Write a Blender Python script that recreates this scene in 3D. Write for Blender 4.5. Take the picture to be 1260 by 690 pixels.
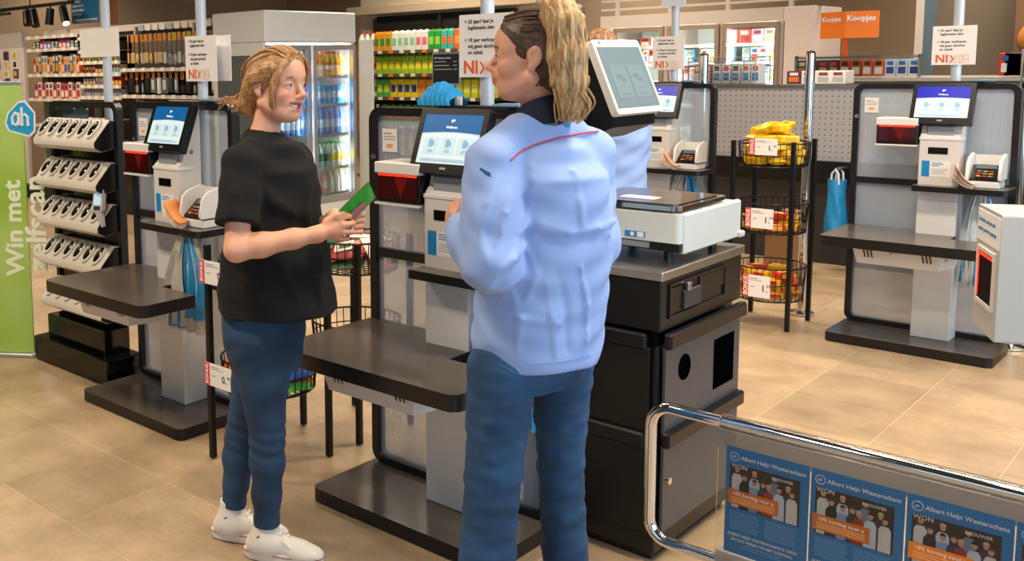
import bpy, bmesh, math, random
import numpy as np
from mathutils import Vector, Matrix
random.seed(7); rng = np.random.default_rng(7)
SC = bpy.context.scene; COL = SC.collection
for o in list(bpy.data.objects): bpy.data.objects.remove(o)
R_ = math.radians
# ---------------------------------------------------------------- camera
F_PX, CX, CY = 1198.18, 365.59, 218.09
YAW, PITCH, ROLL, CAMH = -0.8069, -0.1132, -0.0192, 1.58
def _axes():
    fw = np.array([math.sin(YAW)*math.cos(PITCH), math.cos(YAW)*math.cos(PITCH), math.sin(PITCH)])
    r = np.array([math.cos(YAW), -math.sin(YAW), 0.0]); u = np.cross(r, fw)
    c, s = math.cos(ROLL), math.sin(ROLL)
    return c*r+s*u, -s*r+c*u, fw
CR, CU, CF = _axes()
CAM = np.array([0, 0, CAMH])
cam = bpy.data.cameras.new('camera'); co = bpy.data.objects.new('camera', cam); COL.objects.link(co); SC.camera = co
cam.sensor_width = 36.0; cam.lens = 36.0*F_PX/1260.0
cam.shift_x = (630-CX)/1260.0; cam.shift_y = -(345-CY)/1260.0
cam.clip_start = .05
co.matrix_world = Matrix(((CR[0], CU[0], -CF[0], 0), (CR[1], CU[1], -CF[1], 0), (CR[2], CU[2], -CF[2], CAMH), (0, 0, 0, 1)))
def ray(px, py): return CR*((px-CX)/F_PX)-CU*((py-CY)/F_PX)+CF
def PZ(px, py, z=0.0):
    d = ray(px, py); return Vector(CAM+d*((z-CAMH)/d[2]))
def PY(px, py, Y):
    d = ray(px, py); return Vector(CAM+d*(Y/d[1]))
def PX(px, py, X):
    d = ray(px, py); return Vector(CAM+d*(X/d[0]))
def PD(px, py, dep): return Vector(CAM+ray(px, py)*dep)
def proj(p):
    q = np.array(p)-CAM; z = q@CF
    return CX+F_PX*(q@CR)/z, CY-F_PX*(q@CU)/z, z
# ---------------------------------------------------------------- light and exposure
SC.view_settings.view_transform = 'Standard'; SC.view_settings.look = 'None'
SC.view_settings.gamma = 1.0; SC.view_settings.use_curve_mapping = False
SC.view_settings.exposure = -0.14
W = bpy.data.worlds.new('shop_world'); SC.world = W; W.use_nodes = True
W.node_tree.nodes['Background'].inputs[0].default_value = (.72, .84, 1.0, 1)
W.node_tree.nodes['Background'].inputs[1].default_value = 0.4
def area(name, loc, target, sx, sy, power, col, spread=180):
    l = bpy.data.lights.new(name, 'AREA'); l.shape = 'RECTANGLE'; l.size = sx; l.size_y = sy; l.energy = power; l.color = col
    l.spread = R_(spread)
    o = bpy.data.objects.new(name, l); COL.objects.link(o); o.location = loc
    o.rotation_euler = (Vector(target)-Vector(loc)).to_track_quat('-Z', 'Y').to_euler()
    return o
# daylight entering through the glazed shop front on the right
area('daylight_window', (3.35, 3.2, 1.9), (-3, 3.4, .7), 7.5, 2.6, 250, (.60, .80, 1.0))
area('camera_side_fill', (.2, -2.6, 2.0), (-2.2, 4, .8), 5.0, 2.2, 26, (.72, .86, 1.0))  # unseen frontal fill added on the camera side, no window seen there
# ---------------------------------------------------------------- helpers
def srgb(h):
    if isinstance(h, str):
        h = h.lstrip('#'); c = [int(h[i:i+2], 16)/255 for i in (0, 2, 4)]
    else: c = list(h)
    return tuple(((v/12.92) if v <= .04045 else ((v+.055)/1.055)**2.4) for v in c)+(1.0,)
MATS = {}
def mat(name, col=None, rough=.5, metal=0.0, noise=None, bump=None, emit=0, emit_col=None, spec=None, coat=0, trans=0, ior=1.45, alpha=1, sheen=0, sss=0):
    if name in MATS: return MATS[name]
    m = bpy.data.materials.new(name); m.use_nodes = True; nt = m.node_tree; b = nt.nodes['Principled BSDF']
    c = srgb(col) if col is not None else (.8, .8, .8, 1)
    b.inputs['Base Color'].default_value = c; b.inputs['Roughness'].default_value = rough; b.inputs['Metallic'].default_value = metal
    if spec is not None: b.inputs['Specular IOR Level'].default_value = spec
    if coat: b.inputs['Coat Weight'].default_value = coat
    if trans: b.inputs['Transmission Weight'].default_value = trans
    if sheen: b.inputs['Sheen Weight'].default_value = sheen
    if sss:
        b.inputs['Subsurface Weight'].default_value = sss; b.inputs['Subsurface Radius'].default_value = (.012, .005, .003); b.inputs['Subsurface Scale'].default_value = 1.0
    b.inputs['IOR'].default_value = ior; b.inputs['Alpha'].default_value = alpha
    if emit:
        b.inputs['Emission Color'].default_value = srgb(emit_col) if emit_col is not None else c; b.inputs['Emission Strength'].default_value = emit
    if noise or bump:
        tc = nt.nodes.new('ShaderNodeTexCoord')
    if noise:
        sc, amt = noise
        n = nt.nodes.new('ShaderNodeTexNoise'); n.inputs['Scale'].default_value = sc; n.inputs['Detail'].default_value = 5
        nt.links.new(tc.outputs['Object'], n.inputs['Vector'])
        hs = nt.nodes.new('ShaderNodeMix'); hs.data_type = 'RGBA'
        hs.inputs[6].default_value = tuple(v*(1-amt) for v in c[:3])+(1,); hs.inputs[7].default_value = tuple(min(1, v*(1+amt)) for v in c[:3])+(1,)
        nt.links.new(n.outputs['Fac'], hs.inputs[0]); nt.links.new(hs.outputs[2], b.inputs['Base Color'])
    if bump:
        sc, st = bump
        n2 = nt.nodes.new('ShaderNodeTexNoise'); n2.inputs['Scale'].default_value = sc; n2.inputs['Detail'].default_value = 3
        nt.links.new(tc.outputs['Object'], n2.inputs['Vector'])
        bp = nt.nodes.new('ShaderNodeBump'); bp.inputs['Strength'].default_value = st; bp.inputs['Distance'].default_value = .01
        nt.links.new(n2.outputs['Fac'], bp.inputs['Height']); nt.links.new(bp.outputs[0], b.inputs['Normal'])
    MATS[name] = m; return m
def tag(o, label=None, cat=None, group=None, kind=None):
    if label: o['label'] = label
    if cat: o['category'] = cat
    if group: o['group'] = group
    if kind: o['kind'] = kind
    return o
def empty(name, loc=(0, 0, 0), rz=0, label=None, cat=None, group=None, kind=None, parent=None):
    o = bpy.data.objects.new(name, None); COL.objects.link(o); o.location = loc; o.rotation_euler = (0, 0, rz)
    o.empty_display_size = .05
    if parent: o.parent = parent
    return tag(o, label, cat, group, kind)
def rrect(x0, x1, y0, y1, r, n=5):
    pts = []
    for cx, cy, a0 in ((x1-r, y0+r, -90), (x1-r, y1-r, 0), (x0+r, y1-r, 90), (x0+r, y0+r, 180)):
        for i in range(n+1):
            a = R_(a0+90*i/n); pts.append((cx+r*math.cos(a), cy+r*math.sin(a)))
    return pts
class MB:
    def __init__(s): s.v = []; s.f = []; s.m = []; s.cur = 0; s.M = None
    def add(s, vs, fs):
        b = len(s.v)
        s.v += [tuple(s.M @ Vector(p)) for p in vs] if s.M is not None else [tuple(p) for p in vs]
        for f in fs: s.f.append(tuple(b+i for i in f)); s.m.append(s.cur)
        return s
    def box(s, x0, x1, y0, y1, z0, z1, b=0.0):
        if b <= 0:
            vs = [(x, y, z) for z in (z0, z1) for y in (y0, y1) for x in (x0, x1)]
            return s.add(vs, [(0, 2, 3, 1), (4, 5, 7, 6), (0, 1, 5, 4), (2, 6, 7, 3), (0, 4, 6, 2), (1, 3, 7, 5)])
        X = (x0, x1); Y = (y0, y1); Z = (z0, z1); vs = []; ix = {}
        for i in (0, 1):
            for j in (0, 1):
                for k in (0, 1):
                    sx, sy, sz = (1, -1)[i]*b, (1, -1)[j]*b, (1, -1)[k]*b
                    ix[i, j, k] = len(vs)
                    vs += [(X[i], Y[j]+sy, Z[k]+sz), (X[i]+sx, Y[j], Z[k]+sz), (X[i]+sx, Y[j]+sy, Z[k])]
        fs = []
        for i in (0, 1):
            q = [ix[i, 0, 0], ix[i, 1, 0], ix[i, 1, 1], ix[i, 0, 1]]; fs.append(q if i else q[::-1])
            q = [ix[0, i, 0]+1, ix[1, i, 0]+1, ix[1, i, 1]+1, ix[0, i, 1]+1]; fs.append(q[::-1] if i else q)
            q = [ix[0, 0, i]+2, ix[1, 0, i]+2, ix[1, 1, i]+2, ix[0, 1, i]+2]; fs.append(q if i else q[::-1])
        for i in (0, 1):
            for j in (0, 1):
                e = [ix[i, j, 0], ix[i, j, 0]+1, ix[i, j, 1]+1, ix[i, j, 1]]; fs.append(e if i != j else e[::-1])
                e = [ix[i, 0, j], ix[i, 0, j]+2, ix[i, 1, j]+2, ix[i, 1, j]]; fs.append(e[::-1] if i != j else e)
                e = [ix[0, i, j]+1, ix[0, i, j]+2, ix[1, i, j]+2, ix[1, i, j]+1]; fs.append(e if i != j else e[::-1])
                for k in (0, 1):
                    t = [ix[i, j, k], ix[i, j, k]+1, ix[i, j, k]+2]; fs.append(t if (i+j+k) % 2 == 1 else t[::-1])
        return s.add(vs, fs)
    def prism(s, poly, a0, a1, axis='z', topmat=None):
        n = len(poly)
        def P(p, a):
            return {'z': (p[0], p[1], a), 'y': (p[0], a, p[1]), 'x': (a, p[0], p[1])}[axis]
        vs = [P(p, a0) for p in poly]+[P(p, a1) for p in poly]
        fs = [tuple(range(n))[::-1], tuple(range(n, 2*n))]+[(i, (i+1) % n, n+(i+1) % n, n+i) for i in range(n)]
        if axis == 'y': fs = [f[::-1] for f in fs]
        s.add(vs, fs)
        if topmat is not None: s.m[len(s.m)-len(fs)+1] = topmat
        return s
    def ring(s, outer, inner, a0, a1, axis='y'):
        n = len(outer)
        def P(p, a): return {'z': (p[0], p[1], a), 'y': (p[0], a, p[1]), 'x': (a, p[0], p[1])}[axis]
        vs = [P(p, a0) for p in outer]+[P(p, a0) for p in inner]+[P(p, a1) for p in outer]+[P(p, a1) for p in inner]
        fs = []
        for i in range(n):
            j = (i+1) % n
            fs += [(i, j, n+j, n+i), (2*n+i, 3*n+i, 3*n+j, 2*n+j), (i, 2*n+i, 2*n+j, j), (n+i, n+j, 3*n+j, 3*n+i)]
        if axis != 'y': fs = [f[::-1] for f in fs]
        return s.add(vs, fs)
    def tube(s, pts, r, n=8, closed=False, caps=True):
        P = [Vector(p) for p in pts]; N = len(P); rs = r if isinstance(r, (list, tuple)) else [r]*N
        T = []
        for i in range(N):
            a = P[(i-1) % N] if (closed or i > 0) else P[i]; b = P[(i+1) % N] if (closed or i < N-1) else P[i]
            t = (b-a); T.append(t.normalized() if t.length > 1e-9 else Vector((0, 0, 1)))
        u = T[0].orthogonal().normalized(); vs = []
        for i in range(N):
            u = (u-T[i]*u.dot(T[i])); u = u.normalized() if u.length > 1e-6 else T[i].orthogonal().normalized()
            w = T[i].cross(u)
            for k in range(n):
                a = 2*math.pi*k/n; vs.append(P[i]+(u*math.cos(a)+w*math.sin(a))*rs[i])
        fs = []
        for i in range(N if closed else N-1):
            j = (i+1) % N
            for k in range(n): fs.append((i*n+k, i*n+(k+1) % n, j*n+(k+1) % n, j*n+k))
        if not closed and caps: fs += [tuple(range(n))[::-1], tuple((N-1)*n+k for k in range(n))]
        return s.add(vs, fs)
    def cyl(s, p0, p1, r, n=12): return s.tube([p0, p1], r, n)
    def lathe(s, prof, n=14, c=(0, 0, 0)):
        vs = []; fs = []
        for r, z in prof:
            for k in range(n):
                a = 2*math.pi*k/n; vs.append((c[0]+r*math.cos(a), c[1]+r*math.sin(a), c[2]+z))
        for i in range(len(prof)-1):
            for k in range(n): fs.append((i*n+k, i*n+(k+1) % n, (i+1)*n+(k+1) % n, (i+1)*n+k))
        fs += [tuple(range(n))[::-1], tuple((len(prof)-1)*n+k for k in range(n))]
        return s.add(vs, fs)
    def ball(s, c, rx, ry, rz, n=10, m=7):
        vs = []; fs = []
        for i in range(m+1):
            t = math.pi*i/m
            for k in range(n):
                a = 2*math.pi*k/n; vs.append((c[0]+rx*math.sin(t)*math.cos(a), c[1]+ry*math.sin(t)*math.sin(a), c[2]+rz*math.cos(t)))
        for i in range(m):
            for k in range(n): fs.append((i*n+k, (i+1)*n+k, (i+1)*n+(k+1) % n, i*n+(k+1) % n))
        return s.add(vs, fs)
    def grid(s, fn, nu, nv, closed_u=False):
        vs = [fn(i/(nu if closed_u else nu-1), j/(nv-1)) for j in range(nv) for i in range(nu)]; fs = []
        for j in range(nv-1):
            for i in range(nu if closed_u else nu-1):
                k = (i+1) % nu; fs.append((j*nu+i, j*nu+k, (j+1)*nu+k, (j+1)*nu+i))
        return s.add(vs, fs)
    def mesh(s, name, mats, smooth=False, angle=38):
        me = bpy.data.meshes.new(name); me.from_pydata(s.v, [], s.f)
        if not isinstance(mats, (list, tuple)): mats = [mats]
        for m in mats: me.materials.append(m)
        if len(mats) > 1: me.polygons.foreach_set('material_index', s.m)
        if smooth:
            me.polygons.foreach_set('use_smooth', [True]*len(me.polygons))
            try: me.set_sharp_from_angle(angle=R_(angle))
            except Exception: pass
        me.update(); return me
    def build(s, name, mats, parent=None, smooth=False, angle=38, loc=None, **kw):
        return place(name, s.mesh(name, mats, smooth, angle), parent, loc, **kw)
def place(name, me, parent=None, loc=None, label=None, cat=None, group=None, kind=None, rot=None, scale=None):
    o = bpy.data.objects.new(name, me); COL.objects.link(o)
    if parent: o.parent = parent
    if loc is not None: o.location = loc
    if rot is not None: o.rotation_euler = rot
    if scale is not None: o.scale = scale
    return tag(o, label, cat, group, kind)
KIDS = {}
def copy_tree(o, parent=None):
    c = o.copy(); COL.objects.link(c)
    if parent: c.parent = parent
    for ch in list(o.children): copy_tree(ch, c)
    return c
TXT = {}
def text_mesh(s, size, ex=.0004, align='LEFT', spacing=1.0, bold=0.0):
    k = (s, size, align, spacing, bold)
    if k in TXT: return TXT[k]
    cu = bpy.data.curves.new('lettering', 'FONT'); cu.body = s; cu.size = size; cu.extrude = ex; cu.align_x = align; cu.align_y = 'CENTER'
    cu.space_character = spacing; cu.offset = bold; cu.resolution_u = 2
    o = bpy.data.objects.new('lettering', cu); COL.objects.link(o)
    me = bpy.data.meshes.new_from_object(o.evaluated_get(bpy.context.evaluated_depsgraph_get()))
    bpy.data.objects.remove(o); TXT[k] = me; return me
def text(s, size, m, parent, loc, rot=(R_(90), 0, 0), align='LEFT', spacing=1.0, bold=0.0, name='lettering'):
    me = text_mesh(s, size, align=align, spacing=spacing, bold=bold)
    if not me.materials: me.materials.append(m)
    elif me.materials[0] != m:
        me = me.copy(); me.materials[0] = m
    return place(name, me, parent, loc, rot=rot)
# ---------------------------------------------------------------- materials
BLACK = mat('black_powder_coat', '#17171a', .38, noise=(30, .12), spec=.5)
BLACKP = mat('black_plastic', '#0c0c0e', .3, spec=.5)
BLACKG = mat('black_gloss', '#08080a', .12, spec=.6)
TABLE = mat('dark_edge_laminate', '#161413', .35, spec=.5)
TTOP = mat('laminate_reflect_tone', '#4f4842', .2, noise=(10, .12), spec=.55)  # dark laminate tops lightened in colour to carry the reflected surroundings
WHITE = mat('white_painted_steel', '#d3cfca', .42, noise=(6, .04))
WHITEP = mat('white_plastic', '#dddbd7', .33)
CREAM = mat('cream_plastic', '#d9d3c6', .4, noise=(20, .04))
GREYP = mat('grey_plastic', '#8d9299', .4)
DKGREY = mat('dark_grey_panel', '#33343a', .42, noise=(18, .1))
STEEL = mat('brushed_steel', '#b9bcc0', .28, 1.0, noise=(40, .08))
CHROME = mat('polished_chrome', '#e8e6e2', .07, 1.0)
ALU = mat('satin_aluminium', '#b8bec4', .36, .85, noise=(20, .05))
POLE = mat('white_grey_pole', '#c3ccd4', .3, .15)
BLUE = mat('shop_blue', '#1284c4', .45)
PAPER = mat('white_paper', '#e9e6e3', .7)
INK = mat('dark_ink', '#2a2a2c', .7)
ORANGE = mat('orange_print', '#e0622a', .6)
ORANGEL = mat('pale_orange_print', '#e9a877', .6)
REDTAG = mat('red_print', '#d8413f', .6)
WIRE = mat('black_wire', '#121214', .35, .3)
def polycarb(name, tint, mixf):
    m = bpy.data.materials.new(name); m.use_nodes = True; nt = m.node_tree; nt.nodes.clear()
    out = nt.nodes.new('ShaderNodeOutputMaterial'); tr = nt.nodes.new('ShaderNodeBsdfTransparent'); pb = nt.nodes.new('ShaderNodeBsdfPrincipled')
    tr.inputs[0].default_value = (*tint, 1); pb.inputs['Base Color'].default_value = (.52, .58, .66, 1); pb.inputs['Roughness'].default_value = .25
    tc = nt.nodes.new('ShaderNodeTexCoord'); wv = nt.nodes.new('ShaderNodeTexWave'); wv.inputs['Scale'].default_value = 34; wv.bands_direction = 'X'; wv.inputs['Distortion'].default_value = .3
    nt.links.new(tc.outputs['Object'], wv.inputs['Vector'])
    mr = nt.nodes.new('ShaderNodeMapRange'); mr.inputs['To Min'].default_value = mixf-.05; mr.inputs['To Max'].default_value = mixf+.05
    nt.links.new(wv.outputs['Fac'], mr.inputs['Value'])
    bp = nt.nodes.new('ShaderNodeBump'); bp.inputs['Strength'].default_value = .18; bp.inputs['Distance'].default_value = .006
    nt.links.new(wv.outputs['Fac'], bp.inputs['Height']); nt.links.new(bp.outputs[0], pb.inputs['Normal'])
    mx = nt.nodes.new('ShaderNodeMixShader'); nt.links.new(mr.outputs[0], mx.inputs[0]); nt.links.new(tr.outputs[0], mx.inputs[1]); nt.links.new(pb.outputs[0], mx.inputs[2])
    nt.links.new(mx.outputs[0], out.inputs[0]); MATS[name] = m; return m
POLYC = polycarb('ribbed_polycarbonate', (.92, .95, .98), .42)
def glassmat(name, tint, refl):
    m = bpy.data.materials.new(name); m.use_nodes = True; nt = m.node_tree; nt.nodes.clear()
    out = nt.nodes.new('ShaderNodeOutputMaterial'); tr = nt.nodes.new('ShaderNodeBsdfTransparent'); gl = nt.nodes.new('ShaderNodeBsdfGlossy')
    tr.inputs[0].default_value = (*tint, 1); gl.inputs['Roughness'].default_value = .03
    fr = nt.nodes.new('ShaderNodeFresnel'); fr.inputs[0].default_value = 1.45
    ml = nt.nodes.new('ShaderNodeMath'); ml.operation = 'MULTIPLY_ADD'; ml.inputs[1].default_value = refl; ml.inputs[2].default_value = .01
    nt.links.new(fr.outputs[0], ml.inputs[0])
    mx = nt.nodes.new('ShaderNodeMixShader'); nt.links.new(ml.outputs[0], mx.inputs[0]); nt.links.new(tr.outputs[0], mx.inputs[1]); nt.links.new(gl.outputs[0], mx.inputs[2])
    nt.links.new(mx.outputs[0], out.inputs[0]); MATS[name] = m; return m
GLASS = glassmat('clear_glass', (.95, .97, .97), .8)
PLEXI = glassmat('clear_acrylic', (.93, .95, .96), .6)
def floor_mat(name, bricks):
    m = bpy.data.materials.new(name); m.use_nodes = True; nt = m.node_tree; b = nt.nodes['Principled BSDF']
    b.inputs['Roughness'].default_value = .34; b.inputs['Specular IOR Level'].default_value = .45
    geo = nt.nodes.new('ShaderNodeNewGeometry')
    n1 = nt.nodes.new('ShaderNodeTexNoise'); n1.inputs['Scale'].default_value = 3.2; n1.inputs['Detail'].default_value = 8; n1.inputs['Roughness'].default_value = .65
    nt.links.new(geo.outputs['Position'], n1.inputs['Vector'])
    n2 = nt.nodes.new('ShaderNodeTexNoise'); n2.inputs['Scale'].default_value = 45; n2.inputs['Detail'].default_value = 4
    nt.links.new(geo.outputs['Position'], n2.inputs['Vector'])
    cr = nt.nodes.new('ShaderNodeValToRGB'); cr.color_ramp.elements[0].position = .3; cr.color_ramp.elements[1].position = .72
    cr.color_ramp.elements[0].color = srgb('#917b61'); cr.color_ramp.elements[1].color = srgb('#b9a181')
    nt.links.new(n1.outputs['Fac'], cr.inputs[0])
    mx = nt.nodes.new('ShaderNodeMix'); mx.data_type = 'RGBA'; mx.blend_type = 'OVERLAY'; mx.inputs[0].default_value = .18
    nt.links.new(cr.outputs[0], mx.inputs[6]); nt.links.new(n2.outputs['Color'], mx.inputs[7])
    oi = nt.nodes.new('ShaderNodeObjectInfo'); mr = nt.nodes.new('ShaderNodeMapRange'); mr.inputs['To Min'].default_value = .88; mr.inputs['To Max'].default_value = 1.08
    nt.links.new(oi.outputs['Random'], mr.inputs['Value'])
    hv = nt.nodes.new('ShaderNodeHueSaturation'); nt.links.new(mx.outputs[2], hv.inputs['Color']); nt.links.new(mr.outputs[0], hv.inputs['Value'])
    last = hv.outputs[0]
    nt.links.new(last, b.inputs['Base Color'])
    bp = nt.nodes.new('ShaderNodeBump'); bp.inputs['Strength'].default_value = .04; nt.links.new(n2.outputs['Fac'], bp.inputs['Height']); nt.links.new(bp.outputs[0], b.inputs['Normal'])
    rr = nt.nodes.new('ShaderNodeMapRange'); rr.inputs['To Min'].default_value = .26; rr.inputs['To Max'].default_value = .46; nt.links.new(n1.outputs['Fac'], rr.inputs['Value']); nt.links.new(rr.outputs[0], b.inputs['Roughness'])
    MATS[name] = m; return m
TILE = floor_mat('beige_stone_tile', False)
GROUT = mat('pale_grout', '#c4b49a', .8)
# ---------------------------------------------------------------- floor, walls, ceiling
fl = MB().box(-15, 4, -3, 16, -.12, -.0012).build('floor', GROUT, kind='structure')
TS = .4475; TX0, TY0 = -1.612, 1.663
cand = []
for i in range(-32, 13):
    for j in range(-11, 33):
        cx_, cy_ = TX0+(i+.5)*TS, TY0+(j+.5)*TS
        if not (-15 < cx_ < 4 and -3 < cy_ < 16): continue
        px, py, dz = proj((cx_, cy_, 0))
        seen = dz > .6 and -60 < px < 1320 and 150 < py < 760
        cand.append((0 if seen else 1, dz if dz > 0 else 99, i, j))
cand.sort()
tme = MB().box(-TS/2+.0016, TS/2-.0016, -TS/2+.0016, TS/2-.0016, -.003, 0, .0005).mesh('tile', TILE)
near = set()
for s_, dz, i, j in cand[:290]:
    near.add((i, j)); place('tile', tme, fl, (TX0+(i+.5)*TS, TY0+(j+.5)*TS, 0))
rest = MB()
for s_, dz, i, j in cand[290:]:
    x, y = TX0+(i+.5)*TS, TY0+(j+.5)*TS; rest.box(x-TS/2+.0016, x+TS/2-.0016, y-TS/2+.0016, y+TS/2-.0016, -.004, 0)
rest.build('floor_tiles', TILE, fl, kind='stuff')
WALLM = mat('taupe_wall_paint', '#927f6a', .85, noise=(2, .05))
CEILM = mat('dark_ceiling_paint', '#4a4038', .9)
MB().box(-15, 4, 12.4, 12.55, 0, 3.6).build('wall_back', WALLM, kind='structure')
MB().box(-13.3, -13.15, -3, 12.4, 0, 3.6).build('wall_left', WALLM, kind='structure')
MB().box(-15, 4, -3, 16, 3.6, 3.7).build('ceiling', CEILM, kind='structure')
wr = MB().box(3.9, 4.05, -3, 16, 2.9, 3.6).box(3.9, 4.05, -3, 16, -.004, .25).box(3.9, 4.05, 7.5, 16, .25, 2.9)
for y in (-2.9, -.4, 2.1, 4.8, 7.4): wr.box(3.92, 4.02, y-.05, y+.05, .25, 2.9)
wr.build('wall_right', WALLM, kind='structure')
wf = MB().box(-15, -5, -3.1, -2.95, 0, 3.6).box(-5, 4, -3.1, -2.95, 3.0, 3.6)
wf.build('wall_front', WALLM, kind='structure')
# ceiling lamps (above the frame): warm shop lighting, plus added wall washers
LAMP = mat('lamp_diffuser', '#fff1dc', .5, emit=3.0, emit_col='#ffe3bd')
def ceiling_lamp(x, y, power, sx=1.2, sy=.25, col=(1.0, .83, .64), spread=140):
    e = empty('ceiling_light', (x, y, 3.45), 0, 'long warm white ceiling light above the shop, out of view', 'light', 'ceiling lights out of the picture')
    MB().box(-sx/2-.02, sx/2+.02, -sy/2-.02, sy/2+.02, .01, .12, .01).build('housing', WHITE, e)
    MB().box(-sx/2, sx/2, -sy/2, sy/2, 0, .012).build('diffuser', LAMP, e)
    a = area('lamp', (x, y, 3.43), (x, y, 0), sx, sy, power, col, spread)
    a.parent = e; a.location = (0, 0, -.02); a.rotation_euler = (0, 0, 0)
for x, y, p in ((-4.6, .9, 62), (-2.4, .6, 62), (-.4, 2.6, 70), (-3.9, 4.1, 60), (-1.2, 4.4, 75), (-6.6, 2.6, 70), (-.2, 6.4, 65), (-2.6, 6.9, 60), (-6.0, 7.3, 70), (-9.6, 4.8, 80), (-5.2, 9.0, 80), (-1.6, 9.6, 70), (-2.0, 11.4, 55), (-6.0, 11.4, 60), (-10.0, 10.6, 50), (-12.0, 7.6, 45), (-12.0, 4.4, 50)):  # those near the back and left walls are added to brighten the walls
    ceiling_lamp(x, y, p)
# ---------------------------------------------------------------- self checkout kiosks
SCR_W = mat('screen_pale', '#c3d8e2', .35, emit=.36, emit_col='#d2e8f2')
SCR_B = mat('screen_blue', '#04548f', .3, emit=.26, emit_col='#0678c4')
SCR_B2 = mat('screen_deep_blue', '#0d189a', .3, emit=.42, emit_col='#0c1fc8')
SCR_C = mat('screen_card', '#b9d4e0', .4, emit=.35, emit_col='#b9d8e6')
SCR_L = mat('screen_line', '#7fb2cf', .4, emit=.2, emit_col='#7fb2cf')
SCR_T = mat('screen_white', '#ffffff', .4, emit=.6, emit_col='#ffffff')
REDGL = mat('red_scanner_glass', '#3a0507', .08, spec=.6, coat=.5)
REDLT = mat('red_scan_light', '#ff2a1a', .4, emit=3.0, emit_col='#ff2412')
def screen_ui(root_tilt, w, h, blue, y):
    """display face, header, cards; local frame: x right, z up the panel, facing -y"""
    d = MB().box(-w/2, w/2, y, y+.004, 0, h).build('display', SCR_W, root_tilt)
    n = 18; pts = [(-w/2, h)]; top = []
    low = [(-w/2+w*i/n, h*.61+math.sin(math.pi*i/n)*h*.035) for i in range(n+1)]
    MB().prism([(p[0], p[1]) for p in low]+[(w/2, h), (-w/2, h)], y-.0012, y-.0002, 'y').build('header', blue, d)
    for k in (-1, 0, 1):
        cx = k*w*.29
        MB().prism(rrect(cx-w*.125, cx+w*.125, h*.2, h*.53, .006, 3), y-.0012, y-.0002, 'y').build('card', SCR_C, d)
        g = MB().prism(rrect(cx-w*.045, cx+w*.02, h*.33, h*.49, .004, 3), y-.002, y-.0012, 'y').prism(rrect(cx+w*.0, cx+w*.05, h*.36, h*.45, .003, 3), y-.0025, y-.0015, 'y')
        g.box(cx-w*.05, cx+w*.05, y-.002, y-.0012, h*.235, h*.25).box(cx-w*.035, cx+w*.035, y-.002, y-.0012, h*.265, h*.28); g.build('icon', SCR_L, d)
    g = MB().box(-w*.42, w*.42, y-.002, y-.0012, h*.055, h*.07).box(-w*.42, w*.3, y-.002, y-.0012, h*.09, h*.1); g.build('footer_lines', SCR_L, d)
    text('Welkom', h*.075, SCR_T, d, (0, y-.002, h*.735), align='CENTER')
    MB().prism([(-.006, h*.84), (.002, h*.84), (.002, h*.865), (.008, h*.865), (.008, h*.89), (-.006, h*.89)], y-.002, y-.0012, 'y').build('logo_mark', SCR_T, d)
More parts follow.
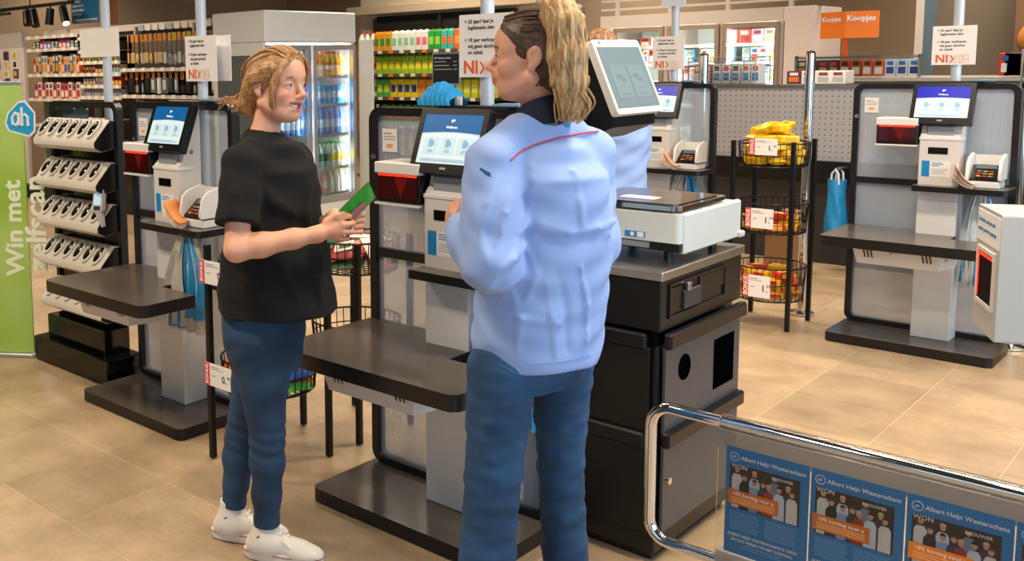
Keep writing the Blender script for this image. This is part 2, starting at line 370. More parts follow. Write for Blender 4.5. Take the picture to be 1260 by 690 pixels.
def make_kiosk(blue):
    e = empty('self_checkout_kiosk')
    MB().prism(rrect(0, .785, 0, .40, .035, 6), .004, .053, topmat=1).build('base_plate', [TABLE, TTOP], e, smooth=True, angle=30)
    fo = rrect(0, .778, .053, 1.424, .05, 6); fi = rrect(.03, .748, .08, 1.394, .025, 6)
    MB().ring(fo, fi, .338, .383).box(.03, .748, .343, .378, .862, .896).box(.03, .748, .343, .378, .575, .612).build('frame', BLACK, e)
    for z0, z1 in ((.896, 1.394), (.612, .862), (.08, .575)):
        MB().box(.03, .748, .357, .365, z0, z1).build('panel', POLYC, e)
    n = MB().box(.055, .125, .352, .3565, 1.26, 1.345).build('notice', PAPER, e)
    MB().box(.075, .105, .351, .352, 1.275, 1.29).build('notice_mark', ORANGEL, n)
    MB().box(.062, .118, .351, .352, 1.305, 1.308).box(.062, .118, .351, .352, 1.315, 1.318).box(.062, .1, .351, .352, 1.326, 1.33).build('notice_lines', GREYP, n)
    # table with a corner notch at the back right
    tp = [(.045, -.18), (.75, -.18), (.77, -.175), (.786, -.155), (.79, -.13), (.79, .10), (.553, .10), (.553, .2), (.553, .325), (.01, .325), (.01, -.145), (.02, -.17)]
    MB().prism(tp, .571, .6235, topmat=1).build('table_top', [TABLE, TTOP], e, smooth=True, angle=30)
    ub = MB(); ub.add([(.15, -.09, .571), (.56, -.09, .571), (.60, .12, .571), (.15, .12, .571), (.175, -.075, .478), (.545, -.075, .478), (.585, .1, .478), (.175, .1, .478)],
                      [(0, 1, 5, 4), (1, 2, 6, 5), (2, 3, 7, 6), (3, 0, 4, 7), (4, 5, 6, 7)])
    u = ub.build('scale_housing', WHITE, e)
    for x in (.205, .222, .239, .475, .492, .509):
        MB().add([(x, -.092, .555), (x+.007, -.092, .555), (x+.013, -.084, .515), (x+.006, -.084, .515)], [(0, 3, 2, 1)]).build('vent_slot', BLACKP, u)
    for x in (.02, .04): MB().add([(.566+x*.15, -.05+x, .56), (.5685+x*.15, -.043+x, .56), (.566+x*.15, -.043+x, .525), (.5635+x*.15, -.05+x, .525)], [(0, 1, 2, 3)]).build('vent_slot', BLACKP, u)
    MB().cyl((.335, -.094, .548), (.335, -.086, .548), .008, 10).build('lock', STEEL, u)
    # payment tower
    MB().box(.37, .552, .207, .338, .053, .859, .003).build('column', WHITE, e)
    MB().box(.5521, .5535, .225, .33, .09, .8).build('column_side_panel', WHITE, e)
    prof = [(.207, .889), (.207, 1.135), (.214, 1.15), (.235, 1.17), (.30, 1.415), (.338, 1.415), (.338, .889)]
    cb = MB().prism(prof, .37, .553, 'x').build('cabinet', WHITE, e)
    MB().box(.366, .557, .203, .30, 1.128, 1.142, .002).build('cabinet_rim', WHITEP, cb)
    MB().box(.41, .50, .2045, .2075, 1.055, 1.09).build('receipt_slot', BLACKG, cb)
    MB().box(.384, .421, .2055, .2075, .934, 1.017).build('blue_strip', BLUE, cb)
    s_ = MB().box(.421, .515, .206, .2074, .934, 1.017).build('instruction_card', PAPER, cb)
    t = MB()
    for i, ln in enumerate((.05, .055, .035, .0, .075, .07, .06, .072)):
        if ln: t.box(.43, .43+ln, .2052, .206, 1.006-i*.008, 1.006-i*.008+(.004 if i < 3 else .0018))
    t.build('printed_lines', mat('blue_grey_print', '#6f8fae', .7), cb)
    MB().cyl((.552, .285, 1.21), (.557, .285, 1.21), .011, 12).build('cabinet_lock', STEEL, cb)
    MB().prism([(.36, .13), (.765, .13), (.782, .145), (.785, .17), (.785, .337), (.36, .337)], .859, .889, topmat=1).build('side_shelf', [TABLE, TTOP], e)
    # touch screen, leaning back
    MB().box(.395, .525, .218, .27, 1.142, 1.205, .006).build('screen_bracket', GREYP, e)
    t = bpy.data.objects.new('touch_screen', MB().box(-.141, .141, 0, .04, 0, .228, .006).mesh('touch_screen', BLACKP)); COL.objects.link(t); t.parent = e
    t.location = (.4575, .19, 1.215); t.rotation_euler = (R_(-21), 0, 0)
    sub = bpy.data.objects.new('bezel', MB().ring(rrect(-.141, .141, 0, .228, .006, 3), rrect(-.121, .121, .034, .208, .002, 3), -.006, 0).mesh('bezel', BLACKP)); COL.objects.link(sub); sub.parent = t
    d = MB().box(-.121, .121, -.003, 0, .034, .208).build('display', SCR_W, t)
    tmp = empty('ui'); screen_ui(tmp, .242, .174, blue, -.003)
    for ch in list(tmp.children):
        if ch.name.startswith('display'):
            for g in list(ch.children):
                g.parent = t; g.location = Vector(g.location)+Vector((0, 0, .034))
            bpy.data.objects.remove(ch)
    bpy.data.objects.remove(tmp)
    MB().box(-.012, .012, -.007, -.0055, .014, .022).build('maker_badge', GREYP, t)
    # barcode scanner on the left of the tower
    sb = MB().box(.165, .36, .19, .338, 1.1, 1.205, .004).build('scanner_body', BLACKP, e)
    MB().box(.163, .362, .182, .338, 1.203, 1.242, .003).build('scanner_cap', WHITEP, sb)
    MB().box(.175, .352, .1875, .1905, 1.115, 1.2).build('scanner_window', REDGL, sb)
    MB().box(.178, .35, .1862, .1872, 1.195, 1.2015).build('scan_light', REDLT, sb)
    MB().add([(.25, .187, 1.19), (.28, .187, 1.12), (.31, .187, 1.19)], [(0, 1, 2)]).build('scan_prism', mat('red_prism', '#5a0c0f', .3, emit=.06, emit_col='#c01812'), sb)
    MB().box(.163, .362, .182, .2, 1.092, 1.1).build('scanner_sill', WHITEP, sb)
    MB().box(.33, .62, .33, .40, 1.4245, 1.436, .003).build('top_ledge', BLACK, e)
    MB().box(.56, .66, .33, .40, 1.436, 1.444).build('top_tray', mat('blue_clear_tray', '#6d9db8', .25), e)
    MB().cyl((.02, .335, 1.24), (.02, .339, 1.24), .011, 12).build('frame_bolt', STEEL, e)
    return e
KPOS = dict(L=(-4.027, 2.387), M=(-2.447, 2.383), R=(-1.812, 5.794), F=(-3.377, 5.794))
KL = dict(L='self-checkout kiosk beside the rack of handheld scanners, in front of a shelf of household goods',
          M='self-checkout kiosk between the two women, its dark packing table beside the woman in jeans',
          R='self-checkout kiosk beside the yellow snack rack, under the sign on the far right pole',
          F='self-checkout kiosk half hidden behind the white scale with the tilted display')
k0 = make_kiosk(SCR_B)
KIO = {}
for i, k in enumerate('LMRF'):
    o = k0 if i == 0 else copy_tree(k0)
    o.location = (*KPOS[k], 0); tag(o, KL[k], 'self checkout', 'self-checkout kiosks'); KIO[k] = o
    if k in 'RF':
        for g in o.children_recursive:
            if g.name.startswith('header'):
                g.data = g.data.copy(); g.data.materials[0] = SCR_B2
# poles behind kiosks, with their signs
def pole(x, y, label, z0=1.3, top=3.6, r=.024):
    e = empty('support_pole', (x, y, 0), 0, label, 'pole', 'poles behind the checkouts')
    MB().cyl((0, 0, .004), (0, 0, top), r, 18).build('post', POLE, e, smooth=True)
    MB().lathe([(.028, .004), (.028, .012), (r, .02)], 18).build('foot_plate', POLE, e, smooth=True)
    return e
def nix_sign(c, w, h, rz, label, full=True, plain=False, back=True):
    e = empty('hanging_sign', c, rz, label, 'sign', 'white signs on the poles')
    p = MB().box(-w/2, w/2, -.004, 0, 0, h).build('panel', PAPER, e)
    if back: MB().box(-w/2+.03, w/2+.03, .055, .059, .0, h).build('rear_panel', PAPER, e)
    if not plain:
        ts = h*.085
        for i, s in enumerate(('‹ 25 jaar? laat je', '   legitimatie zien', None, '‹ 18 jaar verkopen', '   wij geen alcohol', '   en tabak')):
            if s: text(s.replace('‹', '<'), ts, INK, p, (-w*.4, -.0045, h*(.885-.098*i)), bold=ts*.018)
        text('NI', h*.29, ORANGE, p, (-w*.42, -.0045, h*.15), bold=h*.008)
        nie = -w*.42+max(v.co.x for v in text_mesh('NI', h*.29, bold=h*.008).vertices)
        # X half solid, half outlined, then 18 in pale outline
        x0, z0, zh = nie+h*.035, h*.05, h*.2; t = h*.035
        MB().add([(x0, -.0052, z0+zh), (x0+t, -.0052, z0+zh), (x0+zh*.5, -.0052, z0+zh/2), (x0+t, -.0052, z0), (x0, -.0052, z0), (x0+zh*.3, -.0052, z0+zh/2)], [(0, 5, 2, 1), (5, 4, 3, 2)]).build('letter_stroke', ORANGE, p)
        q = MB(); r = h*.006
        q.tube([(x0+zh*.9, -.005, z0+zh), (x0+zh*.52, -.005, z0+zh/2), (x0+zh*.9, -.005, z0)], r, 4)
        q.tube([(x0+zh*.65, -.005, z0+zh), (x0+zh*.38, -.005, z0+zh*.6)], r, 4); q.tube([(x0+zh*.65, -.005, z0), (x0+zh*.38, -.005, z0+zh*.4)], r, 4)
        q.build('outlined_letter', ORANGEL, p)
        q = MB(); xe = x0+zh*1.08; o1 = rrect(xe, xe+zh*.3, z0, z0+zh, w*.012, 3); q.tube([(a, -.005, b) for a, b in o1], r, 4, True)
        for zc in (0, zh*.5): q.tube([(a, -.005, b) for a, b in rrect(xe+zh*.45, xe+zh*1.05, z0+zc, z0+zc+zh*.5, zh*.23, 4)], r, 4, True)
        q.build('outlined_numeral', ORANGEL, p)
    return e
for k, lab in dict(L='white pole rising behind the kiosk beside the scanner rack, carrying a sign', M='white pole behind the kiosk between the two women', F='white pole behind the kiosk hidden by the scale, carrying a sign', R='white pole behind the kiosk on the far right, carrying a sign').items():
    x, y = KPOS[k]; pole(x+.468, y+.43, lab)
pole(-4.354, 2.82, 'white pole standing behind the rack of handheld scanners')
def sign_px(x0, y0, x1, y1, Y, rz=0):
    a = PY(x0, y1, Y); b = PY(x1, y0, Y); return Vector(((a.x+b.x)/2, Y, a.z)), abs(b.x-a.x), abs(PY((x0+x1)/2, y0, Y).z-PY((x0+x1)/2, y1, Y).z)
for (x0, y0, x1, y1), k, lab, kw in (((230, 44, 266, 100), 'L', 'white age-check sign on the pole behind the kiosk beside the scanner rack', {}),
                                   ((566, 17, 632, 95), 'M', 'large white age-check sign beside the face of the woman in the blue jacket', {}),
                                   ((803, 45, 843, 86), 'F', 'small white age-check sign on the pole in front of the freezers', dict(back=False)),
                                   ((1146, 32, 1203, 80), 'R', 'white age-check sign on the far right pole above a kiosk', dict(back=False))):
    c, w, h = sign_px(x0, y0, x1, y1, KPOS[k][1]+.40); c.y = KPOS[k][1]+.40
    nix_sign(c, w, h, 0, lab, **kw)
c, w, h = sign_px(100, 36, 146, 71, 2.79)
nix_sign(c, w, h, 0, 'blank white sign on the pole behind the scanner rack', plain=True, back=False)
a = PY(817, 0, 6.21); b = PY(842, 7, 6.21)
MB().box(a.x-.0, b.x+.02, 6.18, 6.19, b.z, b.z+.16).build('pole_sign', mat('pale_blue_sign', '#cfe0ec', .6), label='pale blue sign mounted high on the pole before the freezers', cat='sign')
# payment terminals
def make_terminal():
    e = empty('payment_terminal')
    MB().box(-.07, .07, -.05, .08, 0, .035, .004).build('base', WHITEP, e)
    MB().box(-.066, .066, -.045, .075, .035, .043).build('seam', DKGREY, e)
    for s in (-1, 1):
        prof = [(-.06, .043), (-.066, .06), (-.05, .13), (-.02, .155), (.05, .175), (.075, .17), (.08, .043)]
        MB().prism(prof, s*.07-.007, s*.07+.007, 'x').build('side_wing', WHITEP, e, smooth=True)
    MB().prism([(.04, .043), (.07, .165), (.08, .165), (.08, .043)], -.064, .064, 'x').build('hood', WHITEP, e)
    b = MB().prism([(-.05, .05), (.03, .115), (.045, .1), (.045, .045), (-.05, .045)], -.06, .06, 'x').build('keypad', BLACKP, e)
    for r in range(3):
        for c in range(3):
            y = -.043+r*.014; z = .05+ (y+.05)*.81+.006
            MB().box(-.034+c*.026, -.016+c*.026, y-.004, y+.004, z-.002, z+.004).build('key', [mat('yellow_key', '#d8a21c', .5), mat('red_key', '#c2392e', .5), GREYP][(r+c) % 3], b)
    MB().prism([(.005, .0985), (.028, .117), (.032, .113), (.008, .094)], -.045, .045, 'x').build('small_display', mat('lcd_grey', '#59646a', .2), b)
    return e
t0 = make_terminal()
for i, (k, kn) in enumerate((('L', 'beside the scanner rack'), ('R', 'beside the yellow snack rack'), ('F', 'behind the white scale'))):
    o = t0 if i == 0 else copy_tree(t0)
    x, y = KPOS[k]; o.location = (x+.665, y+.245, .889); o.rotation_euler = (0, 0, R_(0))
    tag(o, 'white card payment terminal on the side shelf of the kiosk '+kn, 'payment terminal', 'payment terminals')
# leaflets lying on the side shelves
def leaflets(k, kn, x0, ang, cols, n=5, w=.085, l=.14):
    x, y = KPOS[k]; e = empty('leaflet_stack', (x+x0, y+.185, .889), ang, 'fanned leaflets on the side shelf of the kiosk '+kn, 'leaflets', 'leaflet stacks')
    for i in range(n):
        def fn(u, v, i=i):
            lift = (1-u)**2*.055*(1+.15*i)+.002*i
            return (-w/2+w*u+.003*i, -l/2+l*v-.004*i, .003+lift+.004*i)
        m = MB().grid(fn, 8, 4)
        o = m.build('leaflet', mat('leaflet_%s' % cols[i % len(cols)], cols[i % len(cols)], .55, noise=(30, .25)), e, smooth=True)
        md = o.modifiers.new('thick', 'SOLIDIFY'); md.thickness = .0025
leaflets('L', 'beside the scanner rack', .585, R_(25), ['#e6d8cc', '#e9c9a8', '#e9dfd6', '#e2a672', '#e8904c'])
leaflets('R', 'beside the yellow snack rack', .575, R_(15), ['#e8d6cc', '#e2b9a4', '#ecdcd2', '#d99a82', '#e6b79c'])
leaflets('F', 'behind the white scale', .575, R_(15), ['#e8d6cc', '#e2b9a4', '#ecdcd2', '#d08a6c', '#e0a184'])
leaflets('M', 'between the two women', .60, R_(10), ['#e8dcd6', '#e6cfc6', '#ecdcd2', '#e0bca8', '#e9dcd4'])
# carrier bags hanging beside the towers
BAGB = mat('blue_bag_film', '#1d7fb4', .35, noise=(20, .25)); BAGG = mat('grey_clear_film', '#bdb7a6', .3, noise=(25, .3)); BAGW = mat('pale_bag_film', '#c9d3d8', .3, noise=(20, .15))
def bags(loc, w, h, label, cols, n=9, seed=1, amp=.018):
    rr = random.Random(seed)
    e = empty('hanging_bags', loc, 0, label, 'bags', 'bundles of carrier bags on the kiosks')
    for i in range(n):
        ph = rr.random()*6; dx = (i/(n-1)-.5)*w*.75; l = h*(.82+.18*rr.random()); yy = (rr.random()-.5)*.05
        def fn(u, v, ph=ph, dx=dx, l=l, yy=yy):
            spread = .35+.65*min(1, v*1.8)
            x = dx*spread+(u-.5)*w*.58*spread+amp*.5*math.sin(v*5+ph)
            y = yy*spread+amp*math.sin(u*13+ph+v*3)*(.4+.6*v)
            return (x, y, -l*v)
        o = MB().grid(fn, 9, 12).build('bag', cols[i % len(cols)], e, smooth=True, angle=80)
    MB().cyl((0, -.05, .005), (0, .07, .005), .005, 8).build('hook', STEEL, e)
    return e
x, y = KPOS['L']; bags((x+.665, y+.165, .855), .23, .43, 'bundle of grey and blue carrier bags hanging at the kiosk beside the scanner rack', [BAGG, BAGG, BAGB, BAGG, BAGW], 16, 3)
x, y = KPOS['R']; bags((x+.66, y+.235, .855), .15, .50, 'white and blue carrier bags hanging at the kiosk beside the yellow snack rack', [BAGW, BAGB, BAGW], 10, 5)
x, y = KPOS['F']; bags((x+.64, y+.235, .855), .17, .34, 'pale carrier bags hanging at the kiosk behind the white scale', [BAGW, BAGG, BAGB], 9, 8)
x, y = KPOS['M']; bags((x+.69, y+.235, .855), .15, .46, 'carrier bags hanging at the kiosk behind the legs of the woman in blue', [BAGB, BAGG, BAGW], 7, 9)
# folded blue cloth on top of the middle kiosk
x, y = KPOS['M']
def cl(u, v):
    a = math.pi*u; rr = .035+.03*math.sin(math.pi*v); return (.14*(v-.5)+.005*math.sin(20*u), -.028+.05*math.cos(a)+.006*math.sin(v*40)*math.sin(a), .0+ (rr+.008*math.sin(v*34+u*4))*math.sin(a)*1.15)
c_ = PY(551, 132, y+.39)
g = empty('blue_cloth', (c_.x, y+.385, 1.4365), 0, 'crumpled blue cleaning cloth lying on top of the middle kiosk', 'cloth')
MB().grid(cl, 16, 40).build('folded_cloth', mat('bright_blue_cloth', '#1d8fcb', .7, noise=(40, .25)), g, smooth=True, angle=80)
MB().box(.06, .09, -.035, -.03, .0, .03, .001).build('care_tag', PAPER, g)
# ---------------------------------------------------------------- rack of handheld scanners
sr = empty('handheld_scanner_rack', (-4.84, 2.57, 0), 0, 'black rack with five white rows of docked handheld scanners beside the green banner', 'scanner rack')
MB().box(.03, .76, .0, .215, .004, .135, .006).build('plinth', BLACKG, sr)
MB().box(.10, .66, .05, .21, .135, .26, .006).build('plinth_step', BLACKG, sr)
fo = rrect(.03, .69, .26, 1.42, .05, 6); fi = rrect(.06, .66, .29, 1.39, .03, 6)
MB().ring(fo, fi, .16, .20).build('frame', BLACK, sr)
MB().box(.06, .66, .175, .185, .29, 1.30).build('back_panel', BLACKG, sr)
MB().box(.06, .66, .165, .195, 1.285, 1.31).build('cross_rail', BLACK, sr)
MB().box(.10, .22, .20, .212, 1.315, 1.38, .003).build('dark_tray', mat('smoky_blue_plastic', '#39505c', .2), sr)
MB().box(.235, .35, .20, .212, 1.315, 1.38, .003).build('dark_tray', mat('smoky_blue_plastic', '#39505c', .2), sr)
DOCK = mat('warm_white_dock', '#cfc8bc', .38)
dock_me = None
rows_z = [PY(100, yy, 2.60).z for yy in (167, 219, 269, 319, 372)]
for ri, yy in enumerate((167, 218, 268, 318, 371)):
    z = PY(95, yy, 2.63).z
    prof = [(.175, .075), (.135, .082), (.05, -.012), (.036, -.032), (.038, -.055), (.075, -.078), (.175, -.06)]
    r = MB().prism(prof, .065, .665, 'x').build('dock_row', DOCK, sr, smooth=True, angle=40, loc=(0, 0, z))
    MB().prism([(p[0]*.98+.002, p[1]*.95) for p in prof], .665, .672, 'x').build('dock_end_cap', BLACKP, r)
    for k in range(6):
        cx = .112+k*.0965
        if dock_me is None:
            def collar(n=20):
                m = MB(); m.cur = 0
                out = [(.037*math.cos(2*math.pi*i/n), .060*math.copysign(abs(math.sin(2*math.pi*i/n))**.8, math.sin(2*math.pi*i/n))) for i in range(n)]; inn = [(a*.66, b*.76) for a, b in out]
                m.ring(out, inn, -.012, .010, 'z'); m.cur = 1
                vs = []; fs = []
                for s_, zz in ((.69, .004), (.66, .010), (.54, .014), (.25, .016)): vs += [(a*s_, b*(s_+.05), zz) for a, b in out]
                for L_ in range(3):
                    for i in range(n): fs.append((L_*n+i, L_*n+(i+1) % n, (L_+1)*n+(i+1) % n, (L_+1)*n+i))
                fs.append(tuple(3*n+i for i in range(n))); m.add(vs, fs)
                m.cur = 2; m.prism([(a*.3, b*.16+.018) for a, b in out], .0155, .0172, 'z')
                return m
            dock_me = collar().mesh('docked_scanner', [DOCK, BLACKG, mat('scanner_grey', '#5c636b', .3)], True, 40)
        o = place('docked_scanner', dock_me, r, (cx, .088, .034))
        o.rotation_euler = (R_(47.9), 0, 0)
for o in list(sr.children):
    pass
# a scanner standing out of its dock, third row
h = empty('handheld_scanner', (PY(120, 262, 2.62).x, 2.62, PY(120, 266, 2.62).z), 0, 'handheld scanner with a lit screen standing up out of the third dock row', 'scanner')
MB().prism(rrect(-.03, .03, .02, .14, .014, 5), -.012, .016, 'y').build('scanner_shell', mat('light_scanner_shell', '#b9bcc0', .35), h, smooth=True, angle=30)
MB().prism(rrect(-.021, .021, .055, .125, .005, 3), -.0145, -.012, 'y').build('scanner_screen', SCR_C, h)
MB().box(-.02, .02, -.0135, -.012, .028, .05).build('scanner_keys', DKGREY, h)
MB().tube([(.0, 0, .03), (.02, .01, -.02), (.025, .02, -.05)], [.02, .017, .012], 10).build('scanner_handle', mat('light_scanner_shell'), h, smooth=True)
h.rotation_euler = (R_(-12), 0, R_(20))
# ---------------------------------------------------------------- green banner
GREENB = bpy.data.materials.new('green_banner_print'); GREENB.use_nodes = True
nt = GREENB.node_tree; b = nt.nodes['Principled BSDF']; b.inputs['Roughness'].default_value = .5
tc = nt.nodes.new('ShaderNodeTexCoord'); n1 = nt.nodes.new('ShaderNodeTexNoise'); n1.inputs['Scale'].default_value = 1.6; n1.inputs['Detail'].default_value = 2; nt.links.new(tc.outputs['Object'], n1.inputs['Vector'])
crp = nt.nodes.new('ShaderNodeValToRGB'); crp.color_ramp.elements[0].color = srgb('#8fb43a'); crp.color_ramp.elements[1].color = srgb('#b3cf7a'); crp.color_ramp.elements[0].position = .35; crp.color_ramp.elements[1].position = .65
nt.links.new(n1.outputs['Fac'], crp.inputs[0]); nt.links.new(crp.outputs[0], b.inputs['Base Color'])
pR = PZ(70, 436, 0.0); pR = Vector((-4.86, 2.60, 0)); ang = math.atan2(.147, .093)*.62
dirv = Vector((math.cos(ang), math.sin(ang), 0))
bn = empty('standing_banner', (pR.x, pR.y, 0), ang, 'green standing banner with white sideways lettering and a blue house-shaped logo', 'banner')
bw = .78
MB().box(-bw, 0, -.012, 0, .02, 1.515).build('banner_sheet', GREENB, bn)
MB().box(-bw-.01, .01, -.05, .04, 0, .022, .004).build('banner_foot', ALU, bn)
MB().box(-bw-.005, .005, -.016, .004, 1.51, 1.53, .003).build('banner_rail', ALU, bn)
LETW = mat('pale_green_white', '#dfe8d0', .6)
# place by matching pixels: lines read upward
def on_banner(px, py):
    nrm = Vector((-math.sin(ang), math.cos(ang), 0)); d = Vector(ray(px, py)); o_ = Vector(CAM)
    t_ = (Vector((pR.x, pR.y, 0))-o_).dot(nrm)/d.dot(nrm); p = o_+d*t_
    q = p-Vector((pR.x, pR.y, 0)); return q.dot(dirv), p.z
a = on_banner(22, 338); b2 = on_banner(24, 222)
for s, px, y0, y1 in (('Win met', 22, 338, 222), ('zelfscan', 49, 332, 218)):
    u0, z0 = on_banner(px, y0); u1, z1 = on_banner(px, y1)
    me = text_mesh(s, 1.0); wd = max(v.co.x for v in me.vertices)-min(v.co.x for v in me.vertices)
    sz = (z1-z0)/wd
    o = text(s, sz*1.0, LETW, bn, (u0, -.0125, z0), rot=(R_(90), R_(-90), 0), bold=.004)
# house logo with lettering
uc, zc = on_banner(26, 146)
L_ = .085
def house(sc):
    return [(uc+sc*a*L_, zc+sc*b_*L_) for a, b_ in ((-.95, -.25), (-.75, -.7), (.55, -1.05), (.9, -.75), (.95, .35), (.35, 1.05), (-.05, 1.0), (-.75, .35))]
lg = MB().prism(house(1.12), -.0135, -.012, 'y').build('logo_border', PAPER, bn)
MB().prism(house(1.0), -.0145, -.0135, 'y').build('logo_field', mat('logo_blue', '#1a9bd0', .5), bn)
q = MB(); r = .0085
q.tube([(uc-L_*.1, -.015, zc+L_*.25), (uc-L_*.3, -.015, zc+L_*.4), (uc-L_*.52, -.015, zc+L_*.1), (uc-L_*.5, -.015, zc-L_*.3), (uc-L_*.25, -.015, zc-L_*.42), (uc-L_*.08, -.015, zc-L_*.1), (uc-L_*.08, -.015, zc+L_*.4), (uc-L_*.06, -.015, zc-L_*.4)], r, 6)
q.tube([(uc+L_*.15, -.015, zc-L_*.45), (uc+L_*.15, -.015, zc+L_*.75), (uc+L_*.15, -.015, zc+L_*.1), (uc+L_*.35, -.015, zc+L_*.3), (uc+L_*.55, -.015, zc+L_*.1), (uc+L_*.55, -.015, zc-L_*.45)], r, 6)
q.build('logo_letters', PAPER, bn)
# ---------------------------------------------------------------- cart with scale
CZ = .94
MATTE = mat('matte_black', '#040405', .95, spec=0)
cc = PZ(814, 335, CZ); X1, Y0c = cc.x, cc.y; X0, Y1c = X1-.5, PZ(913, 301, CZ).y
ct = empty('scale_cart', (X0, Y0c, 0), 0, 'tall black service cabinet with a steel top carrying the white scale', 'cabinet')
Wc, Dc = X1-X0, Y1c-Y0c
CARTB = mat('cart_panel_reflect_tone', '#46474c', .38, noise=(15, .12)); CARTN = mat('cart_near_black', '#0b0c10', .33)  # side doors painted lighter than the black front to stand for reflected light
MB().box(.01, Wc-.01, .01, Dc-.01, .03, .70, .004).build('cabinet_body', CARTN, ct)
MB().box(0, Wc, 0, Dc, .75, CZ-.03, .004).build('drawer_section', CARTN, ct)
MB().box(-.008, Wc+.008, -.008, Dc+.008, CZ-.03, CZ, .003).build('steel_top', STEEL, ct)
MB().box(.02, Wc-.02, .02, Dc-.02, .70, .75).build('recess_band', BLACKP, ct)
# side tray, open recess on the right side
dr = MB().ring(rrect(.05, Dc-.14, .785, .895, .004, 2), rrect(.058, Dc-.148, .793, .887, .003, 2), Wc, Wc+.006, 'x').build('side_tray', BLACK, ct)
MB().box(Wc-.001, Wc+.004, .06, .14, .81, .88).build('tray_opening', BLACKP, dr); MB().box(Wc-.001, Wc+.004, .26, Dc-.15, .83, .885).build('tray_opening', BLACKP, dr)
MB().box(Wc, Wc+.012, .14, .26, .80, .86, .003).build('tray_block', DKGREY, dr)
MB().box(Wc+.004, Wc+.018, .15, .175, .858, .885, .002).build('tray_latch', STEEL, dr)
for z0, z1, nm in ((.40, .70, 'upper_bin_door'), (.10, .385, 'lower_bin_door')):
    d_ = MB().box(Wc-.006, Wc+.006, .03, Dc-.01, z0, z1, .002).build(nm, CARTB, ct)
    MB().box(Wc, Wc+.028, .02, Dc-.005, z1-.005, z1+.045, .006).build('door_handle', CARTN, d_)
    f_ = MB().box(.02, Wc-.03, -.006, .006, z0, z1, .002).build(nm, CARTN, ct)
    MB().box(.02, Wc-.035, -.026, .0, z1-.005, z1+.045, .006).build('door_handle', CARTN, f_)
    if z0 > .2:
        MB().lathe([(.042, 0), (.042, .003)], 18).build('round_hole', MATTE, d_)
        hole = ct  # positioned below
        h_ = d_.children[-1] if d_.children else None
        for g in d_.children:
            if g.name.startswith('round_hole'): g.location = (Wc+.0055, .16, z0+.21); g.rotation_euler = (0, R_(90), 0)
        MB().box(Wc+.005, Wc+.0075, Dc-.22, Dc-.06, z0+.08, z0+.25).build('square_hole', MATTE, d_)
    else:
        MB().cyl((Wc+.005, .05, z0+.17), (Wc+.02, .05, z0+.17), .012, 12).build('lock', CHROME, d_)
MB().box(.03, Wc-.03, .03, Dc-.03, .004, .03).build('kick_base', BLACKP, ct)
# the scale
sx1 = -1.345; sx0 = sx1-.40; sy0, sy1 = 2.945, 3.385
sc = empty('weighing_scale', (sx0, sy0, CZ), 0, 'white retail scale with a black glass tray on the service cabinet', 'scale')
w_, d_ = sx1-sx0, sy1-sy0
for x in (.05, w_-.06):
    for y in (.05, d_-.06): MB().cyl((x, y, 0), (x, y, .05), .014, 10).build('foot', BLACKP, sc)
MB().box(.0, w_, .0, d_, .035, .062, .003).build('scale_chassis', BLACKP, sc)
SCW = mat('scale_white', '#cdd1ce', .3)
MB().prism(rrect(0, w_, 0, d_, .02, 5), .062, .155).build('scale_body', SCW, sc, smooth=True, angle=30)
MB().box(w_-.012, w_+.008, .02, d_+.01, .028, .158, .006).build('side_cover', SCW, sc)
MB().box(w_-.02, w_+.02, d_-.02, d_+.02, .03, .05, .004).build('rear_foot', SCW, sc)
sp = MB().prism(rrect(.01, w_-.01, .01, d_-.06, .03, 5), .163, .178).build('tray_rim', CHROME, sc, smooth=True, angle=30)
MB().prism(rrect(.03, w_-.03, .03, d_-.08, .03, 5), .178, .182).build('tray_glass', mat('scanner_glass_black', '#3a332c', .1, spec=.6), sc)
MB().box(.14, .26, .1, .16, .182, .1835).build('tray_sticker', PAPER, sc)
MB().cyl((.10, -.018, .105), (.10, .0, .105), .02, 14).build('knob', BLACKP, sc)
s_ = MB().box(.215, .285, -.0012, .0, .07, .09).build('blue_sticker', BLUE, sc)
MB().box(.235, .247, -.002, -.0012, .074, .086).box(.258, .28, -.002, -.0012, .072, .088).build('sticker_window', PAPER, s_)
MB().box(.02, .30, -.002, .0, .04, .058).build('type_plate', mat('silver_plate', '#9aa0a4', .4, .6), sc)
# display on its post, leaning back
dsp = empty('scale_display', (sx0-.048, sy1-.12, CZ), 0, 'tilted display with a pale frame and grey screen on a black post behind the scale', 'display')
ty = (PX(723, 52, -1.6).y+PX(811, 133, -1.5).y)/2
MB().box(-.035, .025, -.03, .03, .0, .40, .006).build('post', mat('teal_grey_post', '#3d5a68', .4), dsp)
pc = [PX(723, 52, -1.63), PX(783, 50, -1.63), PX(811, 133, -1.53), PX(757, 147, -1.53)]
cen = sum(pc, Vector())/4
un = (Vector((pc[1].x, pc[1].y, pc[1].z))-pc[0]+pc[2]-pc[3]); un.z = 0; un.normalize()
up = (pc[0]+pc[1]-pc[2]-pc[3]).normalized(); nn = un.cross(up).normalized(); up = nn.cross(un)
if nn.dot(Vector(CAM)-cen) < 0: nn = -nn
wd = ((pc[1]-pc[0]).length+(pc[2]-pc[3]).length)/2; hg = ((pc[0]-pc[3]).length+(pc[1]-pc[2]).length)/2
hd = bpy.data.objects.new('display_frame', MB().prism(rrect(-wd/2, wd/2, -hg/2, hg/2, .012, 4), -.012, .012, 'y').mesh('display_frame', CREAM, True, 30)); COL.objects.link(hd)
hm = Matrix(((un.x, -nn.x, up.x, cen.x), (un.y, -nn.y, up.y, cen.y), (un.z, -nn.z, up.z, cen.z), (0, 0, 0, 1)))
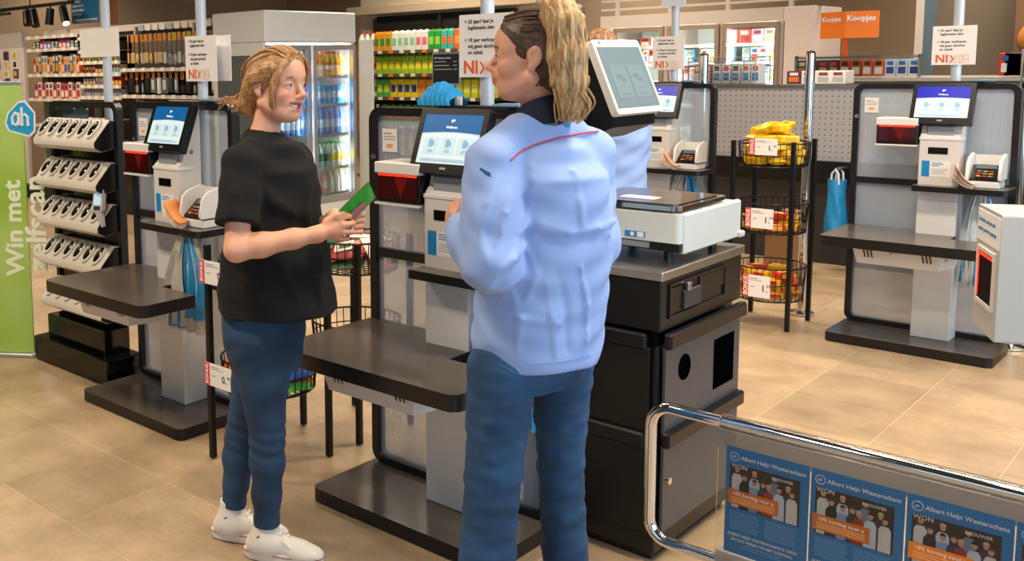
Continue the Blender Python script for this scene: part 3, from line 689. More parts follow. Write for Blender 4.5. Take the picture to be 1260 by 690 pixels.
hd.parent = dsp; hd.matrix_parent_inverse = Matrix(); hd.matrix_basis = Matrix.Translation(-Vector(dsp.location)) @ hm
MB().box(-wd/2+.016, wd/2-.016, -.0135, -.0115, -hg/2+.02, hg/2-.026).build('display_screen', mat('display_grey_glass', '#6c7c84', .15, emit=.12, emit_col='#8fa6b0'), hd)
g = MB()
for x0, x1 in ((-wd*.36, -.005), (.005, wd*.36)): g.box(x0, x1, -.0142, -.0137, -hg*.3, hg*.15)
g.build('screen_buttons', mat('display_grey_button', '#74848c', .2, emit=.1, emit_col='#93a9b3'), hd)
IC_ = mat('display_dark_icon', '#6a7a82', .25)
for x0 in (-wd*.18, wd*.18):
    MB().ball((x0-wd*.03, -.0142, hg*-.0), wd*.07, .0004, hg*.035, 8, 5).build('screen_icon', IC_, hd); MB().ball((x0+wd*.04, -.0142, hg*-.05), wd*.06, .0004, hg*.03, 8, 5).build('screen_icon', IC_, hd); MB().box(x0-wd*.07, x0+wd*.07, -.0147, -.0142, -hg*.25, -hg*.24).build('screen_caption', IC_, hd)
text('VX', .012, INK, hd, (-wd*.38, -.0125, hg*.455))
MB().prism([(.012, -hg/2+.01), (.012, hg/2-.02), (.05, hg/2-.05), (.15, -hg*.1), (.15, -hg/2-.03), (.03, -hg/2-.03)], -wd/2+.012, wd/2-.012, 'x').build('display_back', BLACKP, hd)
# ---------------------------------------------------------------- chrome gate with posters
GY = 2.59; GXL = PY(793, 580, GY).x; gz1 = PY(860, 504, GY).z; gz0 = gz1-.43; GXR = .35
gt = empty('chrome_gate', (GXL, GY, 0), 0, 'low chrome tube gate holding a row of blue posters behind clear plastic', 'gate')
rT = .0165; rad = .075; Lg = GXR-GXL
pts = []
for cx_, cz_, a0 in ((rad, gz0+rad, 270), (rad, gz1-rad, 180)):
    for i in range(7):
        a = R_(a0-90*i/6); pts.append((cx_+(rad-rT)*math.cos(a), 0, cz_+(rad-rT)*math.sin(a)))
MB().tube([(Lg, 0, gz0+rT)]+pts+[(Lg, 0, gz1-rT)], rT, 14).build('tube_loop', CHROME, gt, smooth=True, angle=60)
MB().cyl((Lg, 0, .004), (Lg, 0, 1.0), .03, 16).build('gate_post', CHROME, gt, smooth=True)
MB().lathe([(.09, .0), (.09, .01), (.035, .016)], 20, (Lg, 0, .004)).build('gate_post_foot', CHROME, gt, smooth=True)
px0 = PY(890, 560, GY).x-GXL-.005
FROST = mat('frosted_plastic', '#b9b1aa', .35, alpha=.75)
MB().box(px0, Lg-.05, -.025, -.021, gz0+.02, gz1-.03).build('clear_cover', PLEXI, gt)
MB().tube([(px0, 0, gz1-rT), (Lg-.05, 0, gz1-rT)], rT+.006, 12).build('upper_clip', PLEXI, gt, smooth=True)
MB().box(px0, Lg-.05, -.018, .018, gz0+.005, gz0+.055).build('lower_clip', FROST, gt)
MB().box(px0, Lg-.05, -.0205, -.006, gz1-.083, gz1-.03).build('upper_clip_band', FROST, gt)
PBLUE = mat('poster_blue', '#0f7db8', .4, noise=(8, .06)); PPHOTO = mat('poster_photo_dark', '#3a2a22', .5, noise=(25, .5)); PORANGE = mat('poster_orange', '#e07a1e', .5)
SKIN_P = mat('poster_skin', '#c99a7e', .6); PWH = mat('poster_white', '#e8e6e0', .6)
pw, ph = .21, .297; ptop = PY(893, 543, GY).z
CL = ['#d8d4cc', '#2b2730', '#3b3f4c', '#4a3b52', '#8ea4c4', '#a83424', '#9c2d22', '#c9c4d2', '#c8d0dc', '#7c8a9c', '#d8d2c8', '#b5aa9c']
def poster(x0, idx):
    p = empty('poster', (GXL+x0, GY-.0205, ptop-ph), 0, 'blue opening poster with a group photo and an orange strip, in the gate holder', 'poster', 'posters in the chrome gate')
    MB().box(0, pw, -.0006, 0, 0, ph).build('sheet', PBLUE, p)
    # logo ring and heading
    MB().tube([(.022+.0115*math.cos(a), -.001, ph-.026+.0115*math.sin(a)) for a in [2*math.pi*i/14 for i in range(14)]], .0009, 4, True).build('logo_ring', PWH, p)
    text('ah', .0115, PWH, p, (.0155, -.001, ph-.026))
    text('Albert Heijn Westerschans', .0148, PWH, p, (.038, -.001, ph-.0265), bold=.0002)
    pht = MB().box(.012, pw-.022, -.0012, -.0006, ph-.168, ph-.046).build('photo', PPHOTO, p)
    rr = random.Random(3)
    text('WON', .016, PWH, pht, (.014, -.0016, ph-.052))
    text('BROUWER', .011, PWH, pht, (.118, -.0016, ph-.058))
    xs = [(.03, .060, 0), (.075, .062, 8), (.126, .058, 9), (.05, .078, 1), (.16, .078, 3), (.076, .086, 4), (.098, .083, 2), (.112, .088, 5), (.138, .085, 8), (.17, .088, 10)]
    for k, (x, dz, ci) in enumerate(xs):
        zc = ph-dz; m = MB()
        y = -.0014-.0002*k
        m.cur = 0; m.prism([(x-.014, ph-.166), (x+.014, ph-.166), (x+.0135, zc-.022), (x+.008, zc-.012), (x-.008, zc-.012), (x-.0135, zc-.022)], y, y+.0001, 'y')
        m.cur = 1; m.prism([(x+.0062*math.cos(a), zc+.0085*math.sin(a)) for a in [2*math.pi*i/10 for i in range(10)]], y-.0001, y, 'y')
        m.cur = 2; m.prism([(x+.0068*math.cos(a), zc+.004+.0068*math.sin(a)) for a in [math.pi*i/6 for i in range(7)]], y-.0002, y-.0001, 'y')
        m.build('pictured_figure', [mat('poster_cloth_'+CL[ci], CL[ci], .6), SKIN_P, mat('poster_hair%d' % (k % 3), ('#5b3c22', '#c9b59a', '#2a1c14')[k % 3], .6)], pht)
    og = MB().box(.008, .138, -.0042, -.0036, ph-.157, ph-.116).build('orange_strip', PORANGE, p)
    text('10% korting voor u', .0135, PWH, og, (.02, -.0046, ph-.127))
    g = MB()
    for i in range(3): g.box(.018, .128, -.0046, -.0042, ph-.139-i*.006, ph-.137-i*.006)
    g.build('strip_lines', mat('poster_pale_orange', '#f2b680', .6), og)
    g = MB()
    for c in range(2):
        for i in range(10): g.box(.014+c*.09, .014+c*.09+.07+.01*rr.random(), -.001, -.0006, ph-.18-i*.0052, ph-.1785-i*.0052)
    g.build('body_text_lines', mat('poster_pale_blue', '#7fb6d6', .6), p)
    text('ALBERT HEIJN WESTERSCHANS IS OPEN!', .0098, PWH, p, (.098, -.001, ph-.243), align='CENTER', bold=.0002)
    text('EN DAT VIEREN WE MET KORTING.', .0098, PWH, p, (.098, -.001, ph-.257), align='CENTER', bold=.0002)
    MB().box(.05, .15, -.001, -.0006, ph-.269, ph-.267).box(.04, .16, -.001, -.0006, ph-.276, ph-.2745).build('small_print', mat('poster_pale_blue'), p)
    return p
p0 = poster(px0+.022, 0)
PL = ('blue opening poster at the open end of the gate, next to the bare chrome loop', 'blue opening poster second from the bare chrome loop of the gate', 'blue opening poster third from the bare chrome loop of the gate', 'blue opening poster fourth from the bare chrome loop of the gate')
p0['label'] = PL[0]
for i in (1, 2, 3):
    q_ = copy_tree(p0); q_['label'] = PL[i]; q_.location = Vector(p0.location)+Vector(((pw+.003)*i, -.0002*i, 0))
# ---------------------------------------------------------------- receipt scanner at the exit
dn = 2.8
bA = PD(1223.5, 422, dn); bT = PD(1236, 264, dn*.985)
hbx = PD(1224, 422, dn).z; 
ddir = Vector(ray(862, 72)); ddir.z = 0; ddir.normalize()   # away from the camera along the window face
wB = .25
zt_, zb_ = PD(1229, 262, dn).z, bA.z
nrm = Vector((ddir.y, -ddir.x, 0))
bx = empty('receipt_scanner', (bA.x, bA.y, 0), math.atan2(ddir.y, ddir.x), 'white receipt scanner box with a red-lit window at the exit', 'scanner')
BOOTH = mat('booth_pale_grey', '#b7b7b4', .4)
# local x = away along face, local -y... face plane y=0, body extends to local -y (right of the picture)
MB().prism(rrect(0, wB, zb_, zt_, .006, 2), -.20, 0, 'y').build('housing', BOOTH, bx)
MB().box(-.004, .002, -.11, -.104, zb_, zt_).build('seam', GREYP, bx)
rg = MB().ring([(.035, zb_+.08), (wB-.03, zb_+.08), (wB-.03, zt_-.12), (.035, zt_-.12)], [(.047, zb_+.092), (wB-.042, zb_+.092), (wB-.042, zt_-.132), (.047, zt_-.132)], 0, .006).build('window_frame', CREAM, bx)
MB().box(.047, wB-.042, .0, .003, zb_+.092, zt_-.132).build('scan_window', mat('dark_scan_window', '#1a0607', .8, spec=.1), rg)
MB().box(.05, wB-.045, .003, .0045, zt_-.145, zt_-.137).box(wB-.05, wB-.046, .003, .0045, zb_+.1, zt_-.137).build('scan_light', REDLT, rg)
cd = MB().box(.004, wB-.004, .0, .0015, zt_-.105, zt_-.012).build('label_panel', PAPER, bx)
BT = mat('blue_text', '#2f7fb5', .6)
for i, s in enumerate(('Scan hier uw bon aub', 'om de poort te openen')):
    text(s, .0205, BT, cd, (wB-.016, .002, zt_-.04-.028*i), rot=(R_(90), 0, R_(180)))
MB().cyl((.12, -.25, .004), (.12, -.25, 1.0), .03, 16).build('stand', CHROME, bx, smooth=True)
MB().lathe([(.09, 0), (.09, .012), (.035, .018)], 20, (.12, -.25, .004)).build('stand_foot', CHROME, bx, smooth=True)
MB().box(.08, .16, -.23, -.199, zb_+.1, zb_+.2).build('bracket', CHROME, bx)
# ---------------------------------------------------------------- people: sculpted as distance fields, surfaced as single meshes
def A3(p): return np.array([p[0], p[1], p[2]], dtype=np.float64)
class Field:
    BIG = .05
    def __init__(s, lo, hi, h):
        s.h = h; s.lo = A3(lo); n = np.ceil((A3(hi)-s.lo)/h).astype(int)+1
        s.ax = [(s.lo[i]+h*np.arange(n[i])).astype(np.float32) for i in range(3)]
        s.D = np.full(tuple(n), s.BIG, np.float32)
    def sub(s, lo, hi):
        sl = []
        for i in range(3):
            a = int(max(0, np.floor((lo[i]-s.lo[i])/s.h))); b = int(min(len(s.ax[i]), np.ceil((hi[i]-s.lo[i])/s.h)+1))
            if b <= a: return None, None
            sl.append(slice(a, b))
        X = s.ax[0][sl[0]][:, None, None]; Y = s.ax[1][sl[1]][None, :, None]; Z = s.ax[2][sl[2]][None, None, :]
        return tuple(sl), (X, Y, Z)
    def put(s, sl, d, k, op):
        a = s.D[sl]
        if op == 'u':
            if k > 0:
                h = np.clip(.5+.5*(a-d)/k, 0, 1); r = a*(1-h)+d*h-k*h*(1-h)
            else: r = np.minimum(a, d)
        elif op == 's':
            nd = -d
            if k > 0:
                h = np.clip(.5-.5*(a-nd)/k, 0, 1); r = a*(1-h)+nd*h+k*h*(1-h)
            else: r = np.maximum(a, nd)
        else: r = np.maximum(a, d)
        s.D[sl] = r
    def cone(s, p0, r0, p1, r1, k=.012, op='u'):
        p0, p1 = A3(p0), A3(p1); m = max(r0, r1)+.05
        sl, C_ = s.sub(np.minimum(p0, p1)-m, np.maximum(p0, p1)+m)
        if sl is None: return s
        d = p1-p0; L = float(d@d)+1e-12
        qx, qy, qz = C_[0]-p0[0], C_[1]-p0[1], C_[2]-p0[2]
        t = np.clip((qx*d[0]+qy*d[1]+qz*d[2])/L, 0, 1)
        dist = np.sqrt((qx-t*d[0])**2+(qy-t*d[1])**2+(qz-t*d[2])**2)-(r0+t*(r1-r0))
        s.put(sl, dist.astype(np.float32), k, op); return s
    def chain(s, pts, k=.012):
        for (p, r), (q, t) in zip(pts[:-1], pts[1:]): s.cone(p, r, q, t, k)
        return s
    def ell(s, c, r, R=None, k=.012, op='u'):
        c = A3(c); r = np.array(r, float); m = r.max()+.05
        sl, C_ = s.sub(c-m, c+m)
        if sl is None: return s
        q = [C_[0]-c[0], C_[1]-c[1], C_[2]-c[2]]
        if R is not None: q = [R[i][0]*q[0]+R[i][1]*q[1]+R[i][2]*q[2] for i in range(3)]
        k0 = np.sqrt((q[0]/r[0])**2+(q[1]/r[1])**2+(q[2]/r[2])**2); k1 = np.sqrt((q[0]/r[0]**2)**2+(q[1]/r[1]**2)**2+(q[2]/r[2]**2)**2)+1e-9
        s.put(sl, (k0*(k0-1)/k1).astype(np.float32), k, op); return s
    def loft(s, base, f, l, rows, k=.02, op='u', cap=.0, pw=2.0):
        """rows: (z, forward offset, left offset, half width, half depth), stacked along z"""
        rows = sorted(rows); zz = np.array([r[0] for r in rows]); z0, z1 = zz[0], zz[-1]
        mx = max(max(r[3], r[4]) for r in rows)+max(abs(r[1])+abs(r[2]) for r in rows)+.06
        sl, C_ = s.sub((base[0]-mx, base[1]-mx, z0-.06), (base[0]+mx, base[1]+mx, z1+.06))
        Z = C_[2]; zc = np.clip(Z, z0, z1)
        I = [np.interp(zc, zz, [r[i] for r in rows]) for i in (1, 2, 3, 4)]
        dx, dy = C_[0]-base[0], C_[1]-base[1]
        u = dx*f[0]+dy*f[1]-I[0]; v = dx*l[0]+dy*l[1]-I[1]
        n = (np.abs(u/I[3])**pw+np.abs(v/I[2])**pw)**(1/pw)
        g = np.sqrt((u/I[3]**2)**2+(v/I[2]**2)**2)+1e-6
        d = np.where(n > .3, n*(n-1)/np.maximum(g, 1e-3), (n-1)*np.minimum(I[2], I[3]))
        dz = np.maximum(Z-z1, z0-Z)
        d = np.maximum(d, dz+0*d)
        s.put(sl, d.astype(np.float32), k, op); return s
    def fn(s, lo, hi, f, k=0, op='u'):
        sl, C_ = s.sub(A3(lo), A3(hi)); s.put(sl, np.broadcast_to(f(*C_), s.D[sl].shape).astype(np.float32), k, op); return s
    def disp(s, f, lo=None, hi=None):
        if lo is None: lo, hi = s.lo, s.lo+10
        sl, C_ = s.sub(A3(lo), A3(hi)); s.D[sl] += f(*C_).astype(np.float32); return s
    def hit(s, px, py, near=.5, far=7.0):
        d = ray(px, py); t = np.arange(near, far, s.h*.5); p = CAM+d*t[:, None]; q = ((p-s.lo)/s.h); i = np.floor(q).astype(int)
        ok = ((i >= 0) & (i < np.array(s.D.shape)-1)).all(1)
        if not ok.any(): return None
        v = np.full(len(t), 1.0); v[ok] = s.D[i[ok, 0], i[ok, 1], i[ok, 2]]
        w = np.argmax(v < 0)
        return CAM+d*(t[w]) if v[w] < 0 else None
    def ridge(s, pts, r=.010, sink=.005, k=.02, op='u'):
        P = []
        for a in pts:
            h_ = s.hit(*a)
            if h_ is not None: c = (h_-CAM)/np.linalg.norm(h_-CAM); P.append(h_+c*sink if op == 'u' else h_-c*sink)
        n = len(P)
        for i in range(n-1):
            ra = r*(.35+.65*math.sin(math.pi*(i+.2)/(n-.6))); rb = r*(.35+.65*math.sin(math.pi*(i+1-.2+.0)/(n-.6) if n > 1 else 1))
            s.cone(P[i], abs(ra), P[i+1], abs(rb), k, op)
        return s
    def surface(s, smooth=2):
        D = s.D; D[0] = D[-1] = s.BIG; D[:, 0] = D[:, -1] = s.BIG; D[:, :, 0] = D[:, :, -1] = s.BIG
        S = D < 0
        c = np.zeros(tuple(n-1 for n in D.shape), np.uint8)
        for i in (0, 1):
            for j in (0, 1):
                for k in (0, 1): c += S[i:S.shape[0]-1+i, j:S.shape[1]-1+j, k:S.shape[2]-1+k]
        act = (c > 0) & (c < 8); idx = np.argwhere(act); n = len(idx)
        lut = np.full(act.shape, -1, np.int32); lut[act] = np.arange(n)
        acc = np.zeros((n, 3)); cnt = np.zeros(n)
        corners = [(i, j, k) for i in (0, 1) for j in (0, 1) for k in (0, 1)]
        val = {q: D[idx[:, 0]+q[0], idx[:, 1]+q[1], idx[:, 2]+q[2]] for q in corners}
        for q in corners:
            for ax in range(3):
                if q[ax]: continue
                e = list(q); e[ax] = 1; e = tuple(e); a, b = val[q], val[e]
                m = (a < 0) != (b < 0); t = np.where(m, a/np.where(m, a-b, 1), 0)
                p = np.tile(np.array(q, float), (n, 1)); p[:, ax] += t
                acc[m] += p[m]; cnt[m] += 1
        V = (idx+acc/cnt[:, None])*s.h+s.lo
        F = []
        for ax in range(3):
            sl0 = [slice(1, -1)]*3; 
            a = [slice(None)]*3; b = [slice(None)]*3; a[ax] = slice(0, -1); b[ax] = slice(1, None)
            A_, B_ = S[tuple(a)], S[tuple(b)]; e = np.argwhere(A_ != B_)
            o1, o2 = [(1, 2), (2, 0), (0, 1)][ax]
            ok = (e[:, o1] > 0) & (e[:, o2] > 0) & (e[:, o1] < D.shape[o1]-1) & (e[:, o2] < D.shape[o2]-1); e = e[ok]
            ins = A_[e[:, 0], e[:, 1], e[:, 2]]
            def L(d1, d2):
                q = e.copy(); q[:, o1] += d1; q[:, o2] += d2; return lut[q[:, 0], q[:, 1], q[:, 2]]
            q = np.stack([L(-1, -1), L(0, -1), L(0, 0), L(-1, 0)], 1)
            q[~ins] = q[~ins][:, ::-1]; F.append(q)
        F = np.concatenate(F); F = F[(F >= 0).all(1)]
        E = np.concatenate([F[:, [0, 1]], F[:, [1, 2]], F[:, [2, 3]], F[:, [3, 0]]])
        for _ in range(smooth):
            sm = np.zeros_like(V); ct = np.zeros(n)
            for c_ in range(3): sm[:, c_] = np.bincount(E[:, 0], V[E[:, 1], c_], n)+np.bincount(E[:, 1], V[E[:, 0], c_], n)
            ct = np.bincount(E[:, 0], minlength=n)+np.bincount(E[:, 1], minlength=n)
            V = V*.5+.5*sm/np.maximum(ct, 1)[:, None]
        return V, F
def np_mesh(name, V, F, m, colors=None):
    me = bpy.data.meshes.new(name); me.vertices.add(len(V)); me.vertices.foreach_set('co', np.ascontiguousarray(V, np.float32).ravel())
    k = F.shape[1]; me.loops.add(len(F)*k); me.polygons.add(len(F))
    me.loops.foreach_set('vertex_index', np.ascontiguousarray(F, np.int32).ravel())
    me.polygons.foreach_set('loop_start', np.arange(0, len(F)*k, k, dtype=np.int32))
    me.polygons.foreach_set('use_smooth', np.ones(len(F), bool)); me.update(); me.validate()
    for q in (m if isinstance(m, (list, tuple)) else [m]): me.materials.append(q)
    if colors is not None:
        at = me.attributes.new('tint', 'FLOAT_COLOR', 'POINT'); at.data.foreach_set('color', np.ascontiguousarray(colors, np.float32).ravel())
    return me
def finish(fd, name, m, base, parent, smooth=2, colors=None, **kw):
    V, F = fd.surface(smooth); cl = colors(V) if colors else None
    return place(name, np_mesh(name, V-A3(base), F, m, cl), parent, **kw)
def skin_mat(name):
    m = bpy.data.materials.new(name); m.use_nodes = True; nt = m.node_tree; b = nt.nodes['Principled BSDF']
    at = nt.nodes.new('ShaderNodeAttribute'); at.attribute_name = 'tint'
    nz = nt.nodes.new('ShaderNodeTexNoise'); nz.inputs['Scale'].default_value = 60; tc = nt.nodes.new('ShaderNodeTexCoord'); nt.links.new(tc.outputs['Object'], nz.inputs['Vector'])
    mr = nt.nodes.new('ShaderNodeMapRange'); mr.inputs['To Min'].default_value = .93; mr.inputs['To Max'].default_value = 1.06; nt.links.new(nz.outputs['Fac'], mr.inputs['Value'])
    hv = nt.nodes.new('ShaderNodeHueSaturation'); nt.links.new(at.outputs['Color'], hv.inputs['Color']); nt.links.new(mr.outputs[0], hv.inputs['Value'])
    nt.links.new(hv.outputs[0], b.inputs['Base Color']); b.inputs['Roughness'].default_value = .48
    b.inputs['Subsurface Weight'].default_value = .25; b.inputs['Subsurface Radius'].default_value = (.010, .004, .002); b.inputs['Subsurface Scale'].default_value = 1.0
    return m
SKIN = skin_mat('skin')
def hair_mat(name, c0, c1, c2, sc=(14, 14, 2)):
    m = bpy.data.materials.new(name); m.use_nodes = True; nt = m.node_tree; b = nt.nodes['Principled BSDF']
    tc = nt.nodes.new('ShaderNodeTexCoord'); mp = nt.nodes.new('ShaderNodeMapping'); mp.inputs['Scale'].default_value = sc; nt.links.new(tc.outputs['Object'], mp.inputs['Vector'])
    nz = nt.nodes.new('ShaderNodeTexNoise'); nz.inputs['Scale'].default_value = 9; nz.inputs['Detail'].default_value = 6; nz.inputs['Roughness'].default_value = .7; nt.links.new(mp.outputs[0], nz.inputs['Vector'])
    cr = nt.nodes.new('ShaderNodeValToRGB'); cr.color_ramp.elements[0].position = .3; cr.color_ramp.elements[0].color = srgb(c0); cr.color_ramp.elements[1].position = .72; cr.color_ramp.elements[1].color = srgb(c2)
    e = cr.color_ramp.elements.new(.52); e.color = srgb(c1)
    nt.links.new(nz.outputs['Fac'], cr.inputs[0]); nt.links.new(cr.outputs[0], b.inputs['Base Color']); b.inputs['Roughness'].default_value = .42
    bp = nt.nodes.new('ShaderNodeBump'); bp.inputs['Strength'].default_value = .5; bp.inputs['Distance'].default_value = .004; nt.links.new(nz.outputs['Fac'], bp.inputs['Height']); nt.links.new(bp.outputs[0], b.inputs['Normal'])
    return m
def cloth_mat(name, col, rough=.8, weave=900, amt=.08, fold=0):
    return mat(name, col, rough, noise=(18, amt), bump=(weave, .12), sheen=0)
DENIM = bpy.data.materials.new('blue_denim'); DENIM.use_nodes = True
def denim(m, c0, c1):
    nt = m.node_tree; b = nt.nodes['Principled BSDF']; b.inputs['Roughness'].default_value = .85
    tc = nt.nodes.new('ShaderNodeTexCoord'); n1 = nt.nodes.new('ShaderNodeTexNoise'); n1.inputs['Scale'].default_value = 6; n1.inputs['Detail'].default_value = 5; nt.links.new(tc.outputs['Object'], n1.inputs['Vector'])
    mp = nt.nodes.new('ShaderNodeMapping'); mp.inputs['Scale'].default_value = (600, 600, 120); nt.links.new(tc.outputs['Object'], mp.inputs['Vector'])
    n2 = nt.nodes.new('ShaderNodeTexNoise'); n2.inputs['Scale'].default_value = 1; nt.links.new(mp.outputs[0], n2.inputs['Vector'])
    ad = nt.nodes.new('ShaderNodeMath'); ad.operation = 'MULTIPLY_ADD'; ad.inputs[1].default_value = .35; nt.links.new(n2.outputs['Fac'], ad.inputs[0]); nt.links.new(n1.outputs['Fac'], ad.inputs[2])
    cr = nt.nodes.new('ShaderNodeValToRGB'); cr.color_ramp.elements[0].position = .45; cr.color_ramp.elements[0].color = srgb(c0); cr.color_ramp.elements[1].position = .9; cr.color_ramp.elements[1].color = srgb(c1)
    nt.links.new(ad.outputs[0], cr.inputs[0]); nt.links.new(cr.outputs[0], b.inputs['Base Color'])
denim(DENIM, '#11253b', '#294a6a')
DENIM2 = bpy.data.materials.new('mid_blue_denim'); DENIM2.use_nodes = True; denim(DENIM2, '#132e4a', '#29557d')
STITCH = mat('denim_stitch', '#3f5f7e', .8)
def frame_from(ang, tilt=0.0, rollv=0.0):
    """head axes: forward, left, up"""
    f = np.array([math.cos(ang)*math.cos(tilt), math.sin(ang)*math.cos(tilt), math.sin(tilt)]); l = np.array([-math.sin(ang), math.cos(ang), 0.0]); u = np.cross(f, l)
    l2 = l*math.cos(rollv)+u*math.sin(rollv); u2 = np.cross(f, l2)
    return np.stack([f, l2, u2])
def head_sdf(fd, c, H, neck_to, smile=1.0, s=1.0, nr=.045):
    P = lambda x, y, z: c+s*(H[0]*x+H[1]*y+H[2]*z)
    E = lambda p, r, k=.015, op='u': fd.ell(P(*p), [q*s for q in r], H, k*s, op)
    K = lambda p, r, q, t, k=.012, op='u': fd.cone(P(*p), r*s, P(*q), t*s, k*s, op)
    # neck
    fd.cone(P(-.026, 0, -.055), .044*s, neck_to, nr*s, .02)
    E((-.012, 0, .035), (.094, .074, .085), .02)
    E((.03, 0, -.035), (.058, .058, .078), .03)
    E((.04, 0, -.075), (.042, .044, .036), .025)
    E((.060, 0, -.097), (.020, .021, .017), .02)
    for sd in (-1, 1):
        K((-.01, sd*.058, -.055), .018, (.05, sd*.026, -.092), .017, .025)
        E((.052, sd*.042, -.028), (.03, .022, .026), .022)
        K((.080, sd*.012, .019), .010, (.060, sd*.050, .016), .011, .016)
    E((.05, 0, .045), (.05, .058, .05), .03)
    # nose
    K((.087, 0, .004), .0078, (.111, 0, -.029), .0094, .012)
    E((.1135, 0, -.0325), (.010, .0098, .0085), .008)
    for sd in (-1, 1): E((.101, sd*.0115, -.0370), (.0105, .0068, .0072), .006)
    E((.090, 0, -.052), (.012, .018, .018), .014)
    # sockets and lids
    for sd in (-1, 1):
        E((.102, sd*.034, .001), (.024, .017, .0125), .018, 's')
        E((.0755, sd*.0335, -.0015), (.0165, .0165, .0135), .006)
        E((.090, sd*.0340, -.0015), (.013, .0160, .0060), .003, 's')
    # mouth
    if smile:
        E((.080, 0, -.0575), (.015, .031, .0056), .008); E((.079, 0, -.0765), (.0155, .025, .0062), .008)
        for sd in (-1, 1): E((.062, sd*.035, -.0535), (.012, .012, .013), .012)
        n = 9
        for i in range(n):
            t = (i/(n-1)-.5)*2; E((.091-.024*t*t, t*.0300, -.0680+.0105*t*t), (.012, .006, .0068-.0042*t*t), .002, 's')
    else:
        E((.088, 0, -.061), (.012, .022, .006), .008); E((.087, 0, -.073), (.013, .018, .007), .008)
        K((.104, -.02, -.0665), .0012, (.104, .02, -.0665), .0012, .003, 's')
    # ears
    for sd in (-1, 1):
        e0 = (-.018, sd*.075, .0)
        E((-.018, sd*.076, .004), (.019, .008, .029), .008); E((-.010, sd*.075, -.026), (.011, .007, .012), .008)
        E((-.012, sd*.085, .004), (.0105, .0075, .018), .004, 's')
    return P
def skin_colors(P_inv, base, lips, cheek):
    def f(V):
        C_ = np.tile(np.array(srgb(base)), (len(V), 1)); q = P_inv(V)
        def blend(mask, col): 
            c4 = np.array(srgb(col)); C_[:] = C_*(1-mask[:, None])+c4*mask[:, None]
        for sd in (-1, 1):
            d = np.sqrt(((q[:, 0]-.06)/.04)**2+((q[:, 1]-sd*.043)/.026)**2+((q[:, 2]+.034)/.026)**2); blend(np.clip(1.3-d, 0, 1)*.5, cheek)
        d = np.sqrt(((q[:, 0]-.108)/.02)**2+(q[:, 1]/.015)**2+((q[:, 2]+.034)/.013)**2); blend(np.clip(1.2-d, 0, 1)*.4, cheek)
        zc = -.0675+.0105*(q[:, 1]/.030)**2
        d = np.sqrt((q[:, 1]/.034)**2+((q[:, 2]-zc)/.0130)**2); m = np.clip((1.06-d)*6, 0, 1)*(q[:, 0] > .07); blend(m, lips)
        return C_
    return f
EYEW = mat('eye_white', '#c9c4be', .25); IRIS = mat('iris_blue_grey', '#4f7184', .25); PUPIL = mat('pupil_black', '#0a0a0a', .15); TEETH = mat('teeth', '#f3efe6', .25); LASH = mat('dark_lash', '#2b1f18', .6)
def face_bits(parent, P, base, H, look, brow, s=1.0, teeth=True):
    b = A3(base); q3 = lambda x, y, z: Vector(P(x, y, z)-b)
    Hm = Matrix(((H[0][0], H[1][0], H[2][0]), (H[0][1], H[1][1], H[2][1]), (H[0][2], H[1][2], H[2][2]))).to_4x4()
    BR = mat('brow_'+brow, brow, .7)
    for sd in (-1, 1):
        m = MB(); m.cur = 0; m.ball((0, 0, 0), .0125*s, .0125*s, .0125*s, 16, 12)
        lv = Vector(look).normalized()
        for r, dp, ci in ((.0064, .0112, 1), (.0031, .0119, 2)):
            m.cur = ci; m.M = lv.to_track_quat('Z', 'Y').to_matrix().to_4x4() @ Matrix.Translation((0, 0, dp*s)); m.lathe([(r*s, 0), (r*.8*s, .0009*s), (.0002, .0012*s)], 14); m.M = None
        o = m.build('eye', [EYEW, IRIS, PUPIL], parent, smooth=True, angle=60)
        o.matrix_local = Matrix.Translation(q3(.0765, sd*.0335, -.0015)) @ Hm
        pts = [q3(.0905-.013*((t-.2)/.9)**2 if True else 0, sd*(.034+.0155*t), .0034-.0058*t*t+.001*t) for t in [-1+2*i/8 for i in range(9)]]
        MB().tube(pts, [.0006*s]+[.0013*s]*6+[.0012*s, .0007*s], 5).build('eyelash', LASH, parent)
        pts = [q3(.0935-.020*max(0, t)**2-.004*abs(t), sd*(.032+.021*t), .0215+.004*(1-t*t)-.003*max(0, t)) for t in [-1+2*i/8 for i in range(9)]]
        MB().tube(pts, [.0018*s, .0028*s, .0031*s, .0030*s, .0028*s, .0025*s, .002*s, .0015*s, .0008*s], 6).build('eyebrow', BR, parent)
    if teeth:
        m = MB()
        def tf(u, v):
            t = (u-.5)*2; return tuple(q3(.0840-.023*t*t, t*.0285, -.0618-.0100*v*(1-.6*t*t)+.0100*t*t))
        m.grid(tf, 15, 4).build('teeth', TEETH, parent, smooth=True)
# ---------------------------------------------------------------- the woman in the black T-shirt
B1 = Vector((-2.25, 2.0, 0))
w1 = empty('person', B1, 0, 'person in a black T-shirt and blue jeans with white high-top sneakers, holding a green packet', 'person')
d1 = lambda py: 2.99+(py-60)/622*.19
J1 = lambda px, py, dd=0.0: A3(PD(px, py, d1(py)+dd))
ph = R_(5); f1 = np.array([math.cos(ph), math.sin(ph), 0]); l1 = np.array([-math.sin(ph), math.cos(ph), 0])
H1 = frame_from(R_(7), R_(1), R_(-3)); hc1 = J1(340, 105.5, .0)
HS1 = .95
def inv1(V): return ((V-hc1)@H1.T)/HS1
neck1 = J1(325, 172, .01)
fd = Field((-2.75, 1.55, .95), (-1.80, 2.50, 1.70), .0036)
P1 = head_sdf(fd, hc1, H1, neck1, 1.0, HS1)
sR, sL = J1(297, 200, -.13), J1(362, 196, .15)
eR, wR = J1(291, 307, -.225), J1(391, 288, -.195)
eL, wL = J1(372, 300, .10), J1(412, 267, -.02)
fd.cone(neck1, .045, J1(325, 188, .01), .06, .03)
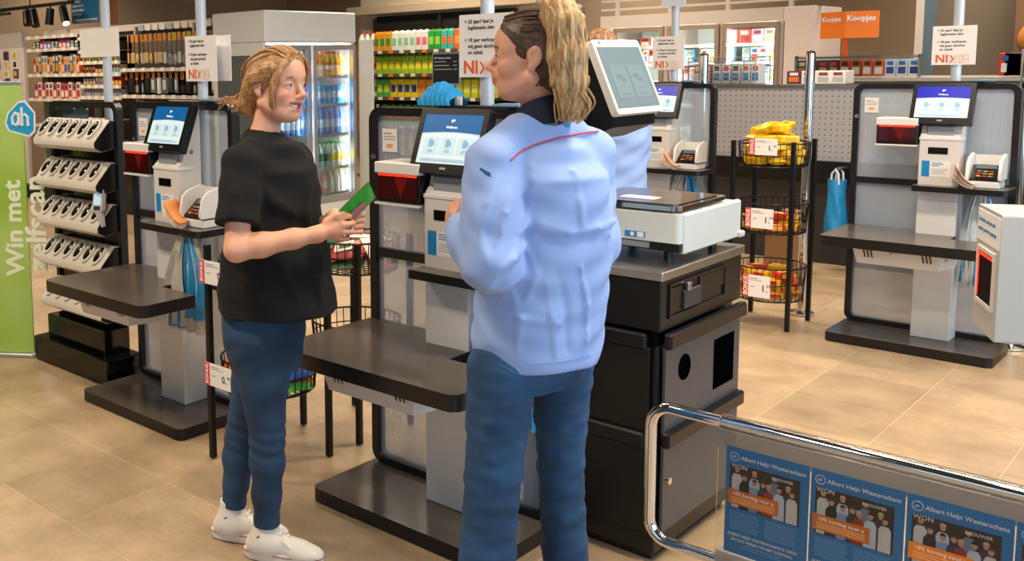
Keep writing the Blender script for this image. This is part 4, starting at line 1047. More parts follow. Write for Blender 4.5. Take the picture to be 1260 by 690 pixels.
fd.cone(J1(300, 212, -.10), .045, J1(358, 208, .12), .045, .04); fd.cone(J1(326, 206, 0), .09, J1(336, 330, 0), .10, .04)
fd.chain([(sR+np.array([0, 0, -.03]), .040), (eR*.5+sR*.5, .041), (eR, .035)], .02)
fd.chain([(eR, .034), (eR*.7+wR*.3, .035), (eR*.3+wR*.7, .028), (wR, .022)], .02)
fd.chain([(sL+np.array([0, 0, -.03]), .040), (eL, .036), (eL*.6+wL*.4, .037), (wL, .0235)], .02)
# near (right) hand: back of the hand to the camera, fingers closing behind the packet
kn = [J1(416, 269, -0.173), J1(420, 277, -0.173), J1(420, 285.5, -0.170), J1(416, 293, -0.165)]
pm = J1(405, 282, -0.180)
fd.cone(wR, .022, pm, .021, .02)
for k_ in kn: fd.cone(pm*.75+wR*.25, .0155, k_, .0105, .014)
for (a, b, c, r) in ((kn[0], (429, 266, -0.145), (431, 266, -0.110), .0088), (kn[1], (434, 275, -0.140), (433, 271, -0.105), .0092), (kn[2], (433, 285, -0.135), (432, 279, -0.100), .0088), (kn[3], (427, 294, -0.135), (429, 287, -0.103), .0078)):
    q, t = J1(*b), J1(*c); fd.chain([(a, r+.0012), (q, r), (t, r-.0018)], .004)
th = [J1(402, 273, -0.185), J1(412, 265, -0.180), J1(420, 262, -0.163), J1(426, 260, -0.147)]
fd.chain([(th[0], .0135), (th[1], .0115), (th[2], .0095), (th[3], .0078)], .008)
# far (left) hand: curled fingers with red nails
pl = J1(430, 268, -0.020)
fd.cone(wL, .021, pl, .02, .02)
knL = [J1(441, 261, -0.015), J1(443, 268, -0.020), J1(442, 275.5, -0.023), J1(438, 283, -0.025)]
tipsL = []
for i, k_ in enumerate(knL):
    fd.cone(pl, .0145, k_, .0105, .012)
    q = J1(447-.9*i, 263.5+7.2*i, -.053); t = J1(437-.8*i, 266+6.6*i, -.077)
    fd.chain([(k_, .0098), (q, .0086), (t, .0070)], .004); tipsL.append((q, t))
tl = [J1(433, 261, -0.035), J1(440, 256, -0.055), J1(444, 254, -0.069)]; fd.chain([(tl[0], .0125), (tl[1], .0098), (tl[2], .0078)], .008)
bo = finish(fd, 'body', SKIN, B1, w1, 2, skin_colors(inv1, '#d9a184', '#b75a56', '#cf7d68'))
face_bits(w1, P1, B1, H1, (1, .22, .03), '#8a6443', HS1)
NAIL = mat('red_nail', '#c02830', .2)
for q, t in tipsL[:3]:
    n_ = (A3(CAM)-t); n_ /= np.linalg.norm(n_); c_ = t+n_*.0058+(t-q)*.08
    MB().ball(tuple(c_-A3(B1)), .0042, .0042, .0050, 8, 6).build('fingernail', NAIL, w1, smooth=True)
# T-shirt
TEE = cloth_mat('black_cotton', '#08080a', .92, 700, .1)
fd = Field((-2.72, 1.52, .74), (-1.85, 2.48, 1.46), .006)
b1 = A3(PD(332, 300, d1(300)))
def zc(px, py): return J1(px, py)[2]
def off(px, py):  # forward offset of a pixel column relative to b1 along f1
    p = J1(px, py)-b1; return float(p@f1), float(p@l1)
rows = []
for py, xl, xr, a in ((379, 269, 413, .19), (350, 271, 408, .187), (310, 276, 402, .183), (270, 283, 396, .178), (235, 287, 391, .172), (208, 292, 383, .160), (192, 302, 370, .135), (178, 313, 352, .095)):
    c_ = (xl+xr)/2; hw = (xr-xl)/2*d1(py)/F_PX; b_ = max(.105, math.sqrt(max(.004, hw**2-(a*.657)**2))/.75) if py > 200 else max(.07, math.sqrt(max(.001, hw**2-(a*.657)**2))/.75)
    o = off(c_, py); rows.append((zc(c_, py), o[0], o[1], a, b_))
fd.loft(b1, f1, l1, rows, .02, pw=2.2)
fd.cone(sR+np.array([0, 0, -.002]), .052, neck1+np.array([0, 0, -.012]), .052, .04); fd.cone(sL, .055, neck1+np.array([0, 0, -.012]), .052, .04)
fd.cone(neck1+np.array([0, 0, -.012]), .062, J1(327, 190, .0), .085, .03)
# sleeves, cut square at the hem before they join the shirt
def sleeve(s_, e_, ra, rb, cutp, lo, hi):
    g = Field(lo, hi, .006); a_ = (e_-s_)/np.linalg.norm(e_-s_)
    g.cone(s_, ra, s_+a_*.24, rb, .0)
    g.fn(lo, hi, lambda X, Y, Z: (X-cutp[0])*a_[0]+(Y-cutp[1])*a_[1]+(Z-cutp[2])*a_[2], 0, 'i')
    sl, C_ = fd.sub(lo, hi)
    return g
pc_ = J1(298, 276, -.20)
for s_, e_, ra, rb, cp_ in ((sR+np.array([0, 0, -.008]), eR, .060, .070, pc_), (sL, eL, .058, .066, J1(372, 266, .12))):
    a_ = (e_-s_)/np.linalg.norm(e_-s_); p1_ = s_+a_*.26
    lo_, hi_ = np.minimum(s_, p1_)-.13, np.maximum(s_, p1_)+.13
    def sl_f(X, Y, Z, s_=s_, a_=a_, ra=ra, rb=rb, cp_=cp_):
        qx, qy, qz = X-s_[0], Y-s_[1], Z-s_[2]; t_ = np.clip(qx*a_[0]+qy*a_[1]+qz*a_[2], 0, .26)
        dd = np.sqrt((qx-t_*a_[0])**2+(qy-t_*a_[1])**2+(qz-t_*a_[2])**2)-(ra+(rb-ra)*t_/.26)
        return np.maximum(dd, (X-cp_[0])*a_[0]+(Y-cp_[1])*a_[1]+(Z-cp_[2])*a_[2])
    fd.fn(lo_, hi_, sl_f, .022, 'u')
fd.cone(neck1+np.array([0, 0, .03])+f1*.004, .049, J1(327, 150, 0), .052, .004, 's')
fd.disp(lambda X, Y, Z: .003*np.sin((X*f1[0]+Y*f1[1])*38+Z*17+np.sin(Z*23)*1.2)*np.clip((1.25-Z)*4, 0, 1)+.002*np.sin(Z*60+(X*l1[0]+Y*l1[1])*25))
for fold in ([(318, 285), (330, 310), (348, 335), (362, 365)], [(380, 230), (376, 262), (384, 300)], [(325, 232), (338, 250), (360, 262)], [(290, 335), (310, 350), (318, 375)], [(385, 310), (388, 340), (395, 372)], [(284, 215), (288, 240), (286, 262)]):
    fd.ridge(fold, .011, .006, .025)
te = finish(fd, 't_shirt', TEE, B1, w1, 1)
cp = []
for i in range(24):
    a = 2*math.pi*i/24; cp.append(Vector(neck1-A3(B1))+Vector(f1)*(.051*math.cos(a)+.004)+Vector(l1)*(.056*math.sin(a))+Vector((0, 0, .010-.018*math.cos(a))))
MB().tube(cp, .0065, 8, True).build('collar_band', TEE, te, smooth=True)
# jeans
fd = Field((-2.72, 1.55, .06), (-1.85, 2.48, .90), .0065)
hR, hL = J1(320, 412, -.06), J1(328, 410, .085)
kR, aR = J1(329, 540, -.05), J1(328, 650, -.03)
kL_, aL = J1(296, 538, .10), J1(287, 630, .115)
bj = A3(PD(322, 390, d1(390)))
def offj(px, py):
    p = J1(px, py)-bj; return float(p@f1), float(p@l1)
rows = []
for py, xl, xr, a in ((352, 276, 372, .130), (378, 273, 375, .140), (405, 273, 376, .148), (432, 280, 374, .138), (452, 287, 370, .12)):
    c_ = (xl+xr)/2; hw = (xr-xl)/2*d1(py)/F_PX; b_ = math.sqrt(max(.006, hw**2-(a*.657)**2))/.75
    o = offj(c_, py); rows.append((J1(c_, py)[2], o[0], o[1], a, b_))
fd.loft(bj, f1, l1, rows, .03)
fd.chain([(hR, .098), (hR*.55+kR*.45, .077), (kR, .0545), (kR*.75+aR*.25, .054), (kR*.4+aR*.6, .046), (aR, .038)], .02)
fd.chain([(hL, .098), (hL*.55+kL_*.45, .074), (kL_, .051), (kL_*.75+aL*.25, .051), (kL_*.4+aL*.6, .043), (aL, .036)], .02)
def wr(X, Y, Z):
    u = X*f1[0]+Y*f1[1]
    knee = np.exp(-((Z-.40)/.07)**2); ank = np.exp(-((Z-.13)/.05)**2); hip = np.exp(-((Z-.72)/.05)**2)
    return .0022*np.sin(Z*150+u*30)*(knee+.8*ank)+.002*np.sin(Z*70-u*55)*hip+.0012*np.sin(Z*42+u*20)
fd.disp(wr)
fd.fn(fd.lo, fd.lo+2, lambda X, Y, Z: .122-Z+0*X+0*Y, 0, 'i')
j1f = fd
je = finish(fd, 'jeans', DENIM, B1, w1, 1)
def cuffs(c, r, ax_, name='cuff'):
    m = MB(); ax_ = Vector(ax_).normalized(); u_ = ax_.orthogonal().normalized(); v_ = ax_.cross(u_)
    for k_ in (-.008, .012):
        pass
    m.tube([Vector(c-A3(B1))+ax_*(-.014), Vector(c-A3(B1))+ax_*.014], r, 20); return m.build(name, DENIM, je, smooth=True)
cuffs(aR+(kR-aR)*(.135-aR[2])/(kR[2]-aR[2]), .0435, A3(kR-aR)); cuffs(aL+(kL_-aL)*(.135-aL[2])/(kL_[2]-aL[2]), .0415, A3(kL_-aL))
# seams along the legs
def seam(pts, r=.0022):
    MB().tube([Vector(p-A3(B1)) for p in pts], r, 5).build('seam', STITCH, je)
cdir = lambda p: (A3(CAM)-p)/np.linalg.norm(A3(CAM)-p)
def surf(p, rad, side=0.0):
    c_ = cdir(p); s_ = np.array([CR[0], CR[1], 0]); v = c_*math.cos(side)+s_*math.sin(side); return p+v/np.linalg.norm(v)*rad
pk = surf(J1(292, 396, -.09), .055, -.7)
# sneakers
SNK = mat('white_canvas', '#dcd6ca', .75, noise=(30, .08), bump=(400, .1)); RUB = mat('white_rubber', '#e4dfd4', .45); REDL = mat('red_line', '#8e2f2a', .5); NAVY = mat('navy_star', '#2a3a72', .5)
def sneaker(ankle, ang, label_part):
    fdir = np.array([math.cos(ang), math.sin(ang), 0]); ldir = np.array([-math.sin(ang), math.cos(ang), 0])
    g = np.array([ankle[0], ankle[1], 0.0])
    P = lambda x, y, z: g+fdir*x+ldir*y+np.array([0, 0, z])
    fd = Field(g-np.array([.3, .3, .0])+np.array([0, 0, -.02]), g+np.array([.3, .3, .2]), .004)
    fd.cone(P(-.004, 0, .15), .037, P(-.012, 0, .06), .041, .02); fd.cone(P(-.04, 0, .045), .03, P(.0, 0, .05), .04, .03)
    fd.cone(P(.0, 0, .065), .042, P(.10, 0, .043), .034, .03); fd.ell(P(.13, 0, .034), (.058, .040, .030), np.stack([fdir, ldir, np.array([0, 0, 1.])]), .03)
    fd.fn(g-.3, g+.3, lambda X, Y, Z: np.maximum(Z*1.0-.142, .026-Z)+0*X+0*Y, 0, 'i')
    up = finish(fd, 'sneaker', SNK, B1, w1, 1)
    def out(n=28, g_=0):
        pts = []
        for i in range(n):
            a = 2*math.pi*i/n; x = .055+.135*math.cos(a); w_ = (.037+.008*math.cos(a))*(1 if abs(math.sin(a)) < .99 else 1)
            y = w_*math.copysign(abs(math.sin(a))**.75, math.sin(a)); pts.append((x, y))
        return pts
    o = out(); m = MB(); vs = []
    def ringp(sc, z): return [tuple(P(.055+(x-.055)*sc, y*sc, z)-A3(B1)) for x, y in o]
    n = len(o); lv = [ringp(.96, .004), ringp(1.0, .012), ringp(1.0, .034), ringp(.95, .040)]; vs = sum(lv, []); fs = []
    for i in range(3):
        for k_ in range(n): fs.append((i*n+k_, i*n+(k_+1) % n, (i+1)*n+(k_+1) % n, (i+1)*n+k_))
    fs += [tuple(range(n))[::-1], tuple(3*n+k_ for k_ in range(n))]
    sl_ = m.add(vs, fs).build('sole', RUB, up, smooth=True, angle=50)
    MB().tube([tuple(P(.055+(x-.055)*1.005, y*1.005, .029)-A3(B1)) for x, y in o], .0016, 5, True).build('sole_stripe', REDL, up)
    cp_ = MB(); cp_.ball((0, 0, 0), .05, .036, .02, 14, 8); c2 = cp_.build('toe_cap', RUB, up, smooth=True); c2.location = Vector(P(.142, 0, .043)-A3(B1)); c2.rotation_euler = (0, R_(12), ang)
    LC = mat('lace_white', '#efebe2', .7)
    for i in range(1, 7):
        x = .028+.0125*i; z = .112-.0105*i-.0006*i*i
        x0 = .022+.0155*i; zz = .128-.0135*i
        lace = MB().tube([tuple(P(x0-.004, -.022, zz-.004)-A3(B1)), tuple(P(x0+.006, 0, zz+.004)-A3(B1)), tuple(P(x0-.004, .022, zz-.004)-A3(B1))], .0032, 6).build('lace', LC, up, smooth=True)
    MB().tube([tuple(P(.052, -.005, .096)-A3(B1)), tuple(P(.062, -.040, .085)-A3(B1)), tuple(P(.09, -.036, .062)-A3(B1)), tuple(P(.064, -.008, .090)-A3(B1))], .0026, 6).build('lace_bow', LC, up, smooth=True)
    # ankle patch with a star on the outer side
    c = P(-.012, -.0435, .09)-A3(B1); st = MB(); pts = []
    nv = Vector(-ldir); t1 = Vector(fdir); 
    for i in range(10):
        a = math.pi/2+i*math.pi/5; r = .0115 if i % 2 == 0 else .005; pts.append(tuple(Vector(c)+nv*.0015+t1*(r*math.cos(a))+Vector((0, 0, 1))*(r*math.sin(a))))
    st.add(pts, [tuple(range(10))]).build('star', NAVY, up)
    return up
sneaker(aR, R_(30), 'R'); sneaker(aL, R_(34), 'L')
# hair
HB = hair_mat('blonde_hair', '#6b4a2e', '#a57a4c', '#cfa877', (8, 8, 3))
fd = Field(hc1-np.array([.22, .22, .2]), hc1+np.array([.2, .2, .2]), .0034)
E1 = lambda p, r, k=.015, op='u': fd.ell(P1(*p), [q*HS1 for q in r], H1, k, op)
E1((-.016, 0, .037), (.099, .080, .086), .01)
for sd in (-1, 1):
    fd.cone(P1(.03, sd*.066, .055), .024, P1(-.05, sd*.066, .0), .024, .03); fd.cone(P1(-.03, sd*.066, .02), .022, P1(-.095, sd*.03, -.045), .026, .03)
fd.cone(P1(-.09, 0, -.02), .045, P1(-.10, 0, -.07), .03, .03)
E1((-.130, .006, -.058), (.036, .044, .036), .012)
E1((.038, 0, .062), (.060, .066, .052), .02)
# open the face and the neck
E1((.118, 0, -.050), (.085, .076, .118), .010, 's')
E1((.05, 0, -.10), (.10, .2, .062), .02, 's')
E1((.128, -.004, .0), (.075, .050, .098), .012, 's')
for sd in (-1, 1): E1((-.006, sd*.088, -.022), (.026, .02, .032), .008, 's')
def groove(X, Y, Z):
    q = np.stack(np.broadcast_arrays(X-hc1[0], Y-hc1[1], Z-hc1[2]), -1)@H1.T
    a = np.arctan2(q[..., 2]-.02, q[..., 1]+.0001); return .0008*np.sin(a*46+q[..., 0]*40)+.0007*np.sin(a*23+q[..., 0]*90)+.0022*np.exp(-((q[..., 1]+.012)/.004)**2)*(q[..., 2] > .06)
fd.disp(groove)
ha = finish(fd, 'hair', HB, B1, w1, 1)
def strand(pts, r0, nm='hair_strand', P=None, m=HB, par=None, base=None):
    b = A3(base); c = [Vector(P(*p)-b) for p in pts]
    # smooth by Catmull-Rom
    out = []
    for i in range(len(c)-1):
        p0 = c[max(0, i-1)]; p1 = c[i]; p2 = c[i+1]; p3 = c[min(len(c)-1, i+2)]
        for t in [k_/5 for k_ in range(5)]:
            out.append(.5*((2*p1)+(p2-p0)*t+(2*p0-5*p1+4*p2-p3)*t*t+(3*p1-p0-3*p2+p3)*t**3))
    out.append(c[-1]); n = len(out)
    MB().tube(out, [r0*(1-.75*(i/(n-1))**2) for i in range(n)], 6).build(nm, m, par, smooth=True)
S1 = lambda pts, r: strand(pts, r, 'hair_strand', P1, HB, ha, B1)
rs = random.Random(5)
# loose locks framing the face
for sd in (-1, 1):
    for k_ in range(5):
        j = .004*k_
        S1([(.075-j, sd*.02, .108-j*.5), (.088-j, sd*(.050+j*.3), .072), (.068-j*1.2, sd*(.073+j*.2), .02), (.048-j, sd*(.072), -.035), (.050-j*2, sd*(.066-j), -.078-.006*k_)], .0048)
for k_ in range(26):
    a = rs.uniform(-1, 1); S1([(.085, .040*a, .100-.02*abs(a)), (.02, .072*a, .130-.02*a*a), (-.07, .078*a, .09-.02*abs(a)), (-.112, .045*a, .0+.02*rs.random()), (-.125, .02*a, -.05)], .0036)
for k_ in range(14):
    a0 = rs.uniform(0, 6.28); r_ = rs.uniform(.025, .045)
    S1([(-.13, r_*math.cos(a0), -.058+r_*math.sin(a0)), (-.155, r_*.8*math.cos(a0+1), -.058+r_*.8*math.sin(a0+1)), (-.162, r_*.6*math.cos(a0+2.2), -.058+r_*.6*math.sin(a0+2.2)), (-.14, r_*math.cos(a0+3.1), -.058+r_*math.sin(a0+3.1))], .0042)
for k_ in range(7):
    S1([(-.15, -.01+.012*k_*.3, -.05), (-.185-.004*k_, .0, -.045+.012*rs.uniform(-1, 1)), (-.215-.006*k_, .01*rs.uniform(-1, 1), -.05+.02*rs.uniform(-1, 1)), (-.235-.005*k_, .02*rs.uniform(-1, 1), -.06+.02*rs.uniform(-1, 1))], .0034)
# ---------------------------------------------------------------- the green packet
pkc = J1(434, 257, -.118); ux = J1(459, 231, -.10)-J1(411, 278, -.135); Lp = np.linalg.norm(ux); ux /= Lp
nv = A3(CAM)-pkc; nv /= np.linalg.norm(nv); vx = np.cross(nv, ux); vx /= np.linalg.norm(vx)
# swing the face away so that it is seen at a slant
an = R_(62); vx2 = vx*math.cos(an)+nv*math.sin(an); nz = np.cross(ux, vx2)
pk_ = empty('snack_packet', Vector(pkc), 0, 'green snack packet with a pink emblem held by the person in black', 'packet')
pk_.rotation_euler = Matrix(((ux[0], vx2[0], nz[0]), (ux[1], vx2[1], nz[1]), (ux[2], vx2[2], nz[2]))).to_euler()
GRP = mat('green_packet_film', '#2ea52f', .3, noise=(18, .25))
def pouch(u, v, sgn, L=Lp, Wd=.125, T=.014):
    x, y = (u-.5)*L, (v-.5)*Wd; e = min(1, min(u, 1-u)*7)*min(1, min(v, 1-v)*7); return (x, y, sgn*(.0008+T*e*math.sin(math.pi*u)**.4*math.sin(math.pi*v)**.5+.0012*math.sin(u*30)*e))
m = MB(); m.grid(lambda u, v: pouch(u, v, 1), 18, 12); m.grid(lambda u, v: pouch(u, 1-v, -1), 18, 12); m.build('pouch', GRP, pk_, smooth=True, angle=70)
MB().ball((.005, 0, .0155), .035, .022, .0012, 14, 6).build('pink_emblem', mat('pink_print', '#d8799a', .4), pk_)
MB().ball((.005, 0, -.0155), .035, .022, .0012, 14, 6).build('pink_emblem', mat('pink_print'), pk_)
MB().box(-Lp/2, -Lp/2+.014, -.06, .06, -.0014, .0014).build('yellow_seal', mat('yellow_print', '#d8b21c', .4), pk_)
# ---------------------------------------------------------------- the woman in the pale blue work jacket
B2 = Vector((-1.37, 2.13, 0))
w2 = empty('person', B2, 0, 'person with a high blonde ponytail, in a pale blue work jacket with red piping', 'person')
d2 = lambda py: 2.43+(py-20)/780*.2
J2 = lambda px, py, dd=0.0: A3(PD(px, py, d2(py)+dd))
ph2 = R_(163); f2 = np.array([math.cos(ph2), math.sin(ph2), 0]); l2 = np.array([-math.sin(ph2), math.cos(ph2), 0])
H2 = frame_from(R_(206), R_(4), R_(0)); hc2 = J2(654, 71, 0); HS2 = .93
inv2 = lambda V: ((V-hc2)@H2.T)/HS2
neck2 = J2(664, 152, .0)
fd = Field(B2[:2]+(.0,) if False else (-1.95, 1.55, .95), (-.95, 2.65, 1.78), .0038)
P2 = head_sdf(fd, hc2, H2, neck2, 0.0, HS2, .046)
sL2, sR2 = J2(606, 197, -.07), J2(724, 190, .07)
eL2, cL2, hL2 = J2(604, 322, -.14), J2(570, 284, .0), J2(562, 264, .04)
fd.cone(neck2, .05, J2(666, 195, .02), .06, .03); fd.cone(J2(612, 212, -.06), .045, J2(718, 206, .07), .045, .03); fd.cone(J2(665, 200, 0), .09, J2(663, 330, 0), .09, .03)
fd.chain([(J2(608, 214, -.08), .038), (eL2, .034), (cL2, .024), (hL2, .022)], .02)
pal = J2(560, 268, .05)
fd.cone(hL2, .022, pal, .024, .015)
for i in range(4):
    k_ = J2(556-1.0*i, 255+8*i, .055); q = J2(553.5+.5*i, 258+8*i, .085); t = J2(561, 262+7*i, .10)
    fd.cone(pal, .015, k_, .0105, .012); fd.chain([(k_, .0098), (q, .0088), (t, .0075)], .004)
fd.chain([(J2(566, 258, .03), .013), (J2(565, 249, .05), .0105), (J2(561, 245, .07), .0085)], .008)
finish(fd, 'body', SKIN, B2, w2, 2, skin_colors(inv2, '#d0987e', '#bd7568', '#c98672'))
face_bits(w2, P2, B2, H2, (1, .0, 0), '#5a3d28', HS2, teeth=False)
# jacket
JKT = mat('pale_blue_work_cloth', '#8fa9dd', .75, noise=(9, .05), bump=(600, .08))
fd = Field((-1.95, 1.45, .70), (-.95, 2.75, 1.56), .0065)
b2_ = A3(PD(664, 300, d2(300)))
rows = []
for py, xl, xr in ((442, 584, 736), (410, 579, 744), (370, 583, 748), (330, 590, 751), (290, 597, 752), (250, 601, 750), (215, 603, 745), (196, 610, 735), (180, 622, 718), (166, 636, 700), (152, 646, 684)):
    c_ = (xl+xr)/2; hw = (xr-xl)/2*d2(py)/F_PX; b_ = .135 if py > 200 else .10 if py > 170 else .068
    a_ = math.sqrt(max(.0025, hw**2-(.449*b_)**2))/.89; p = J2(c_, py)-b2_
    rows.append((J2(c_, py)[2], float(p@f2), float(p@l2), a_, b_))
fd.loft(b2_, f2, l2, rows, .02, pw=2.15)
fd.cone(sL2, .062, J2(640, 166, -.02), .055, .04); fd.cone(sR2, .062, J2(690, 162, .02), .055, .04)
fd.chain([(sL2+np.array([0, 0, -.01]), .070), (sL2*.5+eL2*.5, .074), (eL2, .070)], .014)
fd.chain([(eL2, .073), (cL2*.6+eL2*.4, .062), (cL2, .047)], .025)
eR2 = J2(733, 300, .06)
fd.chain([(sR2, .062), (eR2, .058), (J2(705, 285, .26), .045)], .03)
# open the neck
fd.cone(neck2+np.array([0, 0, .02]), .050, J2(660, 120, 0), .062, .004, 's')
# cuff cut
ca = (hL2-cL2)/np.linalg.norm(hL2-cL2)
# creases
for fold in ([(655, 205), (652, 240), (645, 275), (632, 305)], [(648, 300), (630, 318), (608, 338)], [(660, 285), (690, 300), (720, 296), (750, 288)],
             [(665, 275), (700, 288), (735, 280), (756, 272)], [(672, 350), (678, 390), (684, 440)], [(630, 355), (640, 395), (636, 432)], [(600, 380), (640, 392), (690, 400)],
             [(612, 215), (600, 250), (590, 290)], [(585, 262), (592, 290), (598, 315)], [(628, 222), (622, 262), (612, 300)], [(705, 210), (712, 245), (716, 275)], [(715, 330), (722, 375), (720, 420)],
             [(650, 310), (660, 335), (650, 365), (625, 385)], [(575, 285), (590, 300), (598, 322)]):
    fd.ridge(fold, .0085, .0022, .008)
for fold in ([(650, 225), (648, 262), (640, 292), (622, 322)], [(664, 292), (700, 298), (745, 292)], [(642, 318), (626, 342), (612, 352)], [(690, 340), (698, 380), (700, 430)]):
    fd.ridge(fold, .009, .0045, .014, 's')
fd.disp(lambda X, Y, Z: .0018*np.sin(Z*55+(X*l2[0]+Y*l2[1])*38+2*np.sin(X*20))+.0014*np.sin(Z*90-(X*f2[0]+Y*f2[1])*60))
jk_f = fd
jk = finish(fd, 'work_jacket', JKT, B2, w2, 1)
def on(fdx, px, py, lift=.002):
    h_ = fdx.hit(px, py)
    if h_ is None: return None
    c = (h_-CAM)/np.linalg.norm(h_-CAM); return Vector(h_-c*lift)
def line_on(fdx, pts, r, nm, m, par, base, n=14, lift=.0015):
    P = []
    for (x0, y0), (x1, y1) in zip(pts[:-1], pts[1:]):
        for i in range(n): 
            q = on(fdx, x0+(x1-x0)*i/n, y0+(y1-y0)*i/n, lift)
            if q is not None: P.append(q-Vector(base))
    Q = [sum(P[max(0, i-2):i+3], Vector())/len(P[max(0, i-2):i+3]) for i in range(len(P))]
    if len(Q) > 2: MB().tube(Q, r, 6).build(nm, m, par, smooth=True)
line_on(jk_f, [(628, 198), (640, 187), (658, 178), (685, 170), (715, 164), (740, 161)], .0024, 'red_piping', mat('red_piping', '#b8425c', .6), jk, B2)
line_on(jk_f, [(575, 412), (580, 438), (585, 443)], .0015, 'side_seam', mat('pale_seam', '#8ea4d2', .8), jk, B2)
line_on(jk_f, [(586, 434), (620, 445), (665, 447), (700, 443), (731, 435)], .0016, 'hem_seam', mat('pale_seam'), jk, B2)
def patch_on(fdx, pts, nm, m, par, base, lift=.003):
    v = [on(fdx, x, y, lift) for x, y in pts]
    if all(q is not None for q in v): MB().add([q-Vector(base) for q in v], [tuple(range(len(v)))]).build(nm, m, par)
pb = on(jk_f, 699, 153)
patch_on(jk_f, [(695, 146), (702, 148), (702, 156), (699, 157), (695, 153)], 'logo_patch', BLUE, jk, B2, .004)
patch_on(jk_f, [(591, 206), (604, 213), (603, 218), (590, 211)], 'sleeve_tab', mat('teal_tab', '#1f5f86', .6), jk, B2, .004)
# navy collar
NAVYC = mat('navy_collar', '#10162a', .8)
def col(u, v):
    a = 2*math.pi*u; r_ = .053+.012*v; up_ = .050*(1-v)-.010*v-.026*math.cos(a)*(1-v*.4)
    p = neck2+np.array([0, 0, -.002])+f2*(r_*math.cos(a)*1.02)+l2*(r_*math.sin(a)*1.08)+np.array([0, 0, up_]); return tuple(p-A3(B2))
MB().grid(col, 32, 5, True).build('collar', NAVYC, jk, smooth=True, angle=80)
jk.children[-1].name
# jeans
fd = Field((-1.95, 1.5, .06), (-.95, 2.75, .98), .0068)
hL_, hR_ = J2(618, 455, -.055), J2(690, 450, .065)
kL2, kR2 = J2(607, 580, -.055), J2(690, 578, .07)
aL2, aR2 = J2(593, 770, -.05), J2(700, 770, .07)
bj2 = A3(PD(660, 440, d2(440)))
rows = []
for py, xl, xr in ((400, 592, 728), (430, 579, 724), (455, 575, 723), (468, 576, 720)):
    c_ = (xl+xr)/2; hw = (xr-xl)/2*d2(py)/F_PX; b_ = .12; a_ = math.sqrt(max(.003, hw**2-(.449*b_)**2))/.89; p = J2(c_, py)-bj2
    rows.append((J2(c_, py)[2], float(p@f2), float(p@l2), a_, b_))
fd.loft(bj2, f2, l2, rows, .02)
fd.chain([(hL_, .090), (hL_*.5+kL2*.5, .079), (kL2, .072), (kL2*.5+aL2*.5, .071), (aL2, .074)], .012)
fd.chain([(hR_, .086), (hR_*.5+kR2*.5, .069), (kR2, .060), (kR2*.5+aR2*.5, .060), (aR2, .064)], .012)
for fold in ([(575, 505), (600, 520), (635, 508)], [(572, 545), (600, 556), (640, 548)], [(575, 575), (605, 566), (640, 580)], [(570, 620), (600, 612), (635, 625)], [(566, 655), (598, 662), (630, 650)], [(664, 520), (690, 530), (718, 520)], [(664, 570), (692, 560), (716, 575)], [(668, 630), (692, 640), (718, 628)], [(640, 480), (620, 500), (600, 530)]):
    fd.ridge(fold, .007, .003, .012)
fd.disp(lambda X, Y, Z: .0016*np.sin(Z*85+X*35)+.0012*np.sin(Z*140-Y*40))
j2f = fd
je2 = finish(fd, 'jeans', DENIM2, B2, w2, 1)
line_on(j2f, [(577, 460), (573, 520), (570, 580), (566, 640), (560, 689)], .0024, 'seam', STITCH, je2, B2)
line_on(j2f, [(664, 500), (668, 560), (674, 640), (678, 688)], .0020, 'seam', STITCH, je2, B2)
line_on(j2f, [(610, 447), (640, 462), (655, 458)], .0018, 'pocket_seam', STITCH, je2, B2)
for i_, a_ in enumerate((aL2, aR2)):
    g = np.array([a_[0], a_[1], 0.0]); fdr = f2; ld = l2
    fs_ = Field(g+np.array([-.3, -.3, -.02]), g+np.array([.3, .3, .2]), .007)
    PP = lambda x, y, z: g+fdr*x+ld*y+np.array([0, 0, z])
    fs_.cone(PP(-.02, 0, .11), .045, PP(-.02, 0, .05), .045, .02); fs_.cone(PP(0, 0, .055), .045, PP(.12, 0, .04), .036, .03)
    fs_.fn(g-.3, g+.3, lambda X, Y, Z: (.003-Z)+0*X+0*Y, 0, 'i')
    finish(fs_, 'shoe', SNK, B2, w2, 1)
# hair: dark slicked-back roots, blonde ponytail
HD = hair_mat('brown_roots', '#2c1d14', '#4a3324', '#6d4f38', (6, 6, 6)); HBL = hair_mat('highlighted_ponytail', '#6f5034', '#b8925f', '#dcc8a2', (16, 16, 2))
fd = Field(hc2-np.array([.2, .2, .2]), hc2+np.array([.2, .2, .2]), .0036)
E2 = lambda p, r, k=.015, op='u': fd.ell(P2(*p), [q*HS2 for q in r], H2, k, op)
E2((-.014, 0, .037), (.0985, .0785, .0885), .01)
E2((.034, 0, .060), (.060, .063, .054), .02)
fd.cone(P2(-.05, 0, -.02), .062, P2(-.055, 0, -.065), .048, .03)
fd.cone(P2(-.075, 0, .09), .03, P2(-.105, 0, .125), .022, .02)
E2((.122, 0, -.03), (.085, .085, .115), .012, 's')
for sd in (-1, 1): E2((-.012, sd*.088, -.020), (.030, .026, .050), .008, 's')
E2((.02, 0, -.115), (.1, .2, .05), .015, 's')
tie = P2(-.105, 0, .125)
def gr2(X, Y, Z):
    q = np.stack(np.broadcast_arrays(X-hc2[0], Y-hc2[1], Z-hc2[2]), -1)@H2.T/HS2
    a = np.arctan2(q[..., 1], q[..., 2]-.125+1e-4); return .0007*np.sin(a*40+q[..., 0]*12)+.0005*np.sin(a*75)
fd.disp(gr2)
ha2 = finish(fd, 'hair', HD, B2, w2, 1)
